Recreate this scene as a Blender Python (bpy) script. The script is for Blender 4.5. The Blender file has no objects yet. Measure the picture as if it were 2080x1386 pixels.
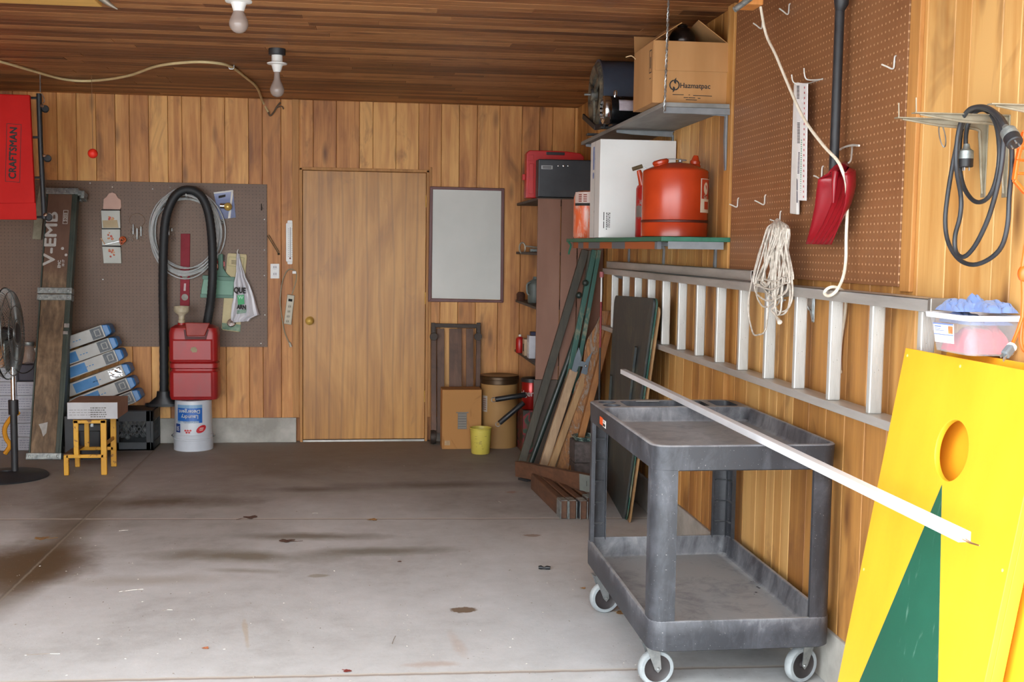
import bpy, math, random
from mathutils import Vector, Matrix, noise as mnoise
V = Vector
S = bpy.context.scene
COL = S.collection
random.seed(7)
PI = math.pi

# ---------------------------------------------------------------- camera, world, light, exposure
FPX, YAW, PIT, ROL, CAMH = 2311.0, 0.1278, 0.0818, 0.0138, 1.4854
fw = V((math.sin(YAW) * math.cos(PIT), math.cos(YAW) * math.cos(PIT), -math.sin(PIT)))
rt = V((math.cos(YAW), -math.sin(YAW), 0))
up = rt.cross(fw)
r2 = rt * math.cos(ROL) + up * math.sin(ROL)
u2 = -rt * math.sin(ROL) + up * math.cos(ROL)
CAMP = V((0, 0, CAMH))
cam_data = bpy.data.cameras.new('camera')
cam = bpy.data.objects.new('camera', cam_data)
COL.objects.link(cam)
cam_data.sensor_width = 36
cam_data.lens = FPX / 2080 * 36
cam_data.clip_start = 0.05
cam.matrix_world = Matrix.Translation(CAMP) @ Matrix((r2, u2, -fw)).transposed().to_4x4()
S.camera = cam

w = bpy.data.worlds.new('overcast_sky')
S.world = w
w.use_nodes = True
bg = w.node_tree.nodes['Background']
bg.inputs[0].default_value = (0.91, 0.96, 1.0, 1)
bg.inputs[1].default_value = 4.9
w.cycles.sampling_method = 'MANUAL'
w.cycles.sample_map_resolution = 64
S.view_settings.view_transform = 'Standard'
S.view_settings.look = 'None'
S.view_settings.gamma = 1
S.view_settings.use_curve_mapping = False
S.view_settings.exposure = 0.88
S.cycles.max_bounces = 10
S.cycles.diffuse_bounces = 6
S.cycles.glossy_bounces = 4
S.cycles.transmission_bounces = 6
S.cycles.transparent_max_bounces = 8
S.cycles.caustics_reflective = False
S.cycles.caustics_refractive = False
S.cycles.sample_clamp_indirect = 6


def U(px, py, X=None, Y=None, Z=None):
    """the point of the plane X=.., Y=.. or Z=.. seen in that direction of the photograph"""
    d = fw + r2 * ((px - 1040) / FPX) - u2 * ((py - 693) / FPX)
    if X is not None: t = X / d.x
    elif Y is not None: t = Y / d.y
    else: t = (Z - CAMH) / d.z
    return CAMP + d * t


# ---------------------------------------------------------------- node helpers
def lin(c):
    if isinstance(c, str):
        c = [int(c[i:i + 2], 16) / 255 for i in (0, 2, 4)]
        c = [x / 12.92 if x <= 0.04045 else ((x + 0.055) / 1.055) ** 2.4 for x in c]
    return (c[0], c[1], c[2], 1)


class G:
    def __init__(s, name):
        s.m = bpy.data.materials.new(name)
        s.m.use_nodes = True
        s.t = s.m.node_tree
        s.b = s.t.nodes['Principled BSDF']

    def set(s, node, k, v):
        i = node.inputs[k]
        if isinstance(v, bpy.types.NodeSocket): s.t.links.new(v, i)
        else: i.default_value = v

    def n(s, typ, ins=None, **props):
        nd = s.t.nodes.new('ShaderNode' + typ)
        for k, v in props.items(): setattr(nd, k, v)
        for k, v in (ins or {}).items(): s.set(nd, k, v)
        return nd

    def ma(s, op, a, b=0.0, c=None, clamp=False):
        nd = s.n('Math', {0: a, 1: b}, operation=op, use_clamp=clamp)
        if c is not None: s.set(nd, 2, c)
        return nd.outputs[0]

    def vm(s, op, a, b=(0, 0, 0)):
        nd = s.n('VectorMath', {0: a, 1: b}, operation=op)
        return nd.outputs[1] if op in ('LENGTH', 'DISTANCE', 'DOT_PRODUCT') else nd.outputs[0]

    def obj(s): return s.n('TexCoord').outputs['Object']
    def pos(s): return s.n('NewGeometry').outputs['Position']

    def noise(s, vec, scale=5.0, detail=3.0, rough=0.5, dist=0.0):
        return s.n('TexNoise', {'Vector': vec, 'Scale': scale, 'Detail': detail, 'Roughness': rough, 'Distortion': dist}).outputs[0]

    def ramp(s, fac, stops):
        nd = s.n('ValToRGB', {0: fac})
        e = nd.color_ramp.elements
        while len(e) < len(stops): e.new(0.5)
        for el, (p, c) in zip(e, stops):
            el.position = p
            el.color = lin(c) if not isinstance(c, (int, float)) else (c, c, c, 1)
        return nd.outputs[0]

    def mix(s, f, a, b, bl='MIX'):
        nd = s.n('Mix', data_type='RGBA', blend_type=bl)
        s.set(nd, 0, f); s.set(nd, 6, a); s.set(nd, 7, b)
        return nd.outputs[2]

    def bump(s, h, strength=0.3, dist=0.01):
        s.set(s.b, 'Normal', s.n('Bump', {'Height': h, 'Strength': strength, 'Distance': dist}).outputs[0])

    def out(s, color=None, rough=None, metal=None):
        if color is not None: s.set(s.b, 'Base Color', color)
        if rough is not None: s.set(s.b, 'Roughness', rough)
        if metal is not None: s.set(s.b, 'Metallic', metal)
        return s.m


def pm(name, c1, c2=None, rough=0.55, metal=0.0, scale=6, stretch=(1, 1, 1), lo=0.35, hi=0.65, bump=0.0, detail=4, spec=None, dist=0.0):
    """a plain surface: two tones mottled by noise, a little relief"""
    g = G(name)
    v = g.vm('MULTIPLY', g.obj(), stretch)
    f = g.noise(v, scale, detail, 0.6, dist)
    c1 = lin(c1)
    c2 = lin(c2) if c2 else tuple(x * 0.8 for x in c1[:3]) + (1,)
    col = g.ramp(f, [(lo, c1), (hi, c2)])
    rv = g.ma('ADD', g.ma('MULTIPLY', f, 0.25), rough - 0.12)
    if bump: g.bump(g.noise(v, scale * 4, 5, 0.6), bump, 0.004)
    if spec is not None: g.b.inputs['Specular IOR Level'].default_value = spec
    return g.out(col, rv, metal)


def board(name, light, mid, dark, tone='tone', along=2, fine=28, knots=True, rough=0.55, joint=None):
    """planked wood: every board has its own tone, grain along one axis, knots and streaks"""
    g = G(name)
    p = g.pos()
    t = g.n('Attribute', attribute_name=tone).outputs['Fac']
    off = g.n('CombineXYZ', {0: g.ma('MULTIPLY', t, 91.7), 1: g.ma('MULTIPLY', t, 57.3), 2: g.ma('MULTIPLY', t, 33.1)}).outputs[0]
    pv = g.vm('ADD', p, off)
    st = [1.0, 1.0, 1.0]; st[along] = 0.06
    gr = g.noise(g.vm('MULTIPLY', pv, tuple(st)), fine, 7, 0.62, 0.35)
    st[along] = 0.22
    sk = g.noise(g.vm('MULTIPLY', pv, tuple(st)), 5.5, 3, 0.55, 0.8)
    a = g.ma('ADD', g.ma('MULTIPLY', t, 0.50), g.ma('MULTIPLY', sk, 0.66))
    a = g.ma('ADD', a, g.ma('MULTIPLY', g.ma('SUBTRACT', gr, 0.5), 0.85))
    col = g.ramp(a, [(0.30, light), (0.58, mid), (0.92, dark)])
    if knots:
        st = [9.0, 9.0, 9.0]; st[along] = 2.6
        vo = g.n('TexVoronoi', {'Vector': g.vm('MULTIPLY', pv, tuple(st)), 'Scale': 1.0, 'Randomness': 1.0})
        d = g.ma('ADD', vo.outputs['Distance'], g.ma('MULTIPLY', g.ma('SUBTRACT', gr, 0.5), 0.25))
        k = g.ma('MULTIPLY', g.ma('LESS_THAN', g.n('SeparateColor', {0: vo.outputs['Color']}).outputs[0], 0.45), g.ramp(d, [(0.06, 1.0), (0.27, 0.0)]))
        col = g.mix(g.ma('MULTIPLY', k, 0.8), col, lin('5a331c'))
        h = g.noise(g.vm('MULTIPLY', pv, (3, 3, 1.2)), 1.6, 4, 0.6, 1.0)
        col = g.mix(g.ramp(h, [(0.56, 0.0), (0.72, 0.6)]), col, lin('6d4326'))
    g.bump(gr, 0.15, 0.002)
    return g.out(col, rough)


def grainwood(name, light, dark, axis=2, scale=30, rough=0.6, blot=None, lo=0.3, hi=0.75):
    g = G(name)
    st = [1.0, 1.0, 1.0]; st[axis] = 0.07
    o = g.obj()
    gr = g.noise(g.vm('MULTIPLY', o, tuple(st)), scale, 6, 0.62, 0.5)
    col = g.ramp(gr, [(lo, light), (hi, dark)])
    if blot:
        col = g.mix(g.ramp(g.noise(o, 3.2, 5, 0.65, 0.6), [(0.45, 0.0), (0.68, 0.85)]), col, lin(blot))
    g.bump(gr, 0.25, 0.003)
    return g.out(col, rough)


# ---------------------------------------------------------------- mesh helpers
class MB:
    """collects shapes and links them as ONE mesh object; M maps the shape's own frame to the world"""
    def __init__(s, M=None):
        s.v, s.f, s.tone, s.sm = [], [], [], []
        s.M = M or Matrix.Identity(4)
        s.tn = 0.5

    def add(s, vs, fs, smooth=False):
        o = len(s.v)
        s.v += [s.M @ V(p) for p in vs]
        s.f += [tuple(o + i for i in f) for f in fs]
        s.tone += [s.tn] * len(fs)
        s.sm += [smooth] * len(fs)
        return s

    def box(s, a, b, tone=None):
        if tone is not None: s.tn = tone
        x0, x1 = sorted((a[0], b[0])); y0, y1 = sorted((a[1], b[1])); z0, z1 = sorted((a[2], b[2]))
        vs = [(x0, y0, z0), (x1, y0, z0), (x1, y1, z0), (x0, y1, z0), (x0, y0, z1), (x1, y0, z1), (x1, y1, z1), (x0, y1, z1)]
        return s.add(vs, [(3, 2, 1, 0), (4, 5, 6, 7), (0, 1, 5, 4), (1, 2, 6, 5), (2, 3, 7, 6), (3, 0, 4, 7)])

    def beam(s, p, q, w, h, upv=(0, 0, 1), tone=None):
        """box bar from p to q, w across, h along upv"""
        if tone is not None: s.tn = tone
        p, q = V(p), V(q); d = (q - p).normalized(); uu = V(upv)
        sx = d.cross(uu).normalized(); uy = sx.cross(d).normalized()
        vs = []
        for c in (p, q):
            for a, b in ((-1, -1), (1, -1), (1, 1), (-1, 1)): vs.append(c + sx * a * w / 2 + uy * b * h / 2)
        return s.add(vs, [(3, 2, 1, 0), (4, 5, 6, 7), (0, 1, 5, 4), (1, 2, 6, 5), (2, 3, 7, 6), (3, 0, 4, 7)])

    def cyl(s, p, q, r, r1=None, n=20, caps=True, smooth=True):
        p, q = V(p), V(q); d = (q - p).normalized()
        a = d.orthogonal().normalized(); b = d.cross(a)
        r1 = r if r1 is None else r1
        vs = []
        for c, rr in ((p, r), (q, r1)):
            for i in range(n):
                t = 2 * PI * i / n
                vs.append(c + a * math.cos(t) * rr + b * math.sin(t) * rr)
        s.add(vs, [(i, (i + 1) % n, n + (i + 1) % n, n + i) for i in range(n)], smooth)
        if caps:
            o = len(s.v) - 2 * n
            s.f += [tuple(o + i for i in reversed(range(n))), tuple(o + n + i for i in range(n))]
            s.tone += [s.tn] * 2; s.sm += [False] * 2
        return s

    def lathe(s, prof, base=(0, 0, 0), axis=(0, 0, 1), n=28, smooth=True, ref=None):
        base = V(base); d = V(axis).normalized()
        a = (V(ref) - d * V(ref).dot(d)).normalized() if ref else d.orthogonal().normalized(); b = d.cross(a)
        vs = []
        for r, z in prof:
            for i in range(n):
                t = 2 * PI * i / n
                vs.append(base + d * z + a * math.cos(t) * max(r, 1e-5) + b * math.sin(t) * max(r, 1e-5))
        fs = []
        for k in range(len(prof) - 1):
            for i in range(n):
                j = (i + 1) % n
                fs.append((k * n + i, k * n + j, (k + 1) * n + j, (k + 1) * n + i))
        return s.add(vs, fs, smooth)

    def ball(s, c, r, n=20, m=12, sc=(1, 1, 1)):
        prof = [(math.sin(PI * k / m), -math.cos(PI * k / m)) for k in range(m + 1)]
        vs = []
        for rr, z in prof:
            for i in range(n):
                t = 2 * PI * i / n
                vs.append(V(c) + V((math.cos(t) * rr * sc[0], math.sin(t) * rr * sc[1], z * sc[2])) * r)
        fs = [(k * n + i, k * n + (i + 1) % n, (k + 1) * n + (i + 1) % n, (k + 1) * n + i) for k in range(m) for i in range(n)]
        return s.add(vs, fs, True)

    def tube(s, pts, r, n=10, closed=False, smoothpath=0, taper=None):
        pts = [V(p) for p in pts]
        for _ in range(smoothpath): pts = catmull(pts, closed, 4) if _ == 0 else pts
        m = len(pts); rings = []
        prev = None
        for i, p in enumerate(pts):
            if closed: d = pts[(i + 1) % m] - pts[i - 1]
            else: d = pts[min(i + 1, m - 1)] - pts[max(i - 1, 0)]
            d = d.normalized() if d.length > 1e-9 else V((0, 0, 1))
            if prev is None: a = d.orthogonal().normalized()
            else:
                a = prev - d * prev.dot(d)
                a = a.normalized() if a.length > 1e-6 else d.orthogonal().normalized()
            prev = a; b = d.cross(a)
            rr = r * (taper[i] if taper else 1)
            rings.append([p + a * math.cos(2 * PI * k / n) * rr + b * math.sin(2 * PI * k / n) * rr for k in range(n)])
        vs = [q for g_ in rings for q in g_]
        fs = []
        for i in range(m if closed else m - 1):
            j = (i + 1) % m
            for k in range(n):
                l = (k + 1) % n
                fs.append((i * n + k, i * n + l, j * n + l, j * n + k))
        if not closed: fs += [tuple(reversed(range(n))), tuple((m - 1) * n + k for k in range(n))]
        return s.add(vs, fs, True)

    def prism(s, poly, z0, z1):
        """polygon in the local xy plane, extruded z0..z1"""
        n = len(poly)
        vs = [(p[0], p[1], z0) for p in poly] + [(p[0], p[1], z1) for p in poly]
        ar = sum(poly[i][0] * poly[(i + 1) % n][1] - poly[(i + 1) % n][0] * poly[i][1] for i in range(n))
        fs = [tuple(reversed(range(n))), tuple(range(n, 2 * n))] + [(i, (i + 1) % n, n + (i + 1) % n, n + i) for i in range(n)]
        if ar < 0: fs = [tuple(reversed(f)) for f in fs]
        return s.add(vs, fs)

    def loft(s, rings, caps=True, closed=True, smooth=True):
        n = len(rings[0]); vs = [p for r in rings for p in r]; fs = []
        for i in range(len(rings) - 1):
            for k in range(n if closed else n - 1):
                l = (k + 1) % n
                fs.append((i * n + k, i * n + l, (i + 1) * n + l, (i + 1) * n + k))
        s.add(vs, fs, smooth)
        if caps and closed:
            o = len(s.v) - len(vs)
            s.f += [tuple(o + k for k in reversed(range(n))), tuple(o + (len(rings) - 1) * n + k for k in range(n))]
            s.tone += [s.tn] * 2; s.sm += [False] * 2
        return s

    def build(s, name, m, parent=None, bevel=0, seg=2, at=None, smooth=None, solid=0, sub=0):
        if parent is not None: org = V(parent['w'])
        elif at is not None: org = V(at)
        else:
            xs = [p.x for p in s.v]; ys = [p.y for p in s.v]; zs = [p.z for p in s.v]
            org = V(((min(xs) + max(xs)) / 2, (min(ys) + max(ys)) / 2, min(zs)))
        me = bpy.data.meshes.new(name)
        me.from_pydata([p - org for p in s.v], [], s.f)
        me.update()
        me.polygons.foreach_set('use_smooth', [bool(x) if smooth is None else smooth for x in s.sm])
        at_ = me.attributes.new('tone', 'FLOAT', 'FACE')
        at_.data.foreach_set('value', s.tone)
        if any(s.sm) or smooth: me.set_sharp_from_angle(angle=math.radians(42))
        me.materials.append(m)
        o = bpy.data.objects.new(name, me)
        COL.objects.link(o)
        o['w'] = tuple(org)
        if parent is not None: o.parent = parent
        else: o.location = org
        if solid:
            md = o.modifiers.new('solid', 'SOLIDIFY'); md.thickness = solid; md.offset = 0
        if bevel:
            md = o.modifiers.new('bevel', 'BEVEL'); md.width = bevel; md.segments = seg
            md.limit_method = 'ANGLE'; md.angle_limit = math.radians(35)
        if sub:
            md = o.modifiers.new('sub', 'SUBSURF'); md.levels = sub; md.render_levels = sub
        return o


def catmull(pts, closed=False, k=4):
    out = []; n = len(pts)
    rng = range(n) if closed else range(n - 1)
    for i in rng:
        if closed: a, b, c, d = pts[i - 1], pts[i], pts[(i + 1) % n], pts[(i + 2) % n]
        else: a, b, c, d = pts[max(i - 1, 0)], pts[i], pts[i + 1], pts[min(i + 2, n - 1)]
        for j in range(k):
            t = j / k
            out.append(0.5 * ((2 * b) + (c - a) * t + (2 * a - 5 * b + 4 * c - d) * t * t + (3 * b - a - 3 * c + d) * t ** 3))
    if not closed: out.append(pts[-1])
    return out


def C(pts, closed=False, k=5): return catmull([V(p) for p in pts], closed, k)


def thing(name, label, cat, loc, group=None):
    o = bpy.data.objects.new(name, None)
    COL.objects.link(o)
    o.location = loc; o['w'] = tuple(loc); o.empty_display_size = 0.05
    return tag(o, label, cat, group)


def tag(o, label, cat, group=None, kind=None):
    o['label'] = label; o['category'] = cat
    if group: o['group'] = group
    if kind: o['kind'] = kind
    return o


def struct(o):
    o['kind'] = 'structure'
    return o


def copy_tree(o, loc=None, parent=None):
    c = o.copy(); COL.objects.link(c)
    if parent: c.parent = parent
    if loc is not None: c.location = loc; c['w'] = tuple(loc)
    for ch in [x for x in bpy.data.objects if x.parent == o]: copy_tree(ch, None, c)
    return c


def frame(o, x, y):
    """local frame: origin o, x axis, y axis (made square), z = x cross y"""
    x = V(x).normalized(); z = x.cross(V(y)).normalized(); y = z.cross(x)
    m = Matrix((x, y, z)).transposed().to_4x4()
    return Matrix.Translation(V(o)) @ m


def text(s, M, size, m, parent, name='lettering', ext=0.0006, bold=0.0, align='CENTER', sx=1.0, wrap=None, space=1.0):
    c = bpy.data.curves.new('t', 'FONT')
    c.body = s; c.size = size; c.extrude = ext; c.align_x = align; c.align_y = 'CENTER'
    c.resolution_u = 3; c.space_character = space
    o = bpy.data.objects.new('t', c)
    COL.objects.link(o)
    bpy.context.view_layer.update()
    me = bpy.data.meshes.new_from_object(o.evaluated_get(bpy.context.evaluated_depsgraph_get()))
    bpy.data.objects.remove(o)
    b = MB(M)
    for k, (dx, dy) in enumerate(((0, 0), (-1, 0), (1, 0), (0, -1), (0, 1)) if bold else ((0, 0),)):   # heavier strokes
        vs = [V((v.co.x * sx + dx * bold, v.co.y + dy * bold, v.co.z - k * .00003)) for v in me.vertices]
        b.add([wrap(p) for p in vs] if wrap else vs, [tuple(p.vertices) for p in me.polygons])
    bpy.data.meshes.remove(me)
    return b.build(name, m, parent)


def cut(o, *cutters):
    """boolean the cutters (MB) out of o's mesh"""
    for mb in cutters:
        k = mb.build('cutter', o.data.materials[0], at=(0, 0, 0))
        md = o.modifiers.new('b', 'BOOLEAN'); md.operation = 'DIFFERENCE'; md.object = k; md.solver = 'EXACT'
        # keep the cut ahead of bevels
        while o.modifiers[0] != md:
            o.modifiers.move(o.modifiers.find(md.name), 0)
        bpy.context.view_layer.update()
        others = [x for x in o.modifiers if x != md]
        for x in others: x.show_viewport = False
        bpy.context.view_layer.update()
        me = bpy.data.meshes.new_from_object(o.evaluated_get(bpy.context.evaluated_depsgraph_get()))
        o.modifiers.remove(md)
        for x in others: x.show_viewport = True
        old = o.data; o.data = me
        bpy.data.objects.remove(k)
    return o

# ---------------------------------------------------------------- shared materials
YB, XR, ZC, XLW, YF = 8.64, 1.59, 2.553, -4.3, 1.95
M = {}
M['wall'] = board('knotty_pine', 'e2ab64', 'c48648', '8c5228')
M['wall_r'] = board('knotty_pine_side', 'd2a464', 'bd8848', '976533', fine=22)
M['ceil'] = board('cedar_ceiling', 'b58050', '8e5b34', '613b22', along=0, fine=34)
M['black'] = pm('black_plastic', '1b1c1f', '2a2b2e', 0.5, scale=9)
M['blackrub'] = pm('black_rubber', '18191b', '232427', 0.45, scale=12)
M['steel'] = pm('zinc_steel', 'b9bcbc', '8f9393', 0.35, 0.85, scale=20)
M['chrome'] = pm('chrome', 'e2e4e6', 'c9cccf', 0.16, 1.0, scale=3)
M['alu'] = pm('aluminium', 'b4b1aa', '918d86', 0.42, 0.75, scale=5, stretch=(1, .3, 1))
M['galv'] = pm('galvanised', 'a9b0ae', '7f8786', 0.45, 0.7, scale=40, bump=.1)
M['white'] = pm('white_plastic', 'e9e9e6', 'dadad6', 0.4, scale=4)
M['dark'] = pm('dark_void', '121212', '1a1a1a', 0.9)
M['ink'] = pm('black_ink', '262423', '302d2b', 0.8)
M['card'] = pm('cardboard', 'bb8d5b', 'a97b4b', 0.85, scale=4, stretch=(1, 1, .25), bump=.05)
M['brass'] = pm('brass', 'dcb864', 'c69f48', 0.32, 0.35, scale=10)
M['red'] = pm('red_paint', 'b5201c', 'a11a18', 0.35, scale=5)
M['orange'] = pm('orange_plastic', 'e8641e', 'dc5816', 0.4, scale=5)
M['paper'] = pm('white_paper', 'e8e7e2', 'd9d8d3', 0.8, scale=10)
M['screw'] = M['steel']

# ---------------------------------------------------------------- the room shell
def planks(mb, a0, a1, wmin, wmax, put):
    """runs boards from a0 to a1, put(u0,u1,tone) adds one"""
    a = a0
    while a < a1 - 1e-4:
        b = min(a + random.choice((wmin, wmax, (wmin + wmax) / 2)), a1)
        if a1 - b < 0.03: b = a1
        put(a, b, random.random())
        a = b

# floor: concrete slab, joints, stains
def floor_material():
    g = G('worn_concrete')
    p = g.pos()
    sp = g.n('SeparateXYZ', {0: p}); x, y = sp.outputs[0], sp.outputs[1]
    n1 = g.noise(p, 0.9, 6, 0.6, 0.4); n2 = g.noise(p, 7, 6, 0.7); n3 = g.noise(p, 60, 4, 0.7)
    col = g.ramp(g.ma('ADD', g.ma('MULTIPLY', n1, 0.6), g.ma('MULTIPLY', n2, 0.4)), [(0.36, 'cdcecf'), (0.52, 'bfc0c0'), (0.66, 'a8a7a6')])
    # base colour turns browner and darker towards the far end of the room
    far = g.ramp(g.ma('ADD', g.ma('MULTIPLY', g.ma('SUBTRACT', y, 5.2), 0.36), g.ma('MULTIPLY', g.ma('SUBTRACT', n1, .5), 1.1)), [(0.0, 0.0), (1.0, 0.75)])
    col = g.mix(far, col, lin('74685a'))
    def blob(cx, cy, rx, ry, c, amt, soft=0.5, wob=0.8, ang=0.0):
        nonlocal col
        v = g.vm('SUBTRACT', p, (cx, cy, 0))
        if ang: v = g.n('VectorRotate', {'Vector': v, 'Angle': ang}, rotation_type='Z_AXIS').outputs[0]
        d = g.vm('LENGTH', g.vm('MULTIPLY', v, (1 / rx, 1 / ry, 0)))
        nn = g.noise(p, 2.2 / max(rx, ry) ** .7, 5, 0.65)
        d = g.ma('ADD', d, g.ma('MULTIPLY', g.ma('SUBTRACT', nn, .5), wob * 2))
        col = g.mix(g.ma('MULTIPLY', g.ramp(d, [(1 - soft, 1.0), (1.0, 0.0)]), amt), col, lin(c))
    def st(px, py, rx, ry, c, amt, soft=.5, wob=.5, ang=0.0):
        q = U(px, py, Z=0); blob(q.x, q.y, rx, ry, c, amt, soft, wob, ang)
    blob(-1.5, 5.6, .16, 1.5, '66553f', .8, .8, .5)
    st(30, 1150, .42, .5, '5e4930', .95, .6, .5)
    st(90, 1150, .25, .45, '5e4a33', .9, .7, .5)
    st(120, 1060, .2, .5, '5a4832', .6, .8, .6)
    st(150, 1010, .30, .55, '5a4935', .6, .8, .6)
    st(230, 920, .25, .5, '54473a', .6, .7, .5)
    st(330, 1020, .62, .2, '5d4d39', .8, .8, .7)
    st(480, 1130, .55, .13, '787060', .85, .8, .6, .15)
    st(640, 1090, .5, .1, '736b5e', .85, .8, .6, .1)
    st(780, 1120, .5, .1, '756f62', .8, .8, .6)
    st(900, 985, .8, .14, '5b544a', .75, .9, .6)
    st(640, 995, .4, .1, '5d5448', .7, .9, .6)
    st(300, 1180, .5, .1, '9a9284', .5, .9, .6)
    st(500, 1160, .22, .05, '6f6247', .5, .8, .5, .2)
    st(942, 1240, .055, .045, '6b5338', .9, .2, .75)
    st(645, 1170, .055, .03, '8c8069', .6, .3, .6)
    st(1040, 1000, .05, .04, '9a6a3c', .5, .6, .6)
    st(1080, 1088, .05, .03, '84664c', .7, .3, .8)
    st(1130, 990, .22, .1, '6a5f52', .4, .9, .6)
    st(880, 1350, .12, .035, 'a98c78', .5, .6, .8)
    st(930, 1310, .03, .2, 'b59a86', .35, .8, .8, -.1)
    st(500, 1290, .012, .25, 'b09a78', .45, .6, 1.0, -.15)
    st(1560, 1180, .3, .3, '9c968b', .4, .9, .6)
    # saw-cut joints
    wob = g.ma('MULTIPLY', g.ma('SUBTRACT', g.noise(p, 14, 3), .5), .012)
    def joint(a, b, c, wdt, colr, amt=1.0, lim=None):
        nonlocal col
        d = g.ma('ABSOLUTE', g.ma('ADD', g.ma('ADD', g.ma('ADD', g.ma('MULTIPLY', x, a), g.ma('MULTIPLY', y, b)), c), wob))
        f = g.ma('MULTIPLY', g.ramp(d, [(wdt * .5, 1.0), (wdt, 0.0)]), amt)
        if lim is not None:
            f = g.ma('MULTIPLY', f, g.ma(lim[1], y, lim[2]))
        col = g.mix(f, col, lin(colr))
    joint(.062, 1, -6.155, .020, '80756a', .7)
    joint(.062, 1, -6.165, .010, 'dcd7cd', .8)
    joint(.035, 1, -3.872, .016, '8f8074', .8)
    joint(.035, 1, -3.880, .007, 'd8d2c6', .6)
    joint(1, 0, 1.505, .014, '5b5146', .5)
    joint(1, 0, 1.500, .006, 'b0a795', .4)
    spk = g.ma('GREATER_THAN', g.noise(p, 95, 2, .5), .735)
    col = g.mix(g.ma('MULTIPLY', spk, .55), col, lin('e6e4de'))
    col = g.mix(g.ma('MULTIPLY', g.ma('LESS_THAN', g.noise(p, 70, 2, .5), .27), .5), col, lin('6b635a'))
    g.bump(g.ma('ADD', n3, g.ma('MULTIPLY', n2, .5)), .25, .003)
    return g.out(col, .72)

fb = MB()
xs = [-9, 9]; 
fb.add([(-9, -9, 0), (9, -9, 0), (9, 8.9, 0), (-9, 8.9, 0), (-9, -9, -.12), (9, -9, -.12), (9, 8.9, -.12), (-9, 8.9, -.12)],
       [(0, 1, 2, 3), (7, 6, 5, 4), (4, 5, 1, 0), (5, 6, 2, 1), (6, 7, 3, 2), (7, 4, 0, 3)])
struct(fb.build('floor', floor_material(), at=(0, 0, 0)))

DX0, DX1, DZ = -0.492, 0.463, 2.055     # door opening
gp = .0012
wb = MB()
def put_back(a, b, t):
    z0 = .185; z1 = ZC
    segs = [(z0, z1)]
    if b > DX0 and a < DX1: segs = [(DZ, z1)]
    if a < DX0 < b:
        wb.box((a + gp, YB, z0), (DX0, YB + .02, z1), t); wb.box((DX0, YB, DZ), (b - gp, YB + .02, z1), t); return
    if a < DX1 < b:
        wb.box((a + gp, YB, DZ), (DX1, YB + .02, z1), t); wb.box((DX1, YB, z0), (b - gp, YB + .02, z1), t); return
    for s0, s1 in segs: wb.box((a + gp, YB, s0), (b - gp, YB + .02, s1), t)
planks(wb, XLW, XR + .02, .10, .17, put_back)
wb.tn = .9
wb.box((XLW, YB + .018, .0), (DX0 - .04, YB + .06, ZC)); wb.box((DX1 + .04, YB + .018, 0), (XR + .1, YB + .06, ZC)); wb.box((DX0 - .04, YB + .018, DZ), (DX1 + .04, YB + .06, ZC))
wb.box((DX0 - .04, YB + .05, 0), (DX1 + .04, YB + .09, DZ))
struct(wb.build('wall_back', M['wall'], at=(0, 0, 0), bevel=.0024, seg=1))

M['conc'] = pm('kerb_concrete', 'bab7af', '97948c', 0.9, scale=5, bump=.25, detail=7)
kb = MB()
kb.box((XLW, YB - .012, 0), (DX0 - .03, YB + .02, .187)); kb.box((DX1 + .03, YB - .012, 0), (XR, YB + .02, .187))
struct(kb.build('baseboard_back', M['conc'], at=(0, 0, 0), bevel=.004))
kb = MB()
for y0, y1 in ((YF, 3.2), (3.205, 4.46), (4.465, 5.72), (5.725, 6.98), (6.985, YB)): kb.box((XR - .012, y0, 0), (XR + .02, y1, .187))
struct(kb.build('baseboard_right', M['conc'], at=(0, 0, 0), bevel=.004))

wr = MB()
planks(wr, YF - .2, YB + .02, .085, .155, lambda a, b, t: wr.box((XR, a + gp, .185), (XR + .02, b - gp, ZC), t))
wr.box((XR + .018, YF - .2, 0), (XR + .08, YB + .1, ZC), .9)
struct(wr.build('wall_right', M['wall_r'], at=(0, 0, 0), bevel=.0024, seg=1))
wl = MB()
planks(wl, YF - .2, YB + .02, .1, .19, lambda a, b, t: wl.box((XLW - .02, a + gp, 0), (XLW, b - gp, ZC), t))
wl.box((XLW - .08, YF - .2, 0), (XLW - .018, YB + .1, ZC), .9)
struct(wl.build('wall_left', M['wall'], at=(0, 0, 0)))
cl = MB()
def put_ceil(a, b, t):
    c = XLW - .05
    while c < XR + .03:
        d = min(c + random.uniform(1.4, 3.2), XR + .03)
        cl.box((c, a + gp, ZC), (d, b - gp, ZC + .02), random.random()); c = d
planks(cl, YF - .1, YB + .03, .075, .1, put_ceil)
cl.box((XLW - .1, YF - .1, ZC + .018), (XR + .1, YB + .1, ZC + .08), .9)
struct(cl.build('ceiling', M['ceil'], at=(0, 0, 0), bevel=.0018, seg=1))
# front wall round the open garage door, just inside which the picture was taken
wf = MB()
wf.box((XR - .02, YF - .12, 0), (XR + .1, YF, ZC)); wf.box((XLW - .1, YF - .12, 0), (-3.75, YF, ZC)); wf.box((-3.75, YF - .12, 2.34), (XR - .02, YF, ZC))
struct(wf.build('wall_front', M['wall'], at=(0, 0, 0)))

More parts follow.
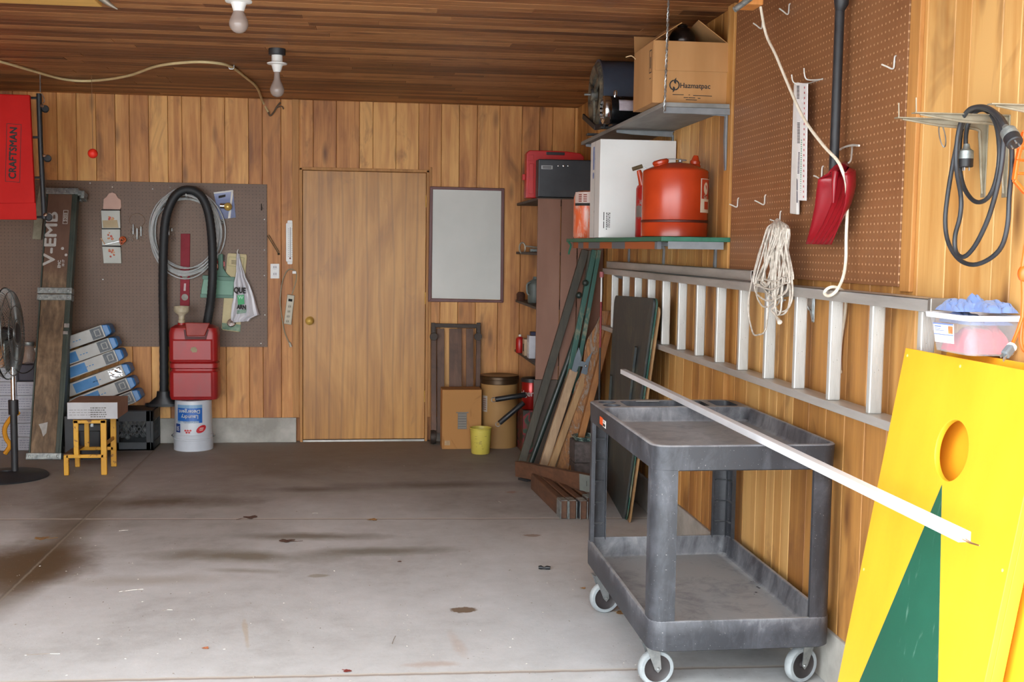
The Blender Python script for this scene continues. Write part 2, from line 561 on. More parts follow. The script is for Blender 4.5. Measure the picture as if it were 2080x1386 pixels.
# door
M['ply'] = None
g = G('varnished_plywood')
o = g.obj()
gr = g.noise(g.vm('MULTIPLY', o, (1, 1, .05)), 26, 6, .6, .6)
big = g.noise(g.vm('MULTIPLY', o, (1.2, 1, .35)), 2.6, 4, .55, 1.2)
col = g.ramp(g.ma('ADD', g.ma('MULTIPLY', gr, .45), g.ma('MULTIPLY', big, .55)), [(.38, 'cd9547'), (.52, 'b67e35'), (.66, '976327')])
wv = g.n('TexWave', {'Vector': g.vm('MULTIPLY', o, (1.5, 1, .16)), 'Scale': 2.2, 'Distortion': 7.0, 'Detail': 3.0, 'Detail Scale': .8}, bands_direction='X').outputs[1]
col = g.mix(g.ramp(wv, [(.0, .35), (.12, .0)]), col, lin('74491f'))
col = g.mix(g.ramp(g.noise(g.vm('MULTIPLY', o, (1, 1, .5)), 4.5, 5, .6, 1.5), [(.62, 0.0), (.74, .4)]), col, lin('7d512a'))
M['ply'] = g.out(col, .42)
d1 = bpy.data.objects.new('door_1', None); COL.objects.link(d1)
d1.location = (0, YB + .012, 0); d1['w'] = (0, YB + .012, 0); struct(d1)
MB().box((DX0 + .02, YB + .008, .018), (DX1 - .02, YB + .045, DZ - .018)).build('door_panel', M['ply'], d1, bevel=.002)
M['jamb'] = grainwood('pine_trim', 'c08a4c', '9a6631')
jb = MB(); jb.box((DX0 - .002, YB - .008, 0), (DX0 + .017, YB + .05, DZ)); jb.box((DX1 - .017, YB - .008, 0), (DX1 + .002, YB + .05, DZ)); jb.box((DX0 - .002, YB - .008, DZ - .015), (DX1 + .002, YB + .05, DZ + .006))
jb.build('door_frame', M['jamb'], d1, bevel=.0015)
MB().box((DX0 + .02, YB - .004, 0), (DX1 - .02, YB + .04, .014)).build('threshold', M['alu'], d1)
k = U(629, 652, Y=YB)
kn = MB(); kn.lathe([(0, 0), (.033, 0), (.033, .004), (.026, .008), (.012, .012), (.011, .03), (.02, .036), (.028, .048), (.027, .06), (.016, .068), (0, .07)], (k.x, YB + .008, k.z), (0, -1, 0))
kn.build('door_knob', M['brass'], d1)
for zz in (.3, 1.05, 1.78):
    h = MB(); h.cyl((DX1 - .019, YB + .002, zz), (DX1 - .019, YB + .002, zz + .09), .0055, n=8); h.build('hinge', M['brass'], d1)
# vertical corner strip left of the door and casing strip
MB().box((DX0 - .055, YB - .014, .19), (DX0 - .008, YB + .001, ZC)).build('trim_1', M['jamb'], bevel=.002)
struct(bpy.data.objects['trim_1'])
b_ = MB(); b_.box((DX1 + .006, YB - .01, .19), (DX1 + .022, YB + .001, 2.08)); struct(b_.build('trim_2', M['jamb'], bevel=.002))
# post board on the right wall behind the shelf ends
q0 = U(1500, 100, X=XR).y
b_ = MB(); b_.box((XR - .02, q0 + .01, .19), (XR + .001, q0 + .10, ZC)); struct(b_.build('trim_3', M['wall_r'], at=(0, 0, 0), bevel=.002))
# header board at the ceiling, upper left
a = U(0, 6, Z=ZC - .04); c = U(205, 12, Z=ZC - .04)
b_ = MB(); b_.box((-3.4, a.y - .24, ZC - .04), (c.x, a.y, ZC - .0005)); struct(b_.build('trim_4', grainwood('new_pine', 'e2b768', 'c99a4c', axis=0), bevel=.003))

# ---------------------------------------------------------------- pegboards
def pegboard(name, ax, base, base2, hole, r=.0034):
    g = G(name)
    p = g.obj()
    sp = g.n('SeparateXYZ', {0: p})
    def cell(s_): return g.ma('SUBTRACT', g.ma('FRACT', g.ma('DIVIDE', g.ma('ADD', s_, 50 * .0254), .0254)), .5)
    a = cell(sp.outputs[ax]); b = cell(sp.outputs[2])
    d = g.ma('MULTIPLY', g.ma('SQRT', g.ma('ADD', g.ma('MULTIPLY', a, a), g.ma('MULTIPLY', b, b))), .0254)
    f = g.ma('LESS_THAN', d, r)
    n = g.noise(p, 2.2, 5, .6, .5); n2 = g.noise(p, 70, 3)
    col = g.ramp(g.ma('ADD', g.ma('MULTIPLY', n, .8), g.ma('MULTIPLY', n2, .2)), [(.35, base), (.65, base2)])
    col = g.mix(f, col, lin(hole))
    g.bump(g.ma('SUBTRACT', 1.0, f), .6, .002)
    return g.out(col, .5)

pr_ = MB().box((1.574, 3.226, 1.385), (1.588, 4.825, ZC - .004)).build('pegboard', pegboard('brown_pegboard', 1, '7c5132', '8c5f3d', 'bd946c'), bevel=.001)
tag(pr_, 'large brown pegboard on the side wall above the aluminium ladder', 'pegboard')
b_ = MB().box((1.576, 3.16, 1.372), (1.59, 3.222, ZC)).build('trim_5', M['jamb'], bevel=.002); struct(b_)
pl_ = MB().box((-3.35, YB - .012, .721), (-.732, YB - .001, 1.927)).build('pegboard', pegboard('dull_pegboard', 0, '705540', '614835', '3f2c20', .003), bevel=.001)
tag(pl_, 'long dull brown pegboard on the far wall left of the door', 'pegboard')
for qx, qy in ((183, 372), (228, 380), (345, 381), (537, 446), (537, 508), (537, 560), (538, 640), (530, 698), (419, 616), (310, 384), (209, 568)):
    q = U(qx, qy, Y=YB - .013)
    sc = MB().lathe([(0, .002), (.003, .0015), (.0045, 0), (.0045, -.001)], (q.x, YB - .0125, q.z), (0, -1, 0), 8).build('screw', M['white'], pl_)
    sc.location = V(sc['w']) * 0

# ---------------------------------------------------------------- service cart
X0, X1, Y0, Y1 = .925, 1.553, 3.55, 4.66
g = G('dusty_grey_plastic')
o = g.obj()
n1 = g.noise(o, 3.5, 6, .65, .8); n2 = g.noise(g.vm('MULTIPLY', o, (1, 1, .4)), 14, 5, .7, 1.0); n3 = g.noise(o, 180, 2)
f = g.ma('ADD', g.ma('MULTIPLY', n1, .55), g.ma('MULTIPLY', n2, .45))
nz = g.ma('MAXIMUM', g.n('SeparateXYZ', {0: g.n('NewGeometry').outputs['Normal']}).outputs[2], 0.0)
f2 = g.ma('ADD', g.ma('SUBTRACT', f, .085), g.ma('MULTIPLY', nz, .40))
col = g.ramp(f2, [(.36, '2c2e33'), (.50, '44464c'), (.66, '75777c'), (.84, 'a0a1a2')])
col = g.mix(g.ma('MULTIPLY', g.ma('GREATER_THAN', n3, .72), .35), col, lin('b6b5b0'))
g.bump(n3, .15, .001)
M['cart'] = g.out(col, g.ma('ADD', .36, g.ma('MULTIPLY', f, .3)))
cart = thing('utility_cart', 'dusty dark grey two-tier plastic utility cart on four casters by the side wall', 'cart', ((X0 + X1) / 2, (Y0 + Y1) / 2, 0))

def rrect(x0, x1, y0, y1, r, z, k=7):
    pts = []
    for cx, cy, a0 in ((x1 - r, y1 - r, 0), (x0 + r, y1 - r, 90), (x0 + r, y0 + r, 180), (x1 - r, y0 + r, 270)):
        for i in range(k + 1):
            a = math.radians(a0 + 90 * i / k)
            pts.append(V((cx + math.cos(a) * r, cy + math.sin(a) * r, z)))
    return pts

def tray(x0, x1, y0, y1, z0, z1, zf, t, yin=None, lip=.0):
    mb = MB(); yi = y1 - t if yin is None else yin
    ri = .035
    rings = [rrect(x0 + .05, x1 - .05, y0 + .05, y1 - .05, .02, z0 + .012), rrect(x0 + .016, x1 - .016, y0 + .016, y1 - .016, .045, z0 + .012), rrect(x0 + .006, x1 - .006, y0 + .006, y1 - .006, .052, z0), rrect(x0 + .001, x1 - .001, y0 + .001, y1 - .001, .055, z0 + .004),
             rrect(x0, x1, y0, y1, .056, (z0 + z1) / 2), rrect(x0 - lip, x1 + lip, y0 - lip, y1 + lip, .057, z1 - .004), rrect(x0 + .003, x1 - .003, y0 + .003, y1 - .003, .054, z1),
             rrect(x0 + t - .003, x1 - t + .003, y0 + t - .003, yi + .003, ri + .003, z1), rrect(x0 + t, x1 - t, y0 + t, yi, ri, z1 - .004), rrect(x0 + t + .008, x1 - t - .008, y0 + t + .008, yi - .008, ri, zf + .008), rrect(x0 + t + .016, x1 - t - .016, y0 + t + .016, yi - .016, ri, zf)]
    mb.loft(rings)
    return mb

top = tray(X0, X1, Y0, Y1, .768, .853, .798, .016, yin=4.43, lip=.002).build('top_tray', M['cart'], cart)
ho = MB()
def slot(x0, x1, y0, y1, r): return [rrect(x0, x1, y0, y1, r, .80), rrect(x0 - .002, x1 + .002, y0 - .002, y1 + .002, r, .87)]
cuts = []
for x0, x1, y0, y1, r in ((X0 + .03, X0 + .1, 4.46, 4.53, .034), (X0 + .03, X0 + .1, 4.55, 4.62, .034), (X0 + .125, X0 + .47, 4.47, 4.62, .02), (X0 + .50, X0 + .59, 4.47, 4.62, .02)):
    cuts.append(MB().loft(slot(x0, x1, y0, y1, r)))
cut(top, *cuts)
top.data.polygons.foreach_set('use_smooth', [True] * len(top.data.polygons)); top.data.set_sharp_from_angle(angle=math.radians(35))
MB().box((X0 + .19, 4.60, .853), (X0 + .29, 4.645, .857)).build('label_plate', pm('grey_plate', '8d8a86', '7c7975'), cart, bevel=.001)
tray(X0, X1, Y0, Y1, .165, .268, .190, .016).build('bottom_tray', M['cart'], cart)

def post(cx, cy, sx, sy):
    """corner post: an open quarter shell stiffened by ribs"""
    mb = MB(); L, R, t = .080, .05, .006
    def prof(off):
        pts = [V((L, off))]
        for i in range(7):
            a = math.radians(270 - 90 * i / 6); pts.append(V((R + math.cos(a) * (R - off), R + math.sin(a) * (R - off))))
        pts.append(V((off, L)))
        return pts
    o_ = prof(0); i_ = list(reversed(prof(t))); ring = o_ + i_
    zz = (.255, .775)
    rings = [[V((cx + sx * p.x, cy + sy * p.y, z)) for p in ring] for z in zz]
    if sx * sy < 0: rings = [list(reversed(r)) for r in rings]
    mb.loft(rings, smooth=True)
    def pt(a, b): return (cx + sx * a, cy + sy * b)
    for z in (.33, .42, .51, .60, .69):
        poly = [pt(L - .012, t), pt(L - .012, .022), pt(.022, .022), pt(.022, L - .012), pt(t, L - .012), pt(t, R * .6), pt(R * .6, t)]
        mb.prism(poly, z - .002, z + .002)
    a = pt(.024, .024); b = pt(.020, .020)
    mb.box((min(a[0], b[0]), min(a[1], b[1]), .26), (max(a[0], b[0]), max(a[1], b[1]), .77))
    for (ax, ay), (bx, by) in ((pt(L, t), pt(L - .004, .016)), (pt(t, L), pt(.016, L - .004))):
        mb.box((min(ax, bx), min(ay, by), .26), (max(ax, bx), max(ay, by), .77))
    return mb
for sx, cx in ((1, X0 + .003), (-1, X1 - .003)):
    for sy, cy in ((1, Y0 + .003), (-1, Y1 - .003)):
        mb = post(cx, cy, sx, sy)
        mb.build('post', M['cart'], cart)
M['tyre'] = pm('pale_rubber_tyre', 'a3a9ab', '8b9194', .6, scale=18)
M['hub'] = pm('brown_black_hub', '3b3535', '2b2728', .5, scale=14)
def caster(cx, cy, ang, trail):
    """wheel axis near the y axis, turned by ang"""
    r = .0635
    ax = V((math.sin(ang), -math.cos(ang), 0)); al = V((math.cos(ang), math.sin(ang), 0)) * trail
    c = V((cx, cy, r)); top_ = V((cx, cy, 0)) - al * .028
    w_ = MB(); w_.lathe([(.047, -.016), (.058, -.0165), (.0625, -.011), (r, 0), (.0625, .011), (.058, .0165), (.047, .016), (.047, -.016)], c, ax, 36)
    wh = w_.build('wheel', M['tyre'], cart)
    h = MB(); h.lathe([(0, -.017), (.012, -.017), (.014, -.010), (.040, -.010), (.0468, -.0145), (.0468, .0145), (.040, .010), (.014, .010), (.012, .017), (0, .017)], c, ax, 30)
    h.build('hub', M['hub'], wh)
    fk = MB()
    for s_ in (-1, 1):
        o1 = c + ax * s_ * .021
        p0 = top_ + V((0, 0, .158)) + ax * s_ * .021
        sd = al.normalized() if al.length else V((1, 0, 0))
        pts = [p0 - sd * .022, p0 + sd * .03, o1 + sd * .012, o1 - V((0, 0, .013)), o1 - sd * .012]
        e = ax * .0015
        vs = [p - e for p in pts] + [p + e for p in pts]; n = len(pts)
        fk.add(vs, [tuple(range(n)), tuple(reversed(range(n, 2 * n)))] + [(i, n + i, n + (i + 1) % n, (i + 1) % n) for i in range(n)])
        fk.lathe([(0, .005), (.005, .004), (.007, 0)], o1 + ax * s_ * .001, ax * s_, 10)
    p0 = top_ + V((0, 0, .160))
    fk.beam(p0 - ax * .024, p0 + ax * .024, .052, .004)
    fk.lathe([(.0, .003), (.02, .003), (.02, .008), (0, .008)], top_ + V((0, 0, .157)), (0, 0, 1), 14)
    fk.build('fork', M['steel'], wh)
caster(.985, 3.69, .12, 1); caster(1.495, 3.675, .35, -1); caster(.972, 4.474, .15, 1); caster(1.49, 4.47, .2, 1)
# stickers on the long side, far end
q = U(1222, 856, X=X0)
MB().box((X0 - .0015, q.y - .028, q.z - .014), (X0 - .0005, q.y + .03, q.z + .016)).build('orange_sticker', pm('orange_sticker', 'f0622a', 'e2561f', .5), cart)['label'] = 'orange sticker'
st_ = MB().box((X0 - .0015, q.y - .085, q.z - .016), (X0 - .0005, q.y - .03, q.z + .012)).build('paper_sticker', M['paper'], cart)
mb = MB()
for i in range(9): mb.box((X0 - .0022, q.y - .078 + i * .0052, q.z - .012), (X0 - .0016, q.y - .0755 + i * .0052, q.z - .002))
for i in range(2): mb.box((X0 - .0022, q.y - .07, q.z + .003 + i * .004), (X0 - .0016, q.y - .04, q.z + .0045 + i * .004))
mb.build('sticker_print', M['ink'], st_)

random.seed(15); mb = MB()
for i in range(16):
    q = U(random.uniform(1525, 1572), random.uniform(1178, 1208), Z=.1905); s_ = random.uniform(.0025, .006)
    mb.lathe([(0, .0006), (s_, .0004)], q, (0, 0, 1), 8)
mb.build('drip_spots', M['ink'], cart)['kind'] = 'stuff'

# long white strip lying across the cart
sp_ = thing('trim_strip', 'very long white plastic strip lying across the top of the grey cart', 'strip', (1.296, 3.9, .855))
a, b = V((1.293, 5.62, .868)), V((1.30, 2.30, .868))
MB().beam(a, b, .030, .024).build('strip', pm('white_pvc', 'e6e8ec', 'dcdee2', .35), sp_, bevel=.002)
mb = MB()
for dx in (-.006, .004): mb.tube([b + V((dx, .02, -.004)), b + V((dx * .5, -.03, -.006)), b + V((0, -.06, -.003))], .0016, 6)
mb.build('wire_end', pm('copper_wire', 'b98b5a', '8a6a4a', .35, .8), sp_)

# ---------------------------------------------------------------- ladder on the wall
lad = thing('extension_ladder', 'long aluminium extension ladder hung on its side along the side wall', 'ladder', (1.53, 4.9, .97))
g = G('dusty_aluminium'); o = g.obj()
f = g.noise(g.vm('MULTIPLY', o, (1, .15, 1)), 9, 5, .6); g.bump(g.noise(o, 120, 2), .1, .001)
M['ladder'] = g.out(g.ramp(f, [(.3, 'd2d0cb'), (.55, 'b9b7b2'), (.75, '989590')]), .45, .55)
def rail(x0, x1, z0, z1, y0, y1, opens):
    """channel: web plus two flanges"""
    mb = MB(); t = .0035
    if opens == 'down': mb.box((x0, y0, z1 - t), (x1, y1, z1))
    else: mb.box((x0, y0, z0 + .010), (x1, y1, z0 + .010 + t))
    mb.box((x0, y0, z0), (x0 + t, y1, z1)); mb.box((x1 - t, y0, z0), (x1, y1, z1))
    return mb
rail(1.494, 1.566, 1.328, 1.364, 2.875, 7.14, 'down').build('rail', M['ladder'], lad, bevel=.001)
mb = MB(); mb.box((1.494, 2.875, .972), (1.566, 7.14, 1.0)); mb.build('rail', M['ladder'], lad, bevel=.002)
rail(1.532, 1.584, 1.366, 1.408, 4.42, 7.2, 'down').build('fly_rail', M['ladder'], lad, bevel=.001)
g = G('bright_rung'); o = g.obj()
rib = g.ma('SINE', g.ma('MULTIPLY', g.n('SeparateXYZ', {0: g.pos()}).outputs[0], 1400.0))
spk = g.ma('MULTIPLY', g.ma('GREATER_THAN', g.noise(g.vm('MULTIPLY', o, (1, 1, .5)), 55, 3, .7, .5), .66), .7)
g.bump(rib, .2, .001)
M['rung'] = g.out(g.mix(spk, g.ramp(g.noise(g.vm('MULTIPLY', o, (1, 1, .2)), 20, 4), [(.3, 'cfcfcb'), (.7, 'b2b1ac')]), lin('5b564f')), .42, .35)
r0 = None
for i in range(14):
    y = 6.909 - i * .3048
    if r0 is None:
        mb = MB(); mb.box((1.504, y - .012, 1.0), (1.546, y + .012, 1.330))
        r0 = mb.build('rung', M['rung'], lad, bevel=.004)
    else:
        c = copy_tree(r0, None, lad); c.location = (0, -i * .3048, 0)
mb = MB(); mb.box((1.49, 2.862, 1.325), (1.57, 2.88, 1.367)); mb.build('end_cap', M['alu'], lad, bevel=.003)
# wall brackets the ladder hangs from
def lbracket(name, y, zt, lx, lz, label, grp, m, w_=.022, pin=False, x1=XR):
    b = thing(name, label, 'bracket', (x1, y, zt - lz), grp)
    t = .003
    mb = MB()
    mb.box((x1 - lx, y - w_ / 2, zt - t), (x1, y + w_ / 2, zt)); mb.box((x1 - t, y - w_ / 2, zt - lz), (x1, y + w_ / 2, zt))
    mb.build('plate', m, b, bevel=.001)
    rb = MB()
    pts = [(x1 - lx * .93, zt - .004), (x1 - lx * .5, zt - .018), (x1 - .03, zt - .024), (x1 - .018, zt - .045), (x1 - .012, zt - lz * .55), (x1 - .004, zt - lz * .95)]
    P3 = C([(p[0], y, p[1]) for p in pts], k=4)
    rb.tube(P3, .0042, 8, taper=[.5 + .5 * math.sin(PI * (.1 + .8 * i / (len(P3) - 1))) for i in range(len(P3))])
    poly = [(p.x, p.z) for p in P3] + [(x1 - .002, zt - lz * .95), (x1 - .002, zt - .002), (x1 - lx * .93, zt - .002)]
    fm = Matrix(((1, 0, 0, 0), (0, 0, 1, y - .001), (0, 1, 0, 0), (0, 0, 0, 1)))
    MBx = MB(fm); MBx.prism(poly, 0, .002); 
    rb.v += MBx.v; o = len(rb.v) - len(MBx.v); rb.f += [tuple(o + i for i in f) for f in MBx.f]; rb.tone += MBx.tone; rb.sm += MBx.sm
    rb.build('brace', m, b)
    if pin:
        MB().cyl((x1 - lx + .008, y, zt - .002), (x1 - lx + .006, y, zt + .036), .0016, n=8).build('tip_pin', m, b)
    return b
q = U(1652, 655, X=XR)
lbracket('wall_bracket', q.y, 1.325, .09, 1.325 - q.z, 'small pale steel bracket holding up the ladder below the hanging rope end', None, M['steel'])
q = U(1277, 590, X=XR)
lbracket('wall_bracket', q.y, 1.325, .09, 1.325 - q.z, 'small steel bracket holding up the far end of the ladder', None, M['steel'])
q = U(1592, 598, X=1.49)
hk = MB(); hk.tube(C([(1.565, q.y, 1.34), (1.50, q.y, 1.325), (1.488, q.y, 1.322), (1.487, q.y, 1.305), (1.48, q.y, 1.298)]), .003, 7)
hk.tube([(1.489, q.y - .02, 1.312), (1.489, q.y + .02, 1.308)], .003, 7)
tag(hk.build('wire_hook', M['steel']), 'small bent wire hook at the ladder rail under the rope bundle', 'hook')

# ---------------------------------------------------------------- peg hooks
M['zinc'] = pm('bright_zinc', 'd9d8d2', 'c2c1ba', .4, .25, scale=20)
def peg_hook(px, py, label, out=.038, rise=.02, leg=.036, r=.0026):
    q = U(px, py, X=1.569)
    mb = MB()
    mb.tube(C([(1.576, q.y, q.z + leg + .003), (1.570, q.y, q.z + leg), (1.569, q.y, q.z + leg * .5), (1.568, q.y, q.z + .004), (1.562, q.y, q.z), (1.569 - out * .6, q.y, q.z + rise * .55), (1.569 - out, q.y, q.z + rise)], k=3), r, 7)
    return tag(mb.build('peg_hook', M['zinc']), label, 'hook', 'wire hooks in the big pegboard')
peg_hook(1602, 29, 'empty wire peg hook, topmost on the pegboard, left of the shovel handle')
peg_hook(1548, 58, 'empty wire peg hook near the upper far corner of the pegboard behind the cord')
peg_hook(1816, 140, 'empty wire peg hook right of the black shovel handle near the board edge', .04, .012)
peg_hook(1498, 421, 'empty wire peg hook just beside the green shelf end', .036, .012)
peg_hook(1553, 416, 'empty wire peg hook between the green shelf and the white strips', .042, .016)
peg_hook(1584, 452, 'wire peg hook carrying the bundle of pale rope', .04, .01, .04)
peg_hook(1669, 363, 'wire peg hook half hidden behind the red shovel blade', .03, .01, .04)
# double prong
a = U(1615, 168, X=1.52); b = U(1640, 160, X=1.52)
mb = MB()
for q, dz in ((a, .028), (b, .036)):
    mb.tube(C([(1.574, q.y, q.z + .0), (1.53, q.y, q.z - .004), (1.512, q.y, q.z + .004), (1.506, q.y, q.z + dz)], k=4), .0023, 7)
mb.tube([(1.572, a.y + .008, a.z), (1.572, b.y - .008, b.z)], .0023, 7)
tag(mb.build('double_hook', M['zinc']), 'two-pronged wire hook holding the white plastic strips', 'hook')
# big curl hook
mb = MB()
pts = [U(*p, X=x) for p, x in (((1700, 322), 1.50), ((1703, 330), 1.50), ((1715, 334), 1.51), ((1727, 328), 1.53), ((1730, 312), 1.55), ((1731, 298), 1.565))]
mb.tube(C(pts), .0028, 8)
pts = [U(*p, X=x) for p, x in (((1745, 296), 1.545), ((1731, 295), 1.55), ((1715, 299), 1.56), ((1706, 304), 1.568))]
mb.tube(C(pts), .0036, 8)
tag(mb.build('curl_hook', M['zinc']), 'large curled wire hook right of the shovel shaft', 'hook')

# ---------------------------------------------------------------- white strips, shovel, ropes
b = thing('plastic_strips', 'white plastic strips with a printed card hanging from the two-pronged hook', 'strip', U(1625, 435, X=1.545))
def quad(mb, pts, n, t):
    """thin slab through 4 points, thickness t along n"""
    n = V(n).normalized() * t
    pts = [V(p) for p in pts]
    mb.add([*pts, *[p + n for p in pts]], [(3, 2, 1, 0), (4, 5, 6, 7), (0, 1, 5, 4), (1, 2, 6, 5), (2, 3, 7, 6), (3, 0, 4, 7)])
    return mb
quad(MB(), [U(1612, 170, X=1.535), U(1621, 170, X=1.535), U(1618, 436, X=1.55), U(1604, 434, X=1.55)], (1, 0, 0), .012).build('strip', pm('ivory_plastic', 'dddbd6', 'cfccc6', .4), b, bevel=.003)
cd = quad(MB(), [U(1616, 167, X=1.528), U(1640, 170, X=1.528), U(1637, 408, X=1.54), U(1620, 407, X=1.54)], (1, 0, 0), .003).build('printed_card', pm('glossy_card', 'eceae8', 'e2e4e4', .25), b, bevel=.001)
def dots(mb, c0, c1, n, wpx, hpx, x0, x1, ex=.0006):
    for i in range(n):
        t = i / (n - 1); px = c0[0] + (c1[0] - c0[0]) * t; py = c0[1] + (c1[1] - c0[1]) * t; X = x0 + (x1 - x0) * t - ex
        quad(mb, [U(px - wpx, py - hpx, X=X), U(px + wpx, py - hpx, X=X), U(px + wpx, py + hpx, X=X), U(px - wpx, py + hpx, X=X)], (1, 0, 0), .0004)
mb = MB(); dots(mb, (1634, 178), (1632, 400), 22, .9, 2.2, 1.528, 1.540); mb.build('red_marks', pm('red_ink', 'c46a6a', 'b95a5a', .6), cd)
mb = MB(); dots(mb, (1628, 285), (1626, 395), 26, 1.2, 1.2, 1.534, 1.540); mb.build('green_marks', pm('green_ink', '79b59a', '6aa98c', .6), cd)
mb = MB(); dots(mb, (1621, 175), (1621, 200), 10, 2.6, .8, 1.528, 1.530); mb.build('dark_print', M['ink'], cd); mb = MB(); dots(mb, (1622, 250), (1622, 290), 14, 2.6, .8, 1.532, 1.534); mb.build('dark_print', M['ink'], cd); mb = MB(); dots(mb, (1623, 310), (1621.5, 352), 16, 1.8, .8, 1.535, 1.537); dots(mb, (1619, 375), (1619, 400), 2, 1.0, 12, 1.5385, 1.5396)
mb.build('dark_print', pm('grey_ink', '6b6a72', '4a4a5a', .6), cd)

sh = thing('snow_shovel', 'dark red scoop shovel with a black handle hung blade down on the pegboard', 'shovel', U(1680, 495, X=1.55))
g = G('maroon_plastic'); o = g.obj()
M['maroon'] = g.out(g.ramp(g.noise(o, 6, 4), [(.3, '8f1420'), (.7, '7a101a')]), .28)
rings = []
def lerp(a, b, t): return a + (b - a) * t
NS = 13
for k in range(NS):
    t = k / (NS - 1)                                   # 0 top .. 1 bottom lip
    keyL = [(1662, 364), (1659, 385), (1655, 420), (1647, 460), (1637, 496)]
    keyR = [(1716, 352), (1720, 375), (1717, 412), (1706, 450), (1688, 497)]
    def key(K):
        s_ = t * 4; i = min(int(s_), 3); return (lerp(K[i][0], K[i + 1][0], s_ - i), lerp(K[i][1], K[i + 1][1], s_ - i))
    l, r = key(keyL), key(keyR)
    dep = .055 * (1 - t ** 1.6) + .002
    # the back lies near the board, side lips stand out towards the room
    A = U(l[0], l[1], X=1.475 + .03 * t); B = U(r[0], r[1], X=1.475 + .03 * t)
    zz = (A.z + B.z) / 2
    pr = []
    NB = 22
    for j in range(NB + 1):
        s_ = j / NB
        e = abs(s_ - .5) * 2
        bow = (1 - e ** 5)
        rib = .0035 * math.cos(s_ * PI * 12) * (1 if .18 < s_ < .82 else 0) * min(1, t * 3)
        pr.append(V((A.x + dep * bow + rib, lerp(A.y, B.y, s_), lerp(A.z, B.z, s_) + (.02 * (1 - e * e) if k == 0 else 0))))
    rings.append(pr)
mb = MB(); mb.loft(rings, caps=False, closed=False)
top_row = rings[0]; back = [p + V((.012, 0, .0)) for p in top_row]
bl = mb.build('blade', M['maroon'], sh, solid=.004)
rings = [[p + V((0, 0, 0)) for p in top_row], [V((1.5, lerp(p.y, top_row[11].y, .25), p.z + .02)) for p in top_row], [V((1.52, lerp(p.y, top_row[11].y, .7), p.z + .027)) for p in top_row]]
MB().loft(rings, caps=False, closed=False).build('collar', M['maroon'], sh, solid=.004)
p0 = U(1693, 356, X=1.52); p1 = U(1706, 20, X=1.53); p2 = U(1712, -40, X=1.53)
MB().tube([p0, p1], .0155, 14).build('shaft', M['black'], sh)
MB().tube([U(1693, 412, X=1.498), U(1695, 372, X=1.495), U(1697, 350, X=1.50)], .012, 10, taper=[.35, .8, 1]).build('socket', M['maroon'], sh)
mb = MB(); q = U(1709, 8, X=1.53); mb.tube([p1, q, q + V((0, 0, .03)), q + V((0, 0, .06))], .0155, 14, taper=[1.05, 1.5, 1.7, 1.5])
mb.tube(C([q + V((0, 0, .05)), q + V((0, -.05, .08)), q + V((0, -.055, .14)), q + V((0, .055, .14)), q + V((0, .05, .08)), q + V((0, 0, .05))]), .011, 10)
mb.build('grip', M['blackrub'], sh)

# white cord from the ceiling block
M['cord'] = pm('ivory_cord', 'e9e2d0', 'd9d0ba', .6, scale=30)
tp = U(1545, 14, X=1.44)
blk = thing('ceiling_block', 'raw wooden block with a steel rod hung under the ceiling above the shelf box', 'block', (tp.x, tp.y, ZC - .1))
mb = MB(); c = U(1528, 4, Y=tp.y)
mb.box((tp.x - .055, tp.y - .02, tp.z + .004), (tp.x + .004, tp.y + .09, ZC)); mb.build('block', grainwood('raw_pine', 'e0964e', 'c07838'), blk, bevel=.004)
a = U(1492, 20, Y=tp.y - .03); b = U(1530, -8, Y=tp.y - .03)
MB().cyl(a, a + (b - a) * 1.8, .011, n=12).build('rod', M['galv'], blk)
path = [(1545, 14, 1.44), (1556, 70, 1.45), (1575, 110, 1.455), (1600, 170, 1.46), (1632, 240, 1.46), (1672, 295, 1.46), (1700, 325, 1.465), (1712, 350, 1.47), (1719, 375, 1.50), (1721, 420, 1.52), (1719, 480, 1.53), (1718, 530, 1.53), (1712, 565, 1.51), (1698, 592, 1.48), (1684, 601, 1.475), (1675, 597, 1.475), (1679, 588, 1.48), (1692, 583, 1.50), (1708, 588, 1.53), (1718, 600, 1.572), (1716, 640, 1.578), (1710, 680, 1.58), (1706, 720, 1.58), (1706, 753, 1.58)]
cd = MB().tube(C([U(x, y, X=X) for x, y, X in path], k=4), .0052, 8)
cd.ball(U(1706, 755, X=1.58), .008, 10, 8)
tag(cd.build('pull_cord', M['cord']), 'ivory cord hanging from the ceiling block past the shovel down behind the ladder', 'cord')

# bundle of rope
g = G('pale_rope'); o = g.obj()
M['rope'] = g.out(g.ramp(g.noise(o, 60, 3), [(.3, 'd6cec2'), (.7, 'a89e90')]), .8)
mb = MB(); random.seed(3)
for i in range(21):
    t = i / 20
    xt = lerp(1563, 1598, t) + random.uniform(-2, 2)
    xl = lerp(1530, 1575, random.random()); xr = lerp(1565, 1612, random.random())
    if xl > xr - 12: xl = xr - 20
    yb = random.uniform(570, 640) if i % 3 else random.uniform(550, 590)
    yk = 442 + abs(t - .5) * 14
    Xo = 1.462 + .024 * random.random()
    if i == 3: xl, xr, yb = 1520, 1562, 680
    mid = (xl + xr) / 2
    pts = [(1576 + (t - .5) * 12, yk + 6, Xo + .03), (xt - 6, yk + 20, Xo), (lerp(xt - 10, xl, .45), 520, Xo - .004), (xl, lerp(560, yb, .45), Xo), (lerp(xl, mid, .4), yb - 6, Xo), (mid, yb, Xo), (lerp(xr, mid, .3), yb - 12, Xo), (xr, lerp(555, yb, .4), Xo), (lerp(xt + 8, xr, .5), 515, Xo + .004), (xt + 5, yk + 18, Xo), (1581 + (t - .5) * 12, yk + 4, Xo + .03)]
    mb.tube(C([U(x, y, X=X) for x, y, X in pts], True, 4), .0034, 6, closed=True)
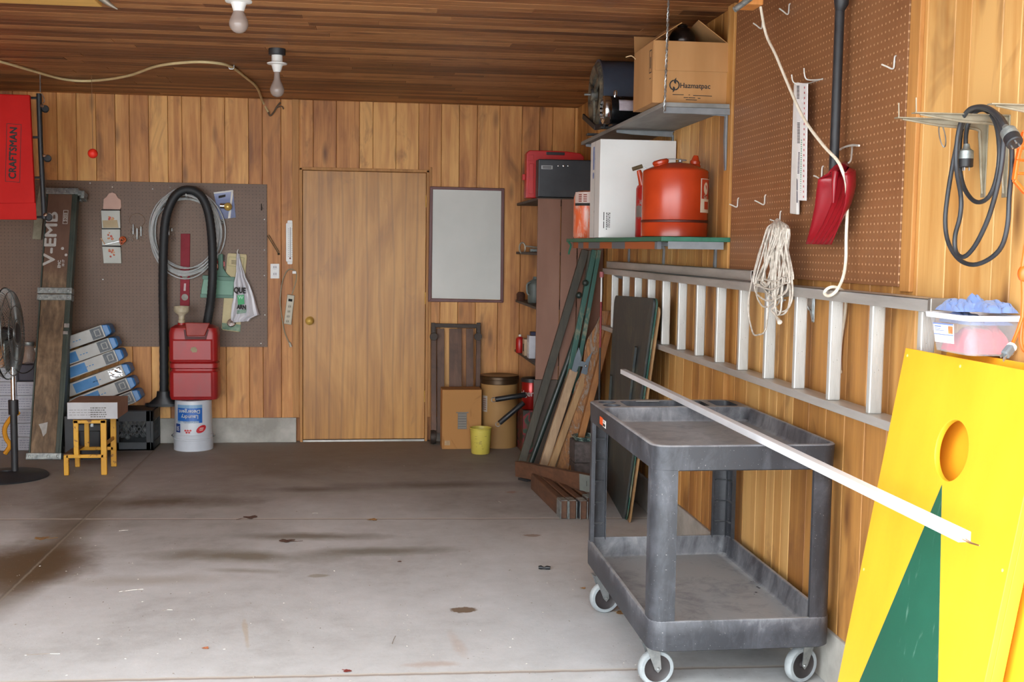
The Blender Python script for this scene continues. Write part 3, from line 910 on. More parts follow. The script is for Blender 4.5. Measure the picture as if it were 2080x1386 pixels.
mb.tube(C([U(x, y, X=X) for x, y, X in ((1576, 600, 1.47), (1574, 622, 1.465), (1567, 630, 1.465), (1575, 640, 1.465), (1580, 650, 1.465))]), .0042, 6)
mb.tube([U(1578, 645, X=1.465), U(1584, 655, X=1.465)], .008, 8, taper=[.5, 1.2])
tag(mb.build('rope_bundle', M['rope']), 'bundle of looped pale rope hanging from a peg hook over the ladder', 'rope')

# ---------------------------------------------------------------- shelf brackets and heavy black cord
M['oldsteel'] = pm('old_painted_steel', 'a49c88', '857d6a', .45, .4, scale=12)
q = U(1990, 402, X=XR); zt = 1.842
ya, yb_ = 2.80, 2.70
xa = U(1820, 238, Y=ya)
lbracket('shelf_bracket', ya, xa.z, XR - xa.x, xa.z - q.z, 'large empty steel shelf bracket left of the black cord coil', 'large empty shelf brackets', M['oldsteel'], pin=True)
xb = U(1855, 228, Y=yb_)
q = U(2033, 402, X=XR)
lbracket('shelf_bracket', yb_, xb.z, XR - xb.x, xb.z - q.z, 'large empty steel shelf bracket running behind the black cord coil', 'large empty shelf brackets', M['oldsteel'], pin=True)
xc = U(2010, 210, Y=2.42)
lbracket('shelf_bracket', 2.42, xc.z, XR - xc.x, .2, 'steel shelf bracket cut by the picture edge above the orange reel', 'large empty shelf brackets', M['oldsteel'])
rg = MB(); c = U(1915, 255, Y=ya - .004)
rg.tube([c + V((math.cos(t) * .008, math.sin(t) * .012, -.026 + math.sin(t) * .03)) for t in [2 * PI * i / 20 for i in range(20)]], .0017, 6, closed=True)
tag(rg.build('wire_ring', M['steel']), 'small oval wire ring hanging on the shelf bracket arm', 'ring')
bc = thing('power_lead', 'heavy black power cord coiled over the steel shelf brackets', 'cord', U(1980, 540, X=1.5))
P_ = [(2046, 268, 1.43), (2030, 238, 1.44), (2008, 220, 1.45), (1985, 217, 1.46), (1965, 226, 1.47), (1950, 255, 1.475), (1943, 300, 1.475), (1943, 345, 1.475), (1952, 400, 1.47), (1950, 440, 1.47), (1940, 480, 1.47), (1942, 512, 1.47), (1958, 522, 1.47), (1980, 500, 1.47), (2003, 455, 1.465), (2018, 410, 1.46), (2030, 360, 1.46), (2037, 310, 1.46), (2037, 270, 1.465), (2022, 234, 1.48), (1998, 220, 1.50), (1975, 224, 1.50), (1955, 252, 1.50), (1940, 310, 1.50), (1926, 390, 1.50), (1920, 450, 1.50), (1927, 495, 1.50), (1948, 527, 1.50), (1977, 538, 1.50), (2010, 526, 1.50), (2035, 500, 1.50), (2047, 455, 1.50), (2050, 400, 1.50), (2055, 340, 1.50), (2054, 290, 1.50), (2042, 250, 1.51), (2018, 226, 1.52), (1990, 219, 1.525), (1966, 230, 1.53), (1952, 270, 1.53), (1949, 330, 1.53), (1956, 375, 1.53), (1972, 403, 1.53), (1990, 411, 1.53), (2010, 398, 1.53), (2024, 362, 1.53), (2030, 310, 1.53), (2024, 255, 1.535), (2006, 226, 1.54), (1984, 226, 1.54), (1968, 248, 1.535), (1962, 275, 1.53), (1962, 300, 1.53)]
MB().tube(C([U(x, y, X=X) for x, y, X in P_], k=4), .0058, 10).build('cable', pm('black_cable', '26282b', '34373b', .45, scale=15), bc)
def plug(p, d, parent):
    d = V(d).normalized(); mb = MB()
    mb.lathe([(0, -.012), (.007, -.012), (.010, 0), (.018, .006), (.019, .024), (.019, .026), (0, .026)], p, d, 22); mb.build('plug_collar', M['galv'], parent)
    mb = MB(); mb.lathe([(.0, .026), (.0185, .026), (.0185, .046), (.016, .048), (0, .046)], p, d, 22)
    mb.build('plug_body', M['blackrub'], parent)
    mb = MB(); a = d.orthogonal().normalized(); b2 = d.cross(a)
    for t in (0, 2.1, 4.2):
        c = p + d * .044 + a * math.cos(t) * .009 + b2 * math.sin(t) * .009
        mb.cyl(c, c + d * .012, .002, n=6)
    mb.build('prong', M['steel'], parent)
plug(U(1963, 302, X=1.53), (0, 0, -1), bc)
plug(U(2046, 264, X=1.43), U(2062, 292, X=1.43) - U(2046, 264, X=1.43), bc)

# orange reel and cord at the picture edge
orl = thing('cord_reel', 'orange plastic cord reel cut off by the picture edge', 'reel', U(2085, 380, Y=2.46))
mb = MB()
hexp = [(2080, 268), (2066, 325), (2060, 366), (2082, 392), (2120, 396), (2142, 330), (2120, 265)]
for yy in (2.46, 2.52):
    pts = [U(x, y, Y=yy) for x, y in hexp]
    for i in range(len(pts)): mb.beam(pts[i], pts[(i + 1) % len(pts)], .008, .012, (0, 1, 0))
for x, y in hexp: mb.beam(U(x, y, Y=2.46), U(x, y, Y=2.52), .008, .008)
for y in (325, 300, 352): mb.beam(U(2066, y, Y=2.46), U(2130, y + 4, Y=2.46), .006, .006)
mb.build('reel_frame', M['orange'], orl, bevel=.002)
MB().cyl(U(2103, 330, Y=2.43), U(2103, 330, Y=2.52), .02, n=18).build('spindle', M['orange'], orl)
oc = thing('extension_lead', 'orange extension cord with a grey plug dangling over the clear bin', 'cord', U(2076, 700, Y=2.42))
pts = [(2100, 395), (2088, 470), (2080, 520), (2077, 545), (2078, 600), (2076, 650), (2073, 690), (2080, 712), (2095, 716)]
MB().tube(C([U(x, y, Y=2.43) for x, y in pts]), .0045, 8).build('cable', M['orange'], oc)
MB().ball(U(2080, 556, Y=2.43), .014, 12, 8, (1, 1, 1.4)).build('strain_knob', M['orange'], oc)
MB().tube(C([U(x, y, Y=yy) for x, y, yy in ((2076, 645, 2.43), (2068, 670, 2.42), (2060, 690, 2.41), (2055, 703, 2.40))]), .0042, 8).build('cable', M['orange'], oc)
a = U(2055, 705, Y=2.40); b = U(2036, 728, Y=2.385); d = (b - a).normalized()
MB().lathe([(0, -.004), (.011, -.003), (.0115, .001), (0, .002)], a, d, 18).build('plug_ring', M['white'], oc)
mb = MB(); mb.beam(a + d * .002, a + d * .032, .017, .020); mb.build('plug_body', pm('grey_plug', '6d7377', '5b6064', .5), oc, bevel=.004)
mb = MB(); sd = d.cross(V((0, 1, 0))).normalized()
for s_ in (-1, 1): mb.beam(a + d * .03 + sd * s_ * .0055, a + d * .044 + sd * s_ * .0055, .0014, .006)
mb.cyl(a + d * .03 + V((0, -.006, 0)), a + d * .042 + V((0, -.006, 0)), .002, n=8)
mb.build('prong', M['steel'], oc)

# ---------------------------------------------------------------- yellow game boards
g = G('yellow_paint'); o = g.obj()
f = g.noise(g.vm('MULTIPLY', o, (1, 1, .3)), 7, 5, .6); g.bump(f, .1, .001)
M['yellow'] = g.out(g.ramp(f, [(.3, 'f0b02c'), (.7, 'e6a424')]), .42)
g = G('worn_green_paint'); o = g.obj()
f = g.noise(g.vm('MULTIPLY', o, (1, 1, .18)), 38, 5, .7, .4)
M['green'] = g.out(g.mix(g.ramp(f, [(.62, 0.0), (.75, .5)]), g.ramp(g.noise(o, 4, 4), [(.3, '164f3c'), (.7, '1f5c48')]), lin('6f9585')), .45)
M['filler'] = pm('cream_filler', 'fbe68a', 'f3da74', .5)
def gboard(bx, tx, hz, y0, wd, label, tri=True):
    g_ = thing('game_board', label, 'board', (bx, y0 - wd / 2, 0), 'yellow bean bag toss boards')
    vec = V((tx - bx, 0, hz)); L = vec.length
    F = frame((bx, y0, 0), (0, -1, 0), vec)
    mb = MB(F); mb.box((0, 0, -.015), (wd, L, 0))
    p = mb.build('panel', M['yellow'], g_)
    cx, cy = wd * .506, L - .228
    k = MB(F); k.lathe([(0, -.05), (.0765, -.05), (.0765, .05), (0, .05)], (cx, cy, 0), (0, 0, 1), 48)
    cut(p, k)
    md = p.modifiers.new('bevel', 'BEVEL'); md.width = .0015; md.segments = 2; md.limit_method = 'ANGLE'; md.angle_limit = math.radians(50)
    if tri:
        t_ = MB(F); t_.prism([(.004, .002), (wd - .005, .002), (.33, .926)], .0002, .0012); t_.build('painted_triangle', M['green'], g_)
        for u_, v_ in ((.02, L - .02), (.3, L - .02), (wd - .03, L - .03), (.02, .62), (wd - .02, .80), (wd - .03, .45), (.02, .1)): MB(F).lathe([(0, .0012), (.004, .0008), (.004, 0)], (u_, v_, 0), (0, 0, 1), 8).build('screw_cap', M['filler'], g_)
    r_ = MB(F)
    d_ = .012 if not tri else .028
    r_.box((0, 0, -.015 - d_), (.02, L, -.0151)); r_.box((wd - .02, 0, -.015 - d_), (wd, L, -.0151)); r_.box((.02, 0, -.015 - d_), (wd - .02, .02, -.0151))
    r_.build('frame_rail', M['yellow'], g_, bevel=.001)
    return g_
gboard(1.264, 1.472, 1.226, 2.957, .668, 'yellow game board with a round hole and painted green triangle, leaning by the ladder')
gboard(1.328, 1.536, 1.232, 2.85, .668, 'second yellow game board standing behind the one with the green triangle', False)

# ---------------------------------------------------------------- clear bin with cloths
bn = thing('storage_bin', 'small clear plastic bin of folded cloths on top of the yellow boards', 'bin', (1.51, 2.67, 1.238))
g = G('clear_plastic'); 
g.b.inputs['Alpha'].default_value = .2
g.b.inputs['Specular IOR Level'].default_value = .6
M['clear'] = g.out(lin('c9ccd2'), .22)
zb, zt_ = 1.238, 1.337
def bring(e, z, r=.025): return rrect(1.448 - e, 1.578 + e * .4, 2.585 - e, 2.765 + e, r, z, 5)
mb = MB(); mb.loft([bring(-.012, zb), bring(-.002, zb + .002), bring(.012, zt_ - .012)], caps=False)
q = rrect(1.46, 1.57, 2.597, 2.753, .02, zb, 5); mb.add(q, [tuple(reversed(range(len(q))))])
mb.build('tub', M['clear'], bn, solid=.0015)
g = G('frosted_rim'); g.b.inputs['Alpha'].default_value = .6
mb = MB(); mb.loft([bring(.011, zt_ - .014), bring(.019, zt_ - .013), bring(.021, zt_), bring(.011, zt_), bring(.011, zt_ - .014)], caps=False)
mb.build('rim', g.out(lin('f2f3f6'), .25), bn)
lb = MB()
A = [U(1896, 655, X=1.436), U(1937, 659, X=1.436), U(1938, 699, X=1.447), U(1900, 694, X=1.447)]
lb = quad(MB(), A, (-1, 0, 0), .0008).build('label', pm('bin_label', 'f4f6f8', 'e9eef0', .4), bn)
mb = MB(); mb2 = MB()
def lpt(u_, v_, off=.0012):
    a_ = A[0].lerp(A[1], u_); b_ = A[3].lerp(A[2], u_); p_ = a_.lerp(b_, v_); return p_ + V((-off, 0, 0))
def lrect(mb, u0, u1, v0, v1): quad(mb, [lpt(u0, v0), lpt(u1, v0), lpt(u1, v1), lpt(u0, v1)], (-1, 0, 0), .0003)
lrect(mb, 0, 1, 0, .07); lrect(mb, 0, 1, .56, .60); lrect(mb, .07, .4, .14, .2); lrect(mb, .07, .35, .27, .3); lrect(mb, .07, .55, .36, .39)
mb.build('print', pm('label_blue', '6f86c4', '5f78ba', .5), lb)
lrect(mb2, .75, .97, .12, .5); mb2.build('print', pm('label_orange', 'f0a05a', 'e8724a', .5, scale=60), lb)
mb = MB()
for i in range(6): lrect(mb, .66 + i * .04, .68 + i * .04, .7, .93)
for i in range(5): lrect(mb, .07, .5, .68 + i * .05, .695 + i * .05)
mb.build('print', pm('label_grey', 'a9adb5', '999daa', .5), lb)
def cloth(name, m, x0, x1, y0, y1, z0, hump, label, seed, n=46):
    """a folded cloth as a closed soft sheet: hump(u, v) gives its height"""
    rows = []
    for i in range(n):
        u = i / (n - 1); row = []
        for j in range(n):
            v = j / (n - 1)
            e = max(0, 1 - abs(2 * u - 1) ** 6) ** .5 * max(0, 1 - abs(2 * v - 1) ** 6) ** .5
            d = mnoise.noise(V((u * 3.1 + seed, v * 3.1, seed))); c1 = abs(mnoise.noise(V((u * 4.6 + seed, v * 3.4 + seed, .3))))
            z = hump(u, v) * (1 + .22 * d) - .010 * math.exp(-c1 * 14) + .0015 * mnoise.noise(V((u * 22, v * 22, seed)))
            w_ = .006 * mnoise.noise(V((u * 5, v * 5, seed + 5)))
            row.append(V((x0 + (x1 - x0) * u + w_, y0 + (y1 - y0) * v - w_, z0 + max(.0008, z) * e + .0006)))
        rows.append(row)
    mb = MB(); vs = [p for r in rows for p in r]; o = len(vs)
    vs += [V((p.x, p.y, z0)) for r in rows for p in r]
    fs = [(i * n + j, (i + 1) * n + j, (i + 1) * n + j + 1, i * n + j + 1) for i in range(n - 1) for j in range(n - 1)]
    fs += [tuple(o + k for k in reversed(f)) for f in fs]
    rim = [i * n for i in range(n)] + [(n - 1) * n + j for j in range(1, n)] + [i * n + n - 1 for i in range(n - 2, -1, -1)] + [j for j in range(n - 2, 0, -1)]
    fs += [(rim[k], o + rim[k], o + rim[(k + 1) % len(rim)], rim[(k + 1) % len(rim)]) for k in range(len(rim))]
    mb.add(vs, fs, True)
    return tag(mb.build(name, m), label, 'cloth', 'cloths in the clear bin')
def gauss(u, v, a, b, su, sv, h): return h * math.exp(-((u - a) / su) ** 2 - ((v - b) / sv) ** 2)
def fabric(name, a, b):
    g = G(name); o = g.obj()
    g.bump(g.noise(o, 260, 2, .6), .35, .001)
    g.b.inputs['Sheen Weight'].default_value = .3
    return g.out(g.ramp(g.noise(o, 14, 4), [(.3, a), (.7, b)]), .95)
fblue = fabric('blue_terry', '5c74a8', '7186b4')
cloth('cloth', fabric('red_terry', 'c92840', 'd9475a'), 1.463, 1.567, 2.602, 2.75, 1.2415, lambda u, v: .05 + gauss(u, v, .6, .2, .5, .4, .018), 'red cloth folded at the bottom of the clear bin', 1)
cloth('cloth', fblue, 1.458, 1.572, 2.598, 2.757, 1.3125, lambda u, v: .016 + gauss(u, v, .3, .8, .4, .3, .012), 'flat blue cloth between the red cloth and the top heap in the bin', 2)
cloth('cloth', fblue, 1.452, 1.535, 2.655, 2.765, 1.342, lambda u, v: gauss(u, v, .30, .55, .45, .6, .032) + gauss(u, v, .85, .25, .22, .35, .036), 'crumpled blue cloth with a pointed peak heaped at the far end of the clear bin', 3)
cloth('cloth', fblue, 1.500, 1.578, 2.590, 2.725, 1.343, lambda u, v: .016 + gauss(u, v, .15, .85, .25, .25, .036) + gauss(u, v, .7, .3, .5, .5, .012), 'folded blue cloth lying at the near end of the clear bin', 4)

# ---------------------------------------------------------------- shelves on the side wall
M['greyshelf'] = pm('grey_painted_board', '8d8c88', '6f6e6a', .6, scale=5, stretch=(1, .4, 1), bump=.1)
M['greymet'] = pm('dull_grey_bracket', '8a8d90', '74777a', .5, .4, scale=6)
M['greenpaint'] = pm('chipped_green_paint', '1f5c46', '2d6b55', .45, scale=16, bump=.1)
ush = thing('bracket_shelf', 'upper grey wall shelf under the lettered carton and the blower', 'shelf', (1.43, 5.8, 2.07))
MB().box((1.272, 4.875, 2.104), (XR - .002, 6.78, 2.124)).build('board', M['greyshelf'], ush, bevel=.002)
def shelf_arm(y, x0, zt, drop, parent, m, name='bracket', XR=XR):
    mb = MB(Matrix(((1, 0, 0, 0), (0, 0, 1, y), (0, 1, 0, 0), (0, 0, 0, 1))))
    mb.prism([(x0, zt), (XR - .004, zt), (XR - .004, zt - .03), (x0 + .08, zt - .022), (x0, zt - .014)], -.002, .002)
    mb.prism([(XR - .010, zt - .02), (XR - .001, zt - .02), (XR - .001, zt - drop), (XR - .005, zt - drop), (XR - .012, zt - drop * .5)], -.012, .012)
    mb.box((x0, zt - .004, -.014), (XR, zt - .0005, .014))
    return mb.build(name, m, parent, bevel=.001)
for y in (4.90, 5.86, 6.70): shelf_arm(y, 1.285, 2.103, .265, ush, M['greymet'], XR=XR - .021 if y < 5 else XR)
mb = MB(); mb.box((1.273, 4.868, 2.076), (XR - .004, 4.876, 2.103)); mb.build('edge_strip', M['greymet'], ush, bevel=.001)
# twisted steel hanger chain
ch = MB(); P_ = [U(1350, 226, Y=4.86), U(1358, 8, Y=4.86)]
p0, p1 = P_; p1 = V((p1.x, 4.86, ZC))
for s_ in (0, PI):
    ch.tube([p0.lerp(p1, i / 110) + V((math.cos(i * .62 + s_) * .0035, math.sin(i * .62 + s_) * .0035, 0)) for i in range(111)], .0026, 5)
tag(ch.build('hanger_chain', M['steel']), 'twisted steel chain running from the upper shelf corner up to the ceiling', 'chain')

gs = thing('bracket_shelf', 'lower green-edged wall shelf under the white carton and the orange can', 'shelf', (1.43, 5.7, 1.5))
mb = MB(); mb.prism([(1.268, 4.83), (XR - .002, 4.83), (XR - .002, 6.62), (1.165, 6.62), (1.2, 5.9)], 1.523, 1.543)
mb.build('board', M['greenpaint'], gs, bevel=.002)
g = G('orange_grey_paint'); o = g.obj()
f = g.ma('GREATER_THAN', g.noise(g.vm('MULTIPLY', o, (0, 1, 0)), 4.2, 0), .5)
M['orgrey'] = g.out(g.mix(f, lin('a3562c'), lin('66666a')), .6)
mb = MB(); mb.beam((1.29, 4.95, 1.505), (1.20, 6.55, 1.505), .02, .034); mb.build('edge_board', M['orgrey'], gs, bevel=.001)
for px in (1455, 1350, 1279):
    q = U(px, 530, X=XR); shelf_arm(q.y, 1.30 if q.y < 5.3 else 1.25, 1.521, .2, gs, M['greymet'])
mb = MB(); mb.prism([(1.30, 4.84), (1.55, 4.84), (1.52, 4.85), (1.32, 4.85)], 1.49, 1.5225); mb.build('front_plate', M['greymet'], gs)
tail = MB(); q = U(1155, 492, Y=6.5); tail.tube(C([q, q + V((.01, -.02, -.02)), q + V((0, -.03, -.05)), q + V((-.003, -.03, -.07))]), .006, 6); tail.build('hanging_strap', M['greenpaint'], gs)

# lettered carton with open flaps
def logo(Mx, r, parent):
    """a ring of two hooked arrows with an H between them"""
    mb = MB(Mx)
    def arc(a0, a1, n=18):
        o_ = [(math.cos(math.radians(a)) * r, math.sin(math.radians(a)) * r) for a in [a0 + (a1 - a0) * i / n for i in range(n + 1)]]
        i_ = [(x * .76, y * .76) for x, y in reversed(o_)]
        return o_ + i_
    for s_ in (0, 180):
        ring = arc(100 + s_, 250 + s_)
        mb.prism(ring, 0, .0006)
        c, s2 = math.cos(math.radians(s_)), math.sin(math.radians(s_))
        for poly in ([(-.12, .93), (.30, 1.38), (.30, .28), (.10, .28), (-.12, .50)],):
            mb.prism([((x * c - y * s2) * r, (x * s2 + y * c) * r) for x, y in poly], 0, .0006)
    return mb.build('logo', M['ink'], parent)
hb = thing('cardboard_box', 'open brown carton with a round black logo on the near end of the upper shelf', 'box', (1.41, 5.1, 2.126))
bx0, bx1, by0, by1, bz0, bz1 = 1.236, 1.574, 4.925, 5.285, 2.127, 2.395
t = .004
MB().box((bx0, by0, bz0), (bx1, by0 + t, bz1)).build('side', M['card'], hb)
mb = MB(); mb.box((bx0, by0 + t, bz0), (bx0 + t, by1, bz1)); mb.box((bx1 - t, by0 + t, bz0), (bx1, by1, bz1)); mb.box((bx0 + t, by1 - t, bz0), (bx1 - t, by1, bz1)); mb.box((bx0 + t, by0 + t, bz0), (bx1 - t, by1 - t, bz0 + t))
mb.build('body', M['card'], hb)
quad(MB(), [(bx0 + .002, by0 - .003, bz1 - .001), (bx1, by0 - .003, bz1 - .001), (bx1 + .008, by0 - .014, bz1 - .128), (bx0 + .008, by0 - .012, bz1 - .13)], (0, 1, 0), .003).build('flap', M['card'], hb)
quad(MB(), [(bx0, by0 + .01, bz1), (bx0, by1, bz1), (bx0 + .13, by1 - .01, bz1 + .105), (bx0 + .13, by0 + .02, bz1 + .085)], (.6, 0, -.8), .003).build('flap', M['card'], hb)
quad(MB(), [(bx1, by0 + .01, bz1), (bx1, by1, bz1), (bx1 - .10, by1 - .02, bz1 + .10), (bx1 - .13, by0 + .03, bz1 + .10)], (-.6, 0, -.8), .003).build('flap', M['card'], hb)
quad(MB(), [(bx0, by1, bz1), (bx1, by1, bz1), (bx1 - .01, by1 + .06, bz1 + .09), (bx0 + .01, by1 + .06, bz1 + .09)], (0, -1, 0), .003).build('flap', M['card'], hb)
mb = MB(); mb.tube(C([(bx0, by1 - .03, bz1 - .03), (bx0 - .02, by1 - .03, bz1 - .015), (bx0 - .045, by1 - .02, bz1 - .02)]), .003, 5); mb.build('torn_tape', pm('kraft_tape', 'c9ab84', 'b99a72', .6), hb)
FR = Matrix.Translation(V((0, by0 - .0004, 0))) @ Matrix(((1, 0, 0, 0), (0, 0, -1, 0), (0, 1, 0, 0), (0, 0, 0, 1)))
q = U(1370, 173, Y=by0)
logo(FR @ Matrix.Translation(V((q.x, q.z, 0))), .0235, hb)
q = U(1412, 175, Y=by0)
text('Hazmatpac', FR @ Matrix.Translation(V((q.x, q.z, 0))), .031, M['ink'], hb, 'lettering', bold=.0006, space=1.0)
q = U(1400, 193, Y=by0)
mb = MB(FR)
for dx, wdt, dz in ((-.05, .05, 0), (.0, .006, 0), (.06, .085, -.002), (-.015, .02, -.012), (.012, .03, -.012), (.045, .012, -.013), (.01, .05, -.021)):
    mb.box((q.x + dx - wdt / 2, q.z + dz - .0015, 0), (q.x + dx + wdt / 2, q.z + dz + .0015, .0005))
mb.build('fine_print', M['ink'], hb)
LF = Matrix(((0, 0, -1, bx0 - .0004), (-1, 0, 0, 0), (0, 1, 0, 0), (0, 0, 0, 1)))
mb = MB(LF)
def hollow(mb, x0, x1, z0, z1, w_): mb.box((x0, z0, 0), (x1, z0 + w_, .0004)); mb.box((x0, z1 - w_, 0), (x1, z1, .0004)); mb.box((x0, z0, 0), (x0 + w_, z1, .0004)); mb.box((x1 - w_, z0, 0), (x1, z1, .0004))
hollow(mb, -4.99, -4.95, 2.26, 2.36, .004); mb.box((-4.985, 2.235, 0), (-4.955, 2.238, .0004)); mb.box((-4.975, 2.28, 0), (-4.965, 2.33, .0004))
mb.build('side_print', M['ink'], hb)
q = U(1386, 70, Y=5.12)
sph = MB().ball((q.x, 5.12, q.z - .025), .06, 24, 16); sph.lathe([(.022, 0), (.026, .006), (.018, .012), (0, .012)], (q.x, 5.12, q.z + .032), (0, 0, 1), 16)
tag(sph.build('helmet', pm('dark_gloss_metal', '2a2420', '3a2f2a', .22, .6, scale=8)), 'dark glossy round globe sticking out of the open carton on the upper shelf', 'globe').name = 'glass_globe'

# blower
bl_ = thing('blower', 'slate grey furnace blower with a black motor on the upper shelf', 'blower', (1.40, 6.1, 2.126))
M['slate'] = pm('slate_metal', '4a5261', '3d4452', .4, .3, scale=4)
c = U(1207, 186, Y=6.25); R_ = .185
c.z = 2.127 + R_ + .02
prof = [(0, 0), (R_ * .62, 0), (R_ * .66, -.02), (R_ * .74, -.03), (R_, -.012), (R_ + .004, 0), (R_, .004), (R_, .26), (R_ * .98, .262), (0, .262)]
x0_ = c.x + .015
MB().lathe([(R_ * .97, -.002), (R_ + .006, 0), (R_ + .006, .008), (R_, .008), (R_, .30), (R_ - .01, .302), (0, .302)], (x0_, 6.25, c.z), (1, 0, 0), 40).build('housing', M['slate'], bl_)
g = G('dusty_cast_metal'); o = g.obj()
M['castdust'] = g.out(g.ramp(g.noise(o, 14, 5, .65, .6), [(.35, '8f8670'), (.55, '5b5850'), (.7, '33353a')]), .55, .5)
mb = MB(); mb.lathe([(R_ * .98, 0), (R_ * .86, -.018), (R_ * .6, -.008), (R_ * .55, .01), (R_ * .50, .02), (0, .02)], (x0_, 6.25, c.z), (1, 0, 0), 40)
for i in range(3):
    a = i * 2.1 + .5; mb.beam((x0_ - .02, 6.25, c.z), (x0_ - .012, 6.25 + math.cos(a) * R_ * .85, c.z + math.sin(a) * R_ * .85), .03, .012, (1, 0, 0))
mb.lathe([(0, -.035), (.03, -.035), (.036, -.02), (.036, .0)], (x0_, 6.25, c.z), (1, 0, 0), 20)
mb.build('end_plate', M['castdust'], bl_)
MB().cyl((x0_ - .07, 6.25, c.z), (x0_ - .03, 6.25, c.z), .007, n=10).build('axle', M['steel'], bl_)
mb = MB(); mb.beam((x0_ - .02, 6.05, 2.132), (x0_ + .26, 6.05, 2.132), .05, .012); mb.beam((x0_ - .02, 6.42, 2.132), (x0_ + .26, 6.42, 2.132), .05, .012)
mb.prism([(0, 0), (.0, .0), (.0, .0)], 0, 0) if False else None
mb.beam((x0_ - .03, 6.12, 2.14), (x0_ - .045, 6.40, 2.23), .03, .012, (1, 0, 0)); mb.beam((x0_ - .03, 6.12, 2.14), (x0_ + .0, 6.02, 2.14), .03, .012, (1, 0, 0)); mb.build('base_frame', M['black'], bl_, bevel=.003)
mc = U(1262, 222, Y=5.78); mz = 2.127 + .082
mb = MB(); mb.lathe([(0, .0), (.06, 0), (.07, .012), (.072, .03), (.072, .20), (.06, .215), (0, .215)], (mc.x - .07, 5.90, mz), (1, 0, 0), 30)
mb.beam((mc.x - .03, 5.90, 2.131), (mc.x + .11, 5.90, 2.131), .10, .008); mb.build('motor', pm('gloss_black', '0e0f11', '141518', .25), bl_)
mb = MB(); mb.lathe([(.056, -.004), (.072, .002), (.0745, .012), (.0745, .03), (.073, .034)], (mc.x - .072, 5.90, mz), (1, 0, 0), 30); mb.build('motor_ring', M['chrome'], bl_)
mb = MB()
for i in range(14):
    a = 2 * PI * i / 14; mb.box((mc.x - .077, 5.90 + math.cos(a) * .05 - .004, mz + math.sin(a) * .05 - .006), (mc.x - .071, 5.90 + math.cos(a) * .05 + .004, mz + math.sin(a) * .05 + .006))
mb.build('vent_fin', M['chrome'], bl_)['kind'] = 'stuff'
mb = MB(Matrix.Translation(V((0, 0, 0)))); pts = []
for i in range(7):
    a = math.radians(195 + i * 6 + 10); pts.append((5.90 + math.cos(a) * .0728, mz + math.sin(a) * .0728))
rg = [[V((mc.x + .0, y, z)), V((mc.x + .10, y, z))] for y, z in [(5.90 - math.cos(math.radians(a)) * .0732, mz + math.sin(math.radians(a)) * .0732) for a in (-8, 0, 8, 16, 24, 32, 40)]]
mb.loft(rg, caps=False, closed=False); mb.build('motor_label', pm('motor_label', 'b4aab0', '9d9298', .4, scale=25), bl_, solid=.0006)
q = U(1250, 186, Y=5.86)
mb = MB(); mb.tube(C([(q.x, 5.87, mz + .06), (q.x - .002, 5.865, mz + .09), (q.x + .004, 5.865, q.z)]), .006, 8, taper=None); mb.lathe([(.0, 0), (.009, 0), (.010, .02), (.006, .028), (0, .028)], (q.x + .002, 5.865, q.z - .02), (0, 0, 1), 12); mb.build('terminal', M['chrome'], bl_)

# white carton, orange can, red can, wrapped roll
wx = thing('white_box', 'large white carton on the lower green shelf behind the orange can', 'box', (1.38, 5.9, 1.5435))
g = G('white_carton'); o = g.obj()
M['wcarton'] = g.out(g.ramp(g.noise(o, 3, 5), [(.3, 'dfdfdc'), (.7, 'cfcfcb')]), .6)
MB().box((1.185, 5.78, 1.5445), (1.584, 6.03, 2.047)).build('carton', M['wcarton'], wx, bevel=.003)
mb = MB(LF := Matrix(((0, 0, -1, 1.1846), (-1, 0, 0, 0), (0, 1, 0, 0), (0, 0, 0, 1))))
mb.box((-5.915, 1.545, 0), (-5.90, 2.046, .0006)); mb.build('seam_tape', pm('clear_tape', 'b9b7b4', 'a9a7a4', .3), wx)
mb = MB(LF); mb.box((-5.96, 1.90, 0), (-5.925, 2.02, .0005)); mb.lathe([(0, .0006), (.018, .0006)], (-5.945, 1.87, 0), (0, 0, 1), 14); mb.build('blue_print', pm('blue_ink', '7d93c4', '5d79b8', .6, scale=60), wx)
mb = MB(FR := Matrix.Translation(V((0, 5.7796, 0))) @ Matrix(((1, 0, 0, 0), (0, 0, -1, 0), (0, 1, 0, 0), (0, 0, 0, 1))))
q0 = U(1226, 430, Y=5.78); 
mb.box((q0.x, q0.z - .085, 0), (q0.x + .004, q0.z - .05, .0004)); mb.box((q0.x, q0.z - .045, 0), (q0.x + .004, q0.z - .002, .0004))
random.seed(5)
for ci, cx in enumerate((.014, .022, .030)):
    z = q0.z - .005
    while z > q0.z - (.08 if ci else .09):
        h = random.choice((.003, .005, .007)); mb.box((q0.x + cx, z - h, 0), (q0.x + cx + .005, z, .0004)); z -= h + .003
mb.build('stencil_print', M['ink'], wx)

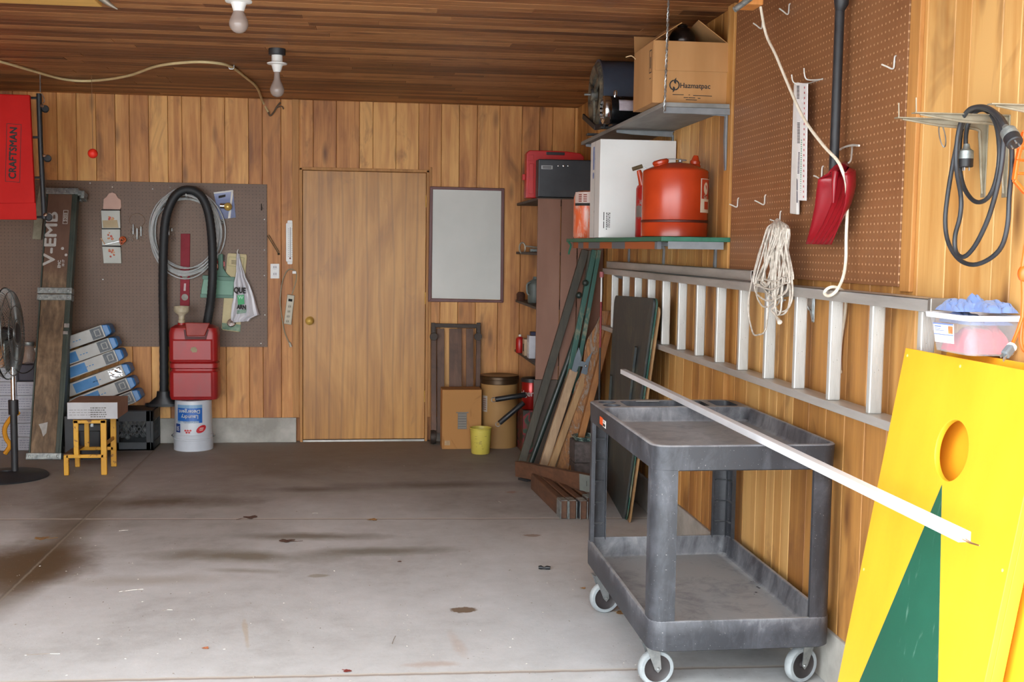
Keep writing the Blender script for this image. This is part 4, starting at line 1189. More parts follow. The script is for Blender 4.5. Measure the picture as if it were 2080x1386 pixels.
M['canor'] = pm('orange_can_enamel', 'c9421a', 'bb3714', .28, .0, scale=5)
g = G('worn_orange_enamel'); o = g.obj()
f = g.noise(o, 26, 5, .7, .4)
M['canor'] = g.out(g.mix(g.ramp(f, [(.69, 0.0), (.73, .8)]), g.ramp(g.noise(o, 4, 4), [(.35, 'b43c1a'), (.65, '9c3012')]), lin('4a2a1e')), .27)
cc = (1.412, 5.155); zc0 = 1.5435; CR = .152
can = thing('gas_can', 'large round orange metal gas can on the lower shelf with a warning label', 'gas can', (cc[0], cc[1], zc0))
MB().lathe([(0, .002), (CR - .004, .002), (CR, .004), (CR + .001, .068), (CR - .002, .072), (CR - .002, .076), (CR, .080), (CR, .298), (CR - .004, .306), (CR - .02, .313), (.08, .336), (.035, .342), (0, .344)], (*cc, zc0), n=56).build('body', M['canor'], can)
mb = MB(); mb.lathe([(CR + .0005, .066), (CR + .003, .069), (CR + .003, .075), (CR + .0005, .079)], (*cc, zc0), n=56); mb.build('seam', pm('dark_seam', '5a1a0c', '3d140b', .5), can)
sp = V((cc[0] + .09, cc[1] + .01, zc0 + .315))
MB().lathe([(.030, 0), (.028, .02), (.024, .024), (.024, .036), (.018, .042), (.014, .056), (.010, .064), (0, .064)], sp, (.12, 0, 1), 18).build('spout', M['canor'], can)
fc = V((cc[0] - .072, cc[1] - .02, zc0 + .322))
MB().lathe([(.036, 0), (.034, .012), (.038, .016), (.038, .026), (.03, .032), (0, .034)], fc, (-.25, 0, 1), 22).build('filler_cap', M['canor'], can)
mb = MB(); a = fc + V((-.005, 0, .028)); mb.tube(C([a, a + V((.05, 0, .008)), a + V((.12, 0, .004)), V((cc[0] + .025, cc[1], zc0 + .352))]), .0022, 6); mb.ball((cc[0] + .018, cc[1] - .01, zc0 + .35), .011, 12, 8)
mb.build('handle_wire', M['steel'], can)
# label wrapped on the right of the can
def wrapc(c, R, x, y, off=.0008):
    """x runs round the cylinder from its front (-y), y is height"""
    a = x / R
    return V((c[0] + math.sin(a) * (R + off), c[1] - math.cos(a) * (R + off), y))
def wrapquad(mb, c, R, x0, x1, z0, z1, off=.0008, n=10):
    rows = [[wrapc(c, R, x0 + (x1 - x0) * i / n, z, off) for i in range(n + 1)] for z in (z0, z1)]
    mb.add(rows[0] + rows[1], [(i, i + 1, n + 2 + i, n + 1 + i) for i in range(n)])
    return mb
lb_ = wrapquad(MB(), cc, CR, .088, .190, zc0 + .115, zc0 + .265, .0008).build('warning_label', pm('label_rust', 'c0401f', 'a5361a', .5), can)
mb = MB()
for x0, x1, z0, z1 in ((.118, .121, .115, .265), (.118, .215, .263, .266), (.118, .215, .113, .117), (.118, .145, .115, .175), (.145, .215, .163, .175), (.145, .215, .115, .128), (.195, .215, .125, .17)):
    wrapquad(mb, cc, CR, x0 - .030, x1 - .026, zc0 + z0, zc0 + z1, .0014)
pts = [wrapc(cc, CR, .132 + math.cos(t) * .021, zc0 + .222 + math.sin(t) * .028, .0014) for t in [2 * PI * i / 20 for i in range(20)]]
mb.add(pts, [tuple(range(20))])
mb.build('label_print', pm('cream_ink', 'e0d2bc', 'd2c2aa', .5), lb_)
text('Gas', Matrix.Identity(4), .024, pm('cream_ink2', 'e6dac8', None, .5), lb_, 'lettering', bold=.001, wrap=lambda p: wrapc(cc, CR, p.x + .130, p.y + zc0 + .184, .0016))

rc = thing('gas_can', 'narrow red can with a yellow-brown spout squeezed between white carton and orange can', 'gas can', (1.392, 5.50, zc0))
g = G('scuffed_red_enamel'); o = g.obj()
M['redold'] = g.out(g.mix(g.ramp(g.noise(o, 22, 5, .7), [(.58, 0.0), (.64, .85)]), lin('a3221f'), lin('8b8680')), .4)
c2 = (1.392, 5.50)
MB().lathe([(0, .002), (.078, .002), (.08, .006), (.08, .24), (.074, .255), (.03, .272), (0, .274)], (*c2, zc0), n=32).build('body', M['redold'], rc)
wrapquad(MB(), c2, .0805, -.12, .05, zc0 + .10, zc0 + .155, .0006, 14).build('grey_band', pm('grey_wear', '8f8c88', '787470', .4, .4), rc)
s0 = V((c2[0] - .055, c2[1] - .02, zc0 + .255)); d_ = V((-.25, 0, 1)).normalized()
MB().lathe([(.020, -.01), (.016, .02), (.013, .06), (.011, .075), (0, .078)], s0, V((-.28, -.0, 1)), 16).build('spout', M['canor'], rc)
a = s0 + V((-.03, 0, .083)); MB().cyl(a + V((-.022, 0, -.006)), a + V((.026, 0, .01)), .010, n=12).build('spout_cap', pm('brown_cap', '6b5a3c', '54462e', .5), rc)
MB().tube(C([a + V((.024, 0, .01)), a + V((.07, -.02, -.015)), a + V((.10, -.03, -.03))]), .0018, 6).build('cap_wire', M['steel'], rc)
wrapquad(MB(), c2, .083, -.05, .03, zc0 + .055, zc0 + .085, .003, 6).build('clip_band', M['canor'], rc)

rl = thing('wrapped_roll', 'orange towel roll in clear printed wrap at the far end of the green shelf', 'roll', (1.28, 6.42, 1.5435))
pc = U(1181, 438, Y=6.45); rr = U(1196, 438, Y=6.45).x - U(1165, 438, Y=6.45).x
cx_ = pc.x + .035
g = G('orange_towel_wrap'); o = g.obj()
M['towel'] = g.out(g.mix(g.ramp(g.noise(g.vm('MULTIPLY', o, (1, 1, .25)), 40, 4, .6, .8), [(.45, 0.0), (.6, .75)]), lin('e0683c'), lin('d8b3a4')), .3)
MB().lathe([(0, 0), (.072, 0), (.08, .01), (.08, .23), (.07, .262), (.04, .272), (0, .272)], (cx_, 6.45, 1.5438), n=28).build('roll', M['towel'], rl)
wrapquad(MB(), (cx_, 6.45), .081, -.10, .06, 1.5438 + .185, 1.5438 + .200, .001, 16).build('black_band', M['ink'], rl)
lb_ = wrapquad(MB(), (cx_, 6.45), .081, -.10, .06, 1.5438 + .2, 1.5438 + .262, .0008, 16).build('print_band', pm('print_band', 'cdb8ae', 'c2aaa0', .4), rl)
mb = MB()
for i in range(2):
    for j in range(4): wrapquad(mb, (cx_, 6.45), .081, -.07 + i * .03, -.05 + i * .03, 1.5438 + .207 + j * .012, 1.5438 + .214 + j * .012, .0016, 3)
mb.build('red_print', pm('brick_ink', '8f4a3c', '7a3a30', .6), lb_)

# ---------------------------------------------------------------- corner cabinet with tool cases
M['hard'] = pm('hardboard', '8c6552', '7a5544', .6, scale=3, stretch=(1, 1, .3), bump=.03)
cab = thing('shelf_cabinet', 'tall brown hardboard-fronted shelf unit in the far corner', 'cabinet', (1.35, 8.0, 0))
cy = 7.56
for a, b in ((1090, 1137), (1138, 1171), (1172, 1240)):
    x0 = U(a, 600, Y=cy).x; x1 = min(U(b, 600, Y=cy).x - .003, XR - .004)
    MB().box((x0, cy, .60), (x1, cy + .018, 1.815)).build('front_board', M['hard'], cab, bevel=.002)
MB().box((1.125, cy + .002, .02), (XR - .004, cy + .016, .597)).build('lower_board', pm('grey_hardboard', '5d5148', '4c423b', .7, scale=4), cab, bevel=.002)
M['oldshelf'] = pm('dark_shelf', '4a4139', '5a5048', .7, scale=10)
for z in (1.805, 1.438, 1.072, .690): MB().box((1.132, cy + .018, z), (XR - .004, YB - .004, z + .018)).build('shelf', M['oldshelf'], cab, bevel=.002)
MB().box((XR - .03, cy + .02, .02), (XR - .004, YB - .02, 1.80)).build('back_post', M['hard'], cab)
tz = 1.824
cs = thing('tool_case', 'charcoal black plastic tool case lying at the front on top of the brown cabinet', 'case', (1.36, 7.63, tz))
a, b = U(1093, 360, Y=7.565), U(1197, 360, Y=7.565)
top_ = U(1140, 324, Y=7.565).z
mb = MB(); mb.box((a.x, 7.565, tz + .002), (b.x + .05, 7.68, top_)); mb.build('shell', pm('charcoal_plastic', '2b2d31', '36383c', .45, scale=6), cs, bevel=.008, seg=3)
mb = MB(); q = U(1111, 340, Y=7.564); mb.box((q.x - .038, 7.5635, q.z - .012), (q.x + .038, 7.5645, q.z + .012)); lb_ = mb.build('badge', pm('silver_badge', 'b9bcbd', '9fa2a3', .35), cs)
mb = MB()
for i in range(2): mb.box((q.x - .03, 7.5628, q.z - .007 + i * .009), (q.x + .03, 7.5634, q.z - .002 + i * .009))
mb.build('badge_print', M['ink'], lb_)
for px, s_ in ((1134, .004), (1145, .007), (1154, .004)):
    q = U(px, 337, Y=7.563); MB().lathe([(0, .003), (s_, .002), (s_, 0)], (q.x, 7.565, q.z), (0, -1, 0), 10).build('rivet', M['chrome'], cs)
rcs = thing('tool_case', 'bright red moulded tool case standing behind the charcoal case', 'case', (1.36, 7.85, tz))
a, b = U(1069, 360, Y=7.76), U(1186, 360, Y=7.76); th = U(1110, 306, Y=7.76).z
M['redcase'] = pm('red_case_plastic', 'c4201f', 'b41a1b', .38, scale=4)
FM = Matrix(((1, 0, 0, 0), (0, 0, 1, 7.76), (0, 1, 0, 0), (0, 0, 0, 1)))
w_ = b.x - a.x
mb = MB(FM); ol = [(a.x, tz + .002), (b.x, tz + .002), (b.x, th - .035), (b.x - .03, th - .012), (b.x - .10, th - .005), (b.x - .12, th - .002), (a.x + .11, th + .0), (a.x + .1, th), (a.x + .02, th), (a.x, th - .02)]
mb.prism(ol, 0, .10); rb_ = mb.build('shell', M['redcase'], rcs, bevel=.006, seg=3)
mb = MB(FM); mb.box((a.x + .02, tz + .03, -.006), (a.x + .05, th - .09, .0)); mb.box((a.x + .01, th - .07, -.004), (a.x + .05, th - .03, 0)); mb.build('raised_rib', M['redcase'], rcs, bevel=.004)
mb = MB(FM); mb.box((a.x + .135, th - .030, -.002), (b.x - .135, th - .008, .05)); mb.build('handle_recess', M['black'], rcs, bevel=.004)
MB().box((a.x - .02, 7.80, 1.95), (a.x - .001, 7.84, 1.99)).build('latch', M['redcase'], rcs, bevel=.003)

# small things on the cabinet's shelves
def gx(px, py, y): return U(px, py, Y=y)
q = gx(1061, 500, 8.35)
cl_ = thing('c_clamp', 'pale wire hoop clamp hanging over the edge of the second cabinet shelf', 'clamp', (q.x, 8.35, 1.457))
mb = MB(); mb.tube([V((q.x + math.cos(t) * .022, 8.35, 1.485 + math.sin(t) * .04)) for t in [2 * PI * i / 22 for i in range(22)]], .0055, 8, closed=True); mb.tube([(q.x + .02, 8.35, 1.50), (q.x + .11, 8.33, 1.49)], .006, 8); mb.build('hoop', pm('pale_metal', 'b9b2a2', '9d9686', .4, .5), cl_)
mb = MB(); mb.box((q.x + .055, 8.30, 1.457), (q.x + .18, 8.36, 1.480)); tag(mb.build('metal_tray', M['galv'], bevel=.004), 'small bright metal piece on the second cabinet shelf beside the hoop', 'tool')
q = gx(1082, 578, 8.1)
jg = thing('jug', 'grey-green plastic jug on the third cabinet shelf', 'jug', (q.x + .02, 8.1, 1.09))
MB().lathe([(0, .001), (.05, .001), (.055, .01), (.055, .13), (.045, .155), (.02, .172), (.018, .19), (0, .19)], (q.x + .02, 8.1, 1.0905), n=24).build('body', pm('greygreen_plastic', '626a66', '525a56', .5), jg)
MB().tube(C([(q.x - .02, 8.07, 1.24), (q.x - .045, 8.06, 1.225), (q.x - .045, 8.06, 1.17), (q.x - .03, 8.06, 1.15)]), .007, 8).build('handle', pm('greygreen_plastic2', '727a76', '626a66', .5), jg)
q = gx(1055, 600, 8.45); tag(MB().lathe([(0, 0), (.03, 0), (.032, .05), (.02, .065), (0, .065)], (q.x + .01, 8.45, 1.0905)).build('rag_bundle', pm('dark_rust', '3c2418', '55301f', .9, scale=30)), 'small rust-dark lump at the back of the third cabinet shelf', 'rag')
q = gx(1056, 688, 8.35)
rcn = thing('spray_can', 'small red can at the back of the lowest cabinet shelf', 'can', (q.x, 8.35, .709))
MB().lathe([(0, 0), (.028, 0), (.03, .004), (.03, .10), (.024, .112), (.012, .12), (0, .12)], (q.x, 8.35, .7085), n=20).build('body', M['red'], rcn)
MB().lathe([(0, .12), (.010, .12), (.010, .135), (0, .137)], (q.x, 8.35, .7085), n=12).build('cap', M['white'], rcn)
for px, y, w_, h_, z0, c1, lab, nm in ((1073, 8.15, .07, .12, .7085, 'c3a98c', 'tan small carton in front of the red can on the lowest cabinet shelf', 'small_carton'), (1084, 7.95, .08, .16, .7085, 'c9c9cf', 'pale grey small carton on the lowest cabinet shelf close to the front', 'small_carton')):
    q = gx(px, 690, y); o_ = thing(nm, lab, 'box', (q.x, y, z0)); MB().box((q.x - w_ / 2, y - .05, z0), (q.x + w_ / 2, y + .05, z0 + h_)).build('carton', pm('small_carton_' + c1, c1, None, .7), o_, bevel=.002)
    MB().box((q.x - w_ / 2 - .0006, y - .03, z0 + .03), (q.x - w_ / 2, y + .02, z0 + h_ * .7)).build('side_label', M['ink'] if c1[0:2] == 'c3' else M['paper'], o_)
q = gx(1086, 660, 7.95); tag(MB().box((q.x - .03, 7.92, .8695), (q.x + .05, 7.98, .8945)).build('ink_box', pm('navy_box', '2a2a4a', '222240', .6), bevel=.002), 'little dark blue box on top of the pale grey carton', 'box').name = 'little_box'

# coffee tin and tins at the cabinet foot
q = gx(1069, 790, 8.12)
ct = thing('tin_crate', 'dim red and green printed carton at the foot of the brown cabinet', 'box', (q.x + .02, 8.2, 0))
g = G('red_green_print'); o = g.obj(); f = g.noise(o, 9, 2, .5, 1.0)
MB().box((q.x - .03, 8.05, .001), (q.x + .14, 8.35, .318)).build('carton', g.out(g.ramp(f, [(.42, '2c2a22'), (.47, '7c2028'), (.53, '7c2028'), (.56, '31503a'), (.62, '2a2622')]), .6), ct, bevel=.003)
cf = thing('coffee_can', 'red coffee can with white lettering beside the fibre drum', 'can', (q.x + .045, 8.15, .319))
cfc = (q.x + .045, 8.15)
MB().lathe([(0, 0), (.074, 0), (.076, .003), (.076, .20), (.074, .204)], (*cfc, .3195), n=32).build('body', pm('coffee_red', '9c1a17', '8a1412', .22, .3, scale=5), cf)
MB().lathe([(.077, .196), (.079, .198), (.079, .222), (.074, .226), (0, .226)], (*cfc, .3195), n=32).build('lid', M['blackrub'], cf)
text('Folgers', Matrix.Identity(4), .058, M['white'], cf, 'lettering', bold=.001, wrap=lambda p: wrapc(cfc, .076, p.x - .058, p.y + .3195 + .115, .001))

# ---------------------------------------------------------------- fibre drum, springs, bucket, carton, hand truck
M['fibre'] = pm('fibre_board', 'ab8450', '9a7443', .7, scale=3, stretch=(1, 1, .3))
dr = thing('fibre_drum', 'tan fibre drum with a dark rimmed lid against the far wall', 'drum', (.985, 8.40, 0))
dc = U(1017, 913, Y=8.26); dcx = dc.x; dR = .136; dzt = U(1017, 766, Y=8.26).z
MB().lathe([(0, .001), (dR, .001), (dR + .002, .01), (dR, .016), (dR, dzt - .06), (dR - .004, dzt - .04)], (dcx, 8.40, 0), n=48).build('body', M['fibre'], dr)
MB().lathe([(dR + .001, dzt - .062), (dR + .006, dzt - .058), (dR + .006, dzt - .03), (dR + .010, dzt - .026), (dR + .010, dzt - .006), (dR + .004, dzt), (dR - .008, dzt - .004), (0, dzt - .006)], (dcx, 8.40, 0), n=48).build('lid', pm('brown_metal_lid', '3f3022', '55412c', .35, .6, scale=4), dr)
lb_ = wrapquad(MB(), (dcx, 8.40), dR, -.165, -.11, .27, .39, .001).build('label', pm('drum_label', 'b9afa2', 'a89e92', .7), dr)
mb = MB()
for i in range(6): wrapquad(mb, (dcx, 8.40), dR, -.155, -.12, .285 + i * .016, .291 + i * .016, .0016, 4)
mb.build('label_print', pm('rust_ink', '94614a', '7f5240', .7), lb_)
def spring(name, pa, pb, y, label, r=.019):
    o_ = thing(name, label, 'spring', U(pb[0], pb[1], Y=y), 'black spring tubes in front of the fibre drum')
    a, b = U(*pa, Y=y), U(*pb, Y=y); d = (b - a).normalized()
    MB().lathe([(0, .004), (r * .8, 0), (r, .006), (r, (b - a).length - .006), (r * .8, (b - a).length), (0, (b - a).length - .004)], a, d, 18).build('tube', M['blackrub'], o_)
    rg = MB(); c = a - d * .012; nn = d.cross(V((0, 1, 0))).normalized()
    rg.tube([c + d * math.cos(t) * .016 + nn * math.sin(t) * .016 for t in [2 * PI * i / 16 for i in range(16)]], .0025, 6, closed=True); rg.build('end_ring', M['steel'], o_)
    return o_
spring('spring_tube', (1006, 812), (1068, 802), 8.03, 'upper black spring tube with a ring end, level in front of the drum')
spring('spring_tube', (1014, 860), (1064, 818), 7.985, 'lower black spring tube slanting down in front of the drum')
q0, q1 = U(1002, 822, Y=8.03), U(1004, 840, Y=8.03)
bk = thing('yellow_bucket', 'small yellow plastic bucket on the floor before the carton and drum', 'bucket', (.83, 8.08, 0))
bc_ = U(976, 915, Y=8.09).x
M['yplas'] = pm('yellow_plastic', 'd3c258', 'c6b44c', .5, scale=8)
MB().lathe([(0, .002), (.062, .002), (.066, .006), (.077, .178), (.080, .18), (.082, .186), (.080, .190), (.074, .190), (.072, .184), (.060, .012), (0, .012)], (bc_, 8.09, 0), n=36).build('tub', M['yplas'], bk)
random.seed(11); mb = MB()
for i in range(14):
    x = random.uniform(-.055, .02); z = random.uniform(.035, .135)
    wrapquad(mb, (bc_, 8.09), .0735, x, x + random.uniform(.006, .02), z, z + .003, .0012 - (0.135 - z) * .0, 2)
mb.build('faded_print', pm('faded_ink', '9a8648', '85723c', .7), bk)
cbx = thing('cardboard_box', 'upright brown carton with a grey taped label standing beside the yellow bucket', 'box', (.70, 8.36, 0))
x0, x1 = U(898, 850, Y=8.27).x, U(978, 850, Y=8.27).x; zt2 = U(940, 792, Y=8.27).z
g = G('stained_cardboard'); o = g.obj()
M['card2'] = g.out(g.mix(g.ramp(g.noise(o, 3.4, 5, .6, 1.5), [(.55, 0.0), (.6, .45), (.66, .1)]), lin('b17f49'), lin('8a5a30')), .85)
MB().box((x0, 8.27, .001), (x1, 8.46, zt2)).build('carton', M['card2'], cbx, bevel=.003)
FRc = Matrix.Translation(V((0, 8.2694, 0))) @ Matrix(((1, 0, 0, 0), (0, 0, -1, 0), (0, 1, 0, 0), (0, 0, 0, 1)))
a, b = U(930, 838, Y=8.27), U(948, 872, Y=8.27)
mb = MB(FRc); mb.box((a.x - .012, a.z - .006, 0), (b.x + .012, a.z + .002, .0005)); mb.box((a.x, b.z, 0), (b.x, a.z, .0006)); l2 = mb.build('tape_label', pm('grey_label', '6a645c', '7c756b', .6), cbx)
mb = MB(FRc)
for i in range(6): mb.box((a.x + .004, b.z + .008 + i * .019, .0006), (b.x - .004, b.z + .012 + i * .019, .001))
mb.build('label_lines', pm('pale_lines', '9a958a', None, .7), l2)
mb = MB(FRc); a = U(903, 905, Y=8.27); mb.box((a.x, a.z, 0), (a.x + .04, a.z + .035, .0005)); mb.build('corner_print', pm('pale_print', 'b59a78', 'a58a68', .8, scale=80), cbx)
ht = thing('hand_truck', 'old brown wooden hand truck with an iron crossbar leaning on the far wall', 'hand truck', (.68, 8.58, 0))
M['rustwood'] = grainwood('old_brown_wood', '71503c', '4d3629', blot='3f2d24')
M['iron'] = pm('dark_iron', '3a332f', '4c423b', .6, .5, scale=20, bump=.3)
def hp(px, py, dy=0): 
    y = 8.50 + .11 * (895 - py) / 240 + dy
    return U(px, py, Y=y)
for a, b, w_ in ((881, 875, .04), (970, 972, .035)):
    MB().beam(hp(a, 893), hp(b + 6 if a < 900 else b, 662), w_, .035, (0, 1, 0)).build('side_rail', M['rustwood'], ht, bevel=.004)
for a, w_ in ((895, .055), (925, .095), (954, .055)):
    MB().beam(hp(a, 880, .012), hp(a, 668, .012), w_, .014, (0, 1, 0)).build('slat', M['rustwood'], ht, bevel=.002)
mb = MB(); mb.beam(hp(876, 661, -.03), hp(975, 663, -.03), .03, .02, (0, 1, 0))
for a in (880, 972): mb.beam(hp(a, 656, -.03), hp(a, 690, -.03), .03, .025, (0, 1, 0))
mb.build('iron_crossbar', M['iron'], ht, bevel=.003)
for a in (881, 971): MB().lathe([(0, -.012), (.028, -.012), (.03, 0), (.028, .012), (0, .012)], hp(a, 684, -.055), (0, 1, 0), 20).build('knob', M['iron'], ht)
MB().lathe([(0, -.02), (.05, -.02), (.055, 0), (.05, .02), (0, .02)], (hp(880, 885).x, 8.50, .056), (1, 0, 0), 24).build('wheel', M['iron'], ht)
MB().lathe([(0, -.02), (.05, -.02), (.055, 0), (.05, .02), (0, .02)], (hp(968, 885).x, 8.50, .056), (1, 0, 0), 24).build('wheel', M['iron'], ht)

# ---------------------------------------------------------------- boards leaning in the corner
def lean(name, foot, topp, yt, w_, d_, m, label, cat, grp=None, top_y=None, build=True, bev=.003):
    f_ = U(foot[0], foot[1], Z=.0); t_ = U(topp[0], topp[1], Y=yt)
    d = (t_ - f_).normalized(); f_ = f_ + d * .012
    mb = MB(); mb.beam(f_, t_, w_, d_, (0, 1, 0))
    o_ = mb.build(name, m, bevel=bev)
    return tag(o_, label, cat, grp) if label else o_
M['greywood'] = grainwood('weathered_grey_wood', '4f493c', '302d25', blot='2a2a24')
g = G('peeling_green_paint'); o = g.obj()
M['gpeel'] = g.out(g.mix(g.ramp(g.noise(g.vm('MULTIPLY', o, (1, 1, .3)), 12, 5, .7, .8), [(.5, 0.0), (.62, .9)]), lin('2f5a50'), lin('85826a')), .55)
M['dgreen'] = pm('dark_green_paint', '1f2b28', '2b3733', .4, scale=8)
lean('leaning_plank', (1056, 952), (1189, 508), 7.52, .052, .03, M['greywood'], 'weathered grey-brown plank, leftmost of the boards leaning in the far corner', 'plank')
fr = thing('folded_frame', 'folded frame of dark green and peeling green rails leaning in the far corner', 'frame', U(1090, 955, Z=0))
def part_beam(par, nm, foot, topp, yf, yt, w_, d_, m, bev=.003):
    if yf is None: a = U(foot[0], foot[1], Z=.012)
    else: a = U(foot[0], foot[1], Y=yf)
    return MB().beam(a, U(topp[0], topp[1], Y=yt), w_, d_, (0, 1, 0)).build(nm, m, par, bevel=bev)
MB().tube([U(1075, 950, Z=.02), U(1153, 735, Y=7.42), U(1184, 640, Y=7.45)], .019, 12).build('dark_rail', M['dgreen'], fr)
MB().tube([U(1100, 950, Z=.02), U(1168, 735, Y=7.40), U(1199, 510, Y=7.46)], .017, 12, taper=[.9, 1, .8]).build('grey_rail', M['greywood'], fr)
part_beam(fr, 'green_rail', (1148, 800), (1207, 508), 7.36, 7.44, .035, .03, M['gpeel'])
part_beam(fr, 'green_rail', (1165, 800), (1217, 508), 7.38, 7.44, .028, .03, M['gpeel'])
mb = MB(); 
for px, py in ((1163, 722), (1157, 745), (1176, 600), (1189, 575)): mb.ball(U(px, py, Y=7.40), .022, 12, 8)
mb.build('hinge_joint', M['dgreen'], fr)
M['palewood'] = grainwood('pale_planed_wood', 'b99d7c', '93765a', blot='7d6450', lo=.3, hi=.8)
pb = thing('trestle', 'pair of pale wooden legs joined by a grey steel trestle bracket', 'trestle', U(1125, 958, Z=0))
part_beam(pb, 'leg', (1099, 960), (1165, 752), None, 7.28, .055, .04, M['palewood'])
part_beam(pb, 'leg', (1113, 966), (1189, 756), None, 7.27, .042, .04, grainwood('tan_planed_wood', 'b08c60', '8d6b46'))
def plate(mb, pts, y, t=.004):
    P3 = [U(px, py, Y=y) for px, py in pts]; n = len(P3)
    mb.add([*P3, *[p + V((0, t, 0)) for p in P3]], [tuple(range(n)), tuple(reversed(range(n, 2 * n)))] + [(i, n + i, n + (i + 1) % n, (i + 1) % n) for i in range(n)])
mb = MB(); y = 7.235
plate(mb, [(1176, 706), (1181, 728), (1174, 748), (1171, 757), (1161, 753), (1168, 726)], y)
plate(mb, [(1204, 714), (1196, 738), (1192, 762), (1180, 758), (1184, 744), (1193, 728)], y)
plate(mb, [(1178, 733), (1192, 737), (1184, 745), (1175, 744)], y - .002)
mb.build('steel_bracket', pm('blue_grey_steel', '6f7880', '5d666e', .45, .5), pb)
MB().ball(U(1190, 744, Y=7.228), .008, 10, 8).build('bolt', M['chrome'], pb)
g = G('rough_sawn_slab'); o = g.obj()
f = g.noise(g.vm('MULTIPLY', o, (1, 1, .35)), 16, 5, .7, 1.8)
g.bump(f, .8, .012)
M['slab'] = g.out(g.ramp(f, [(.35, 'a77446'), (.5, '7d5533'), (.58, '8e8377'), (.7, '4e3a2a')]), .75)
rs = thing('rough_slab', 'rough bark-edged wooden slab leaning between pale legs and the dark table panels', 'plank', U(1165, 965, Z=0))
f_ = U(1141, 965, Z=.012); t_ = U(1232, 632, Y=7.25)
rows = []
random.seed(8)
d = (t_ - f_); sx = V((1, -.25, 0)).normalized()
for i in range(19):
    t = i / 18; c = f_ + d * t; wv = .026 * mnoise.noise(V((t * 7, 3, 1))) + .01 * mnoise.noise(V((t * 22, 1, 1)))
    w0 = .065 * (1 - .55 * max(0, t - .85) / .15) + wv
    rows.append([c - sx * w0, c - sx * w0 * .9 + V((0, .035, 0)), c + sx * .035 + V((0, .035, 0)), c + sx * .035])
MB().loft(rows, smooth=False).build('rough_face', M['slab'], rs)
f2 = U(1172, 975, Z=.012)
part_beam(rs, 'sawn_edge', (1158, 972), (1245, 634), None, 7.215, .04, .05, grainwood('orange_sawn_wood', 'a8713a', '80512a', blot='6a4426'))

# table panels leaning at the side wall
g = G('dark_weathered_panel'); o = g.obj()
f = g.noise(g.vm('MULTIPLY', o, (1, 1, .4)), 5, 6, .65, .8)
M['panel'] = g.out(g.mix(g.ramp(g.noise(o, 30, 4, .7), [(.6, 0.0), (.75, .3)]), g.ramp(f, [(.3, '424640'), (.5, '33383a'), (.7, '565749')]), lin('8b8474')), .5)
A, B_, C_, D_ = U(1266, 1058, Z=.004), U(1226, 985, Z=.004), U(1329, 606, X=1.452), U(1248, 600, X=1.446)
def panel_layer(off, th, m, label, shrink=0.0, sh=(0, 0)):
    nrm = (B_ - A).cross(C_ - A).normalized()
    if nrm.x > 0: nrm = -nrm
    def bl(u_, v_):
        p_ = A.lerp(B_, u_).lerp(C_.lerp(D_, u_), v_); return p_
    W_, H_ = (B_ - A).length, (C_ - A).length
    pts = rrect(shrink, W_ - shrink, shrink, H_ - shrink, .05, 0, 6)
    P3 = [bl(p.x / W_, p.y / H_) - nrm * off + V((0, sh[0], sh[1])) for p in pts]; n = len(P3)
    P4 = [p - nrm * th for p in P3]
    mb = MB(); mb.add(P3 + P4, [tuple(range(n)), tuple(reversed(range(n, 2 * n)))] + [(i, n + i, n + (i + 1) % n, (i + 1) % n) for i in range(n)])
    return mb
p1_ = tag(panel_layer(0, .012, M['panel'], '').build('table_panel', M['panel'], bevel=.003), 'front dark weathered table panel with rounded corners leaning below the ladder', 'panel')
p2_ = tag(panel_layer(.014, .006, M['gpeel'], '', 0, (-.012, 0)).build('table_panel', M['gpeel'], bevel=.001), 'thin green-edged panel sandwiched behind the front dark table panel', 'panel')
g = grainwood('tan_board', 'a5825a', '80613f')
p3_ = tag(panel_layer(.0225, .010, g, '', .006, (-.030, -.035)).build('table_panel', g, bevel=.001), 'tan wooden panel at the back of the leaning table panels', 'panel')
mb = MB(); a = U(1300, 690, X=1.440); b = U(1306, 720, X=1.440)
# cleats on the face of the front panel
nrm = (B_ - A).cross(C_ - A).normalized()
nrm = -nrm if nrm.x > 0 else nrm
def onp(u_, v_, off=.004): return A.lerp(B_, u_).lerp(C_.lerp(D_, u_), v_) + nrm * off
for u_, v0, v1, w_ in ((.27, .36, .78, .025), (.25, .40, .52, .06), (.93, .05, .6, .02)):
    c_ = MB().beam(onp(u_, v0), onp(u_, v1), w_, .012, nrm).build('cleat', M['panel'], p1_)

# red rod at the ladder's end
q = U(1222, 562, X=1.475)
rr_ = thing('reflector_rod', 'thin red rod with a white tip and pink cap standing at the ladder end', 'rod', (q.x, q.y, .3))
b = U(1222, 660, X=1.475)
MB().cyl((q.x, q.y, q.z - .16), (q.x, q.y, .86), .007, n=10).build('red_rod', pm('rod_red', '8e1a24', '7a151e', .4), rr_)
MB().cyl((q.x, q.y, q.z), (q.x, q.y, q.z - .16), .006, n=10).build('white_tip', M['white'], rr_)
MB().cyl((q.x, q.y, q.z + .03), (q.x, q.y, q.z - .005), .014, n=10).build('pink_cap', pm('pink_cap', 'b5686a', 'a4595c', .6), rr_)
MB().cyl((q.x, q.y, .86), (q.x, q.y, .004), .006, n=10).build('lower_rod', M['black'], rr_)

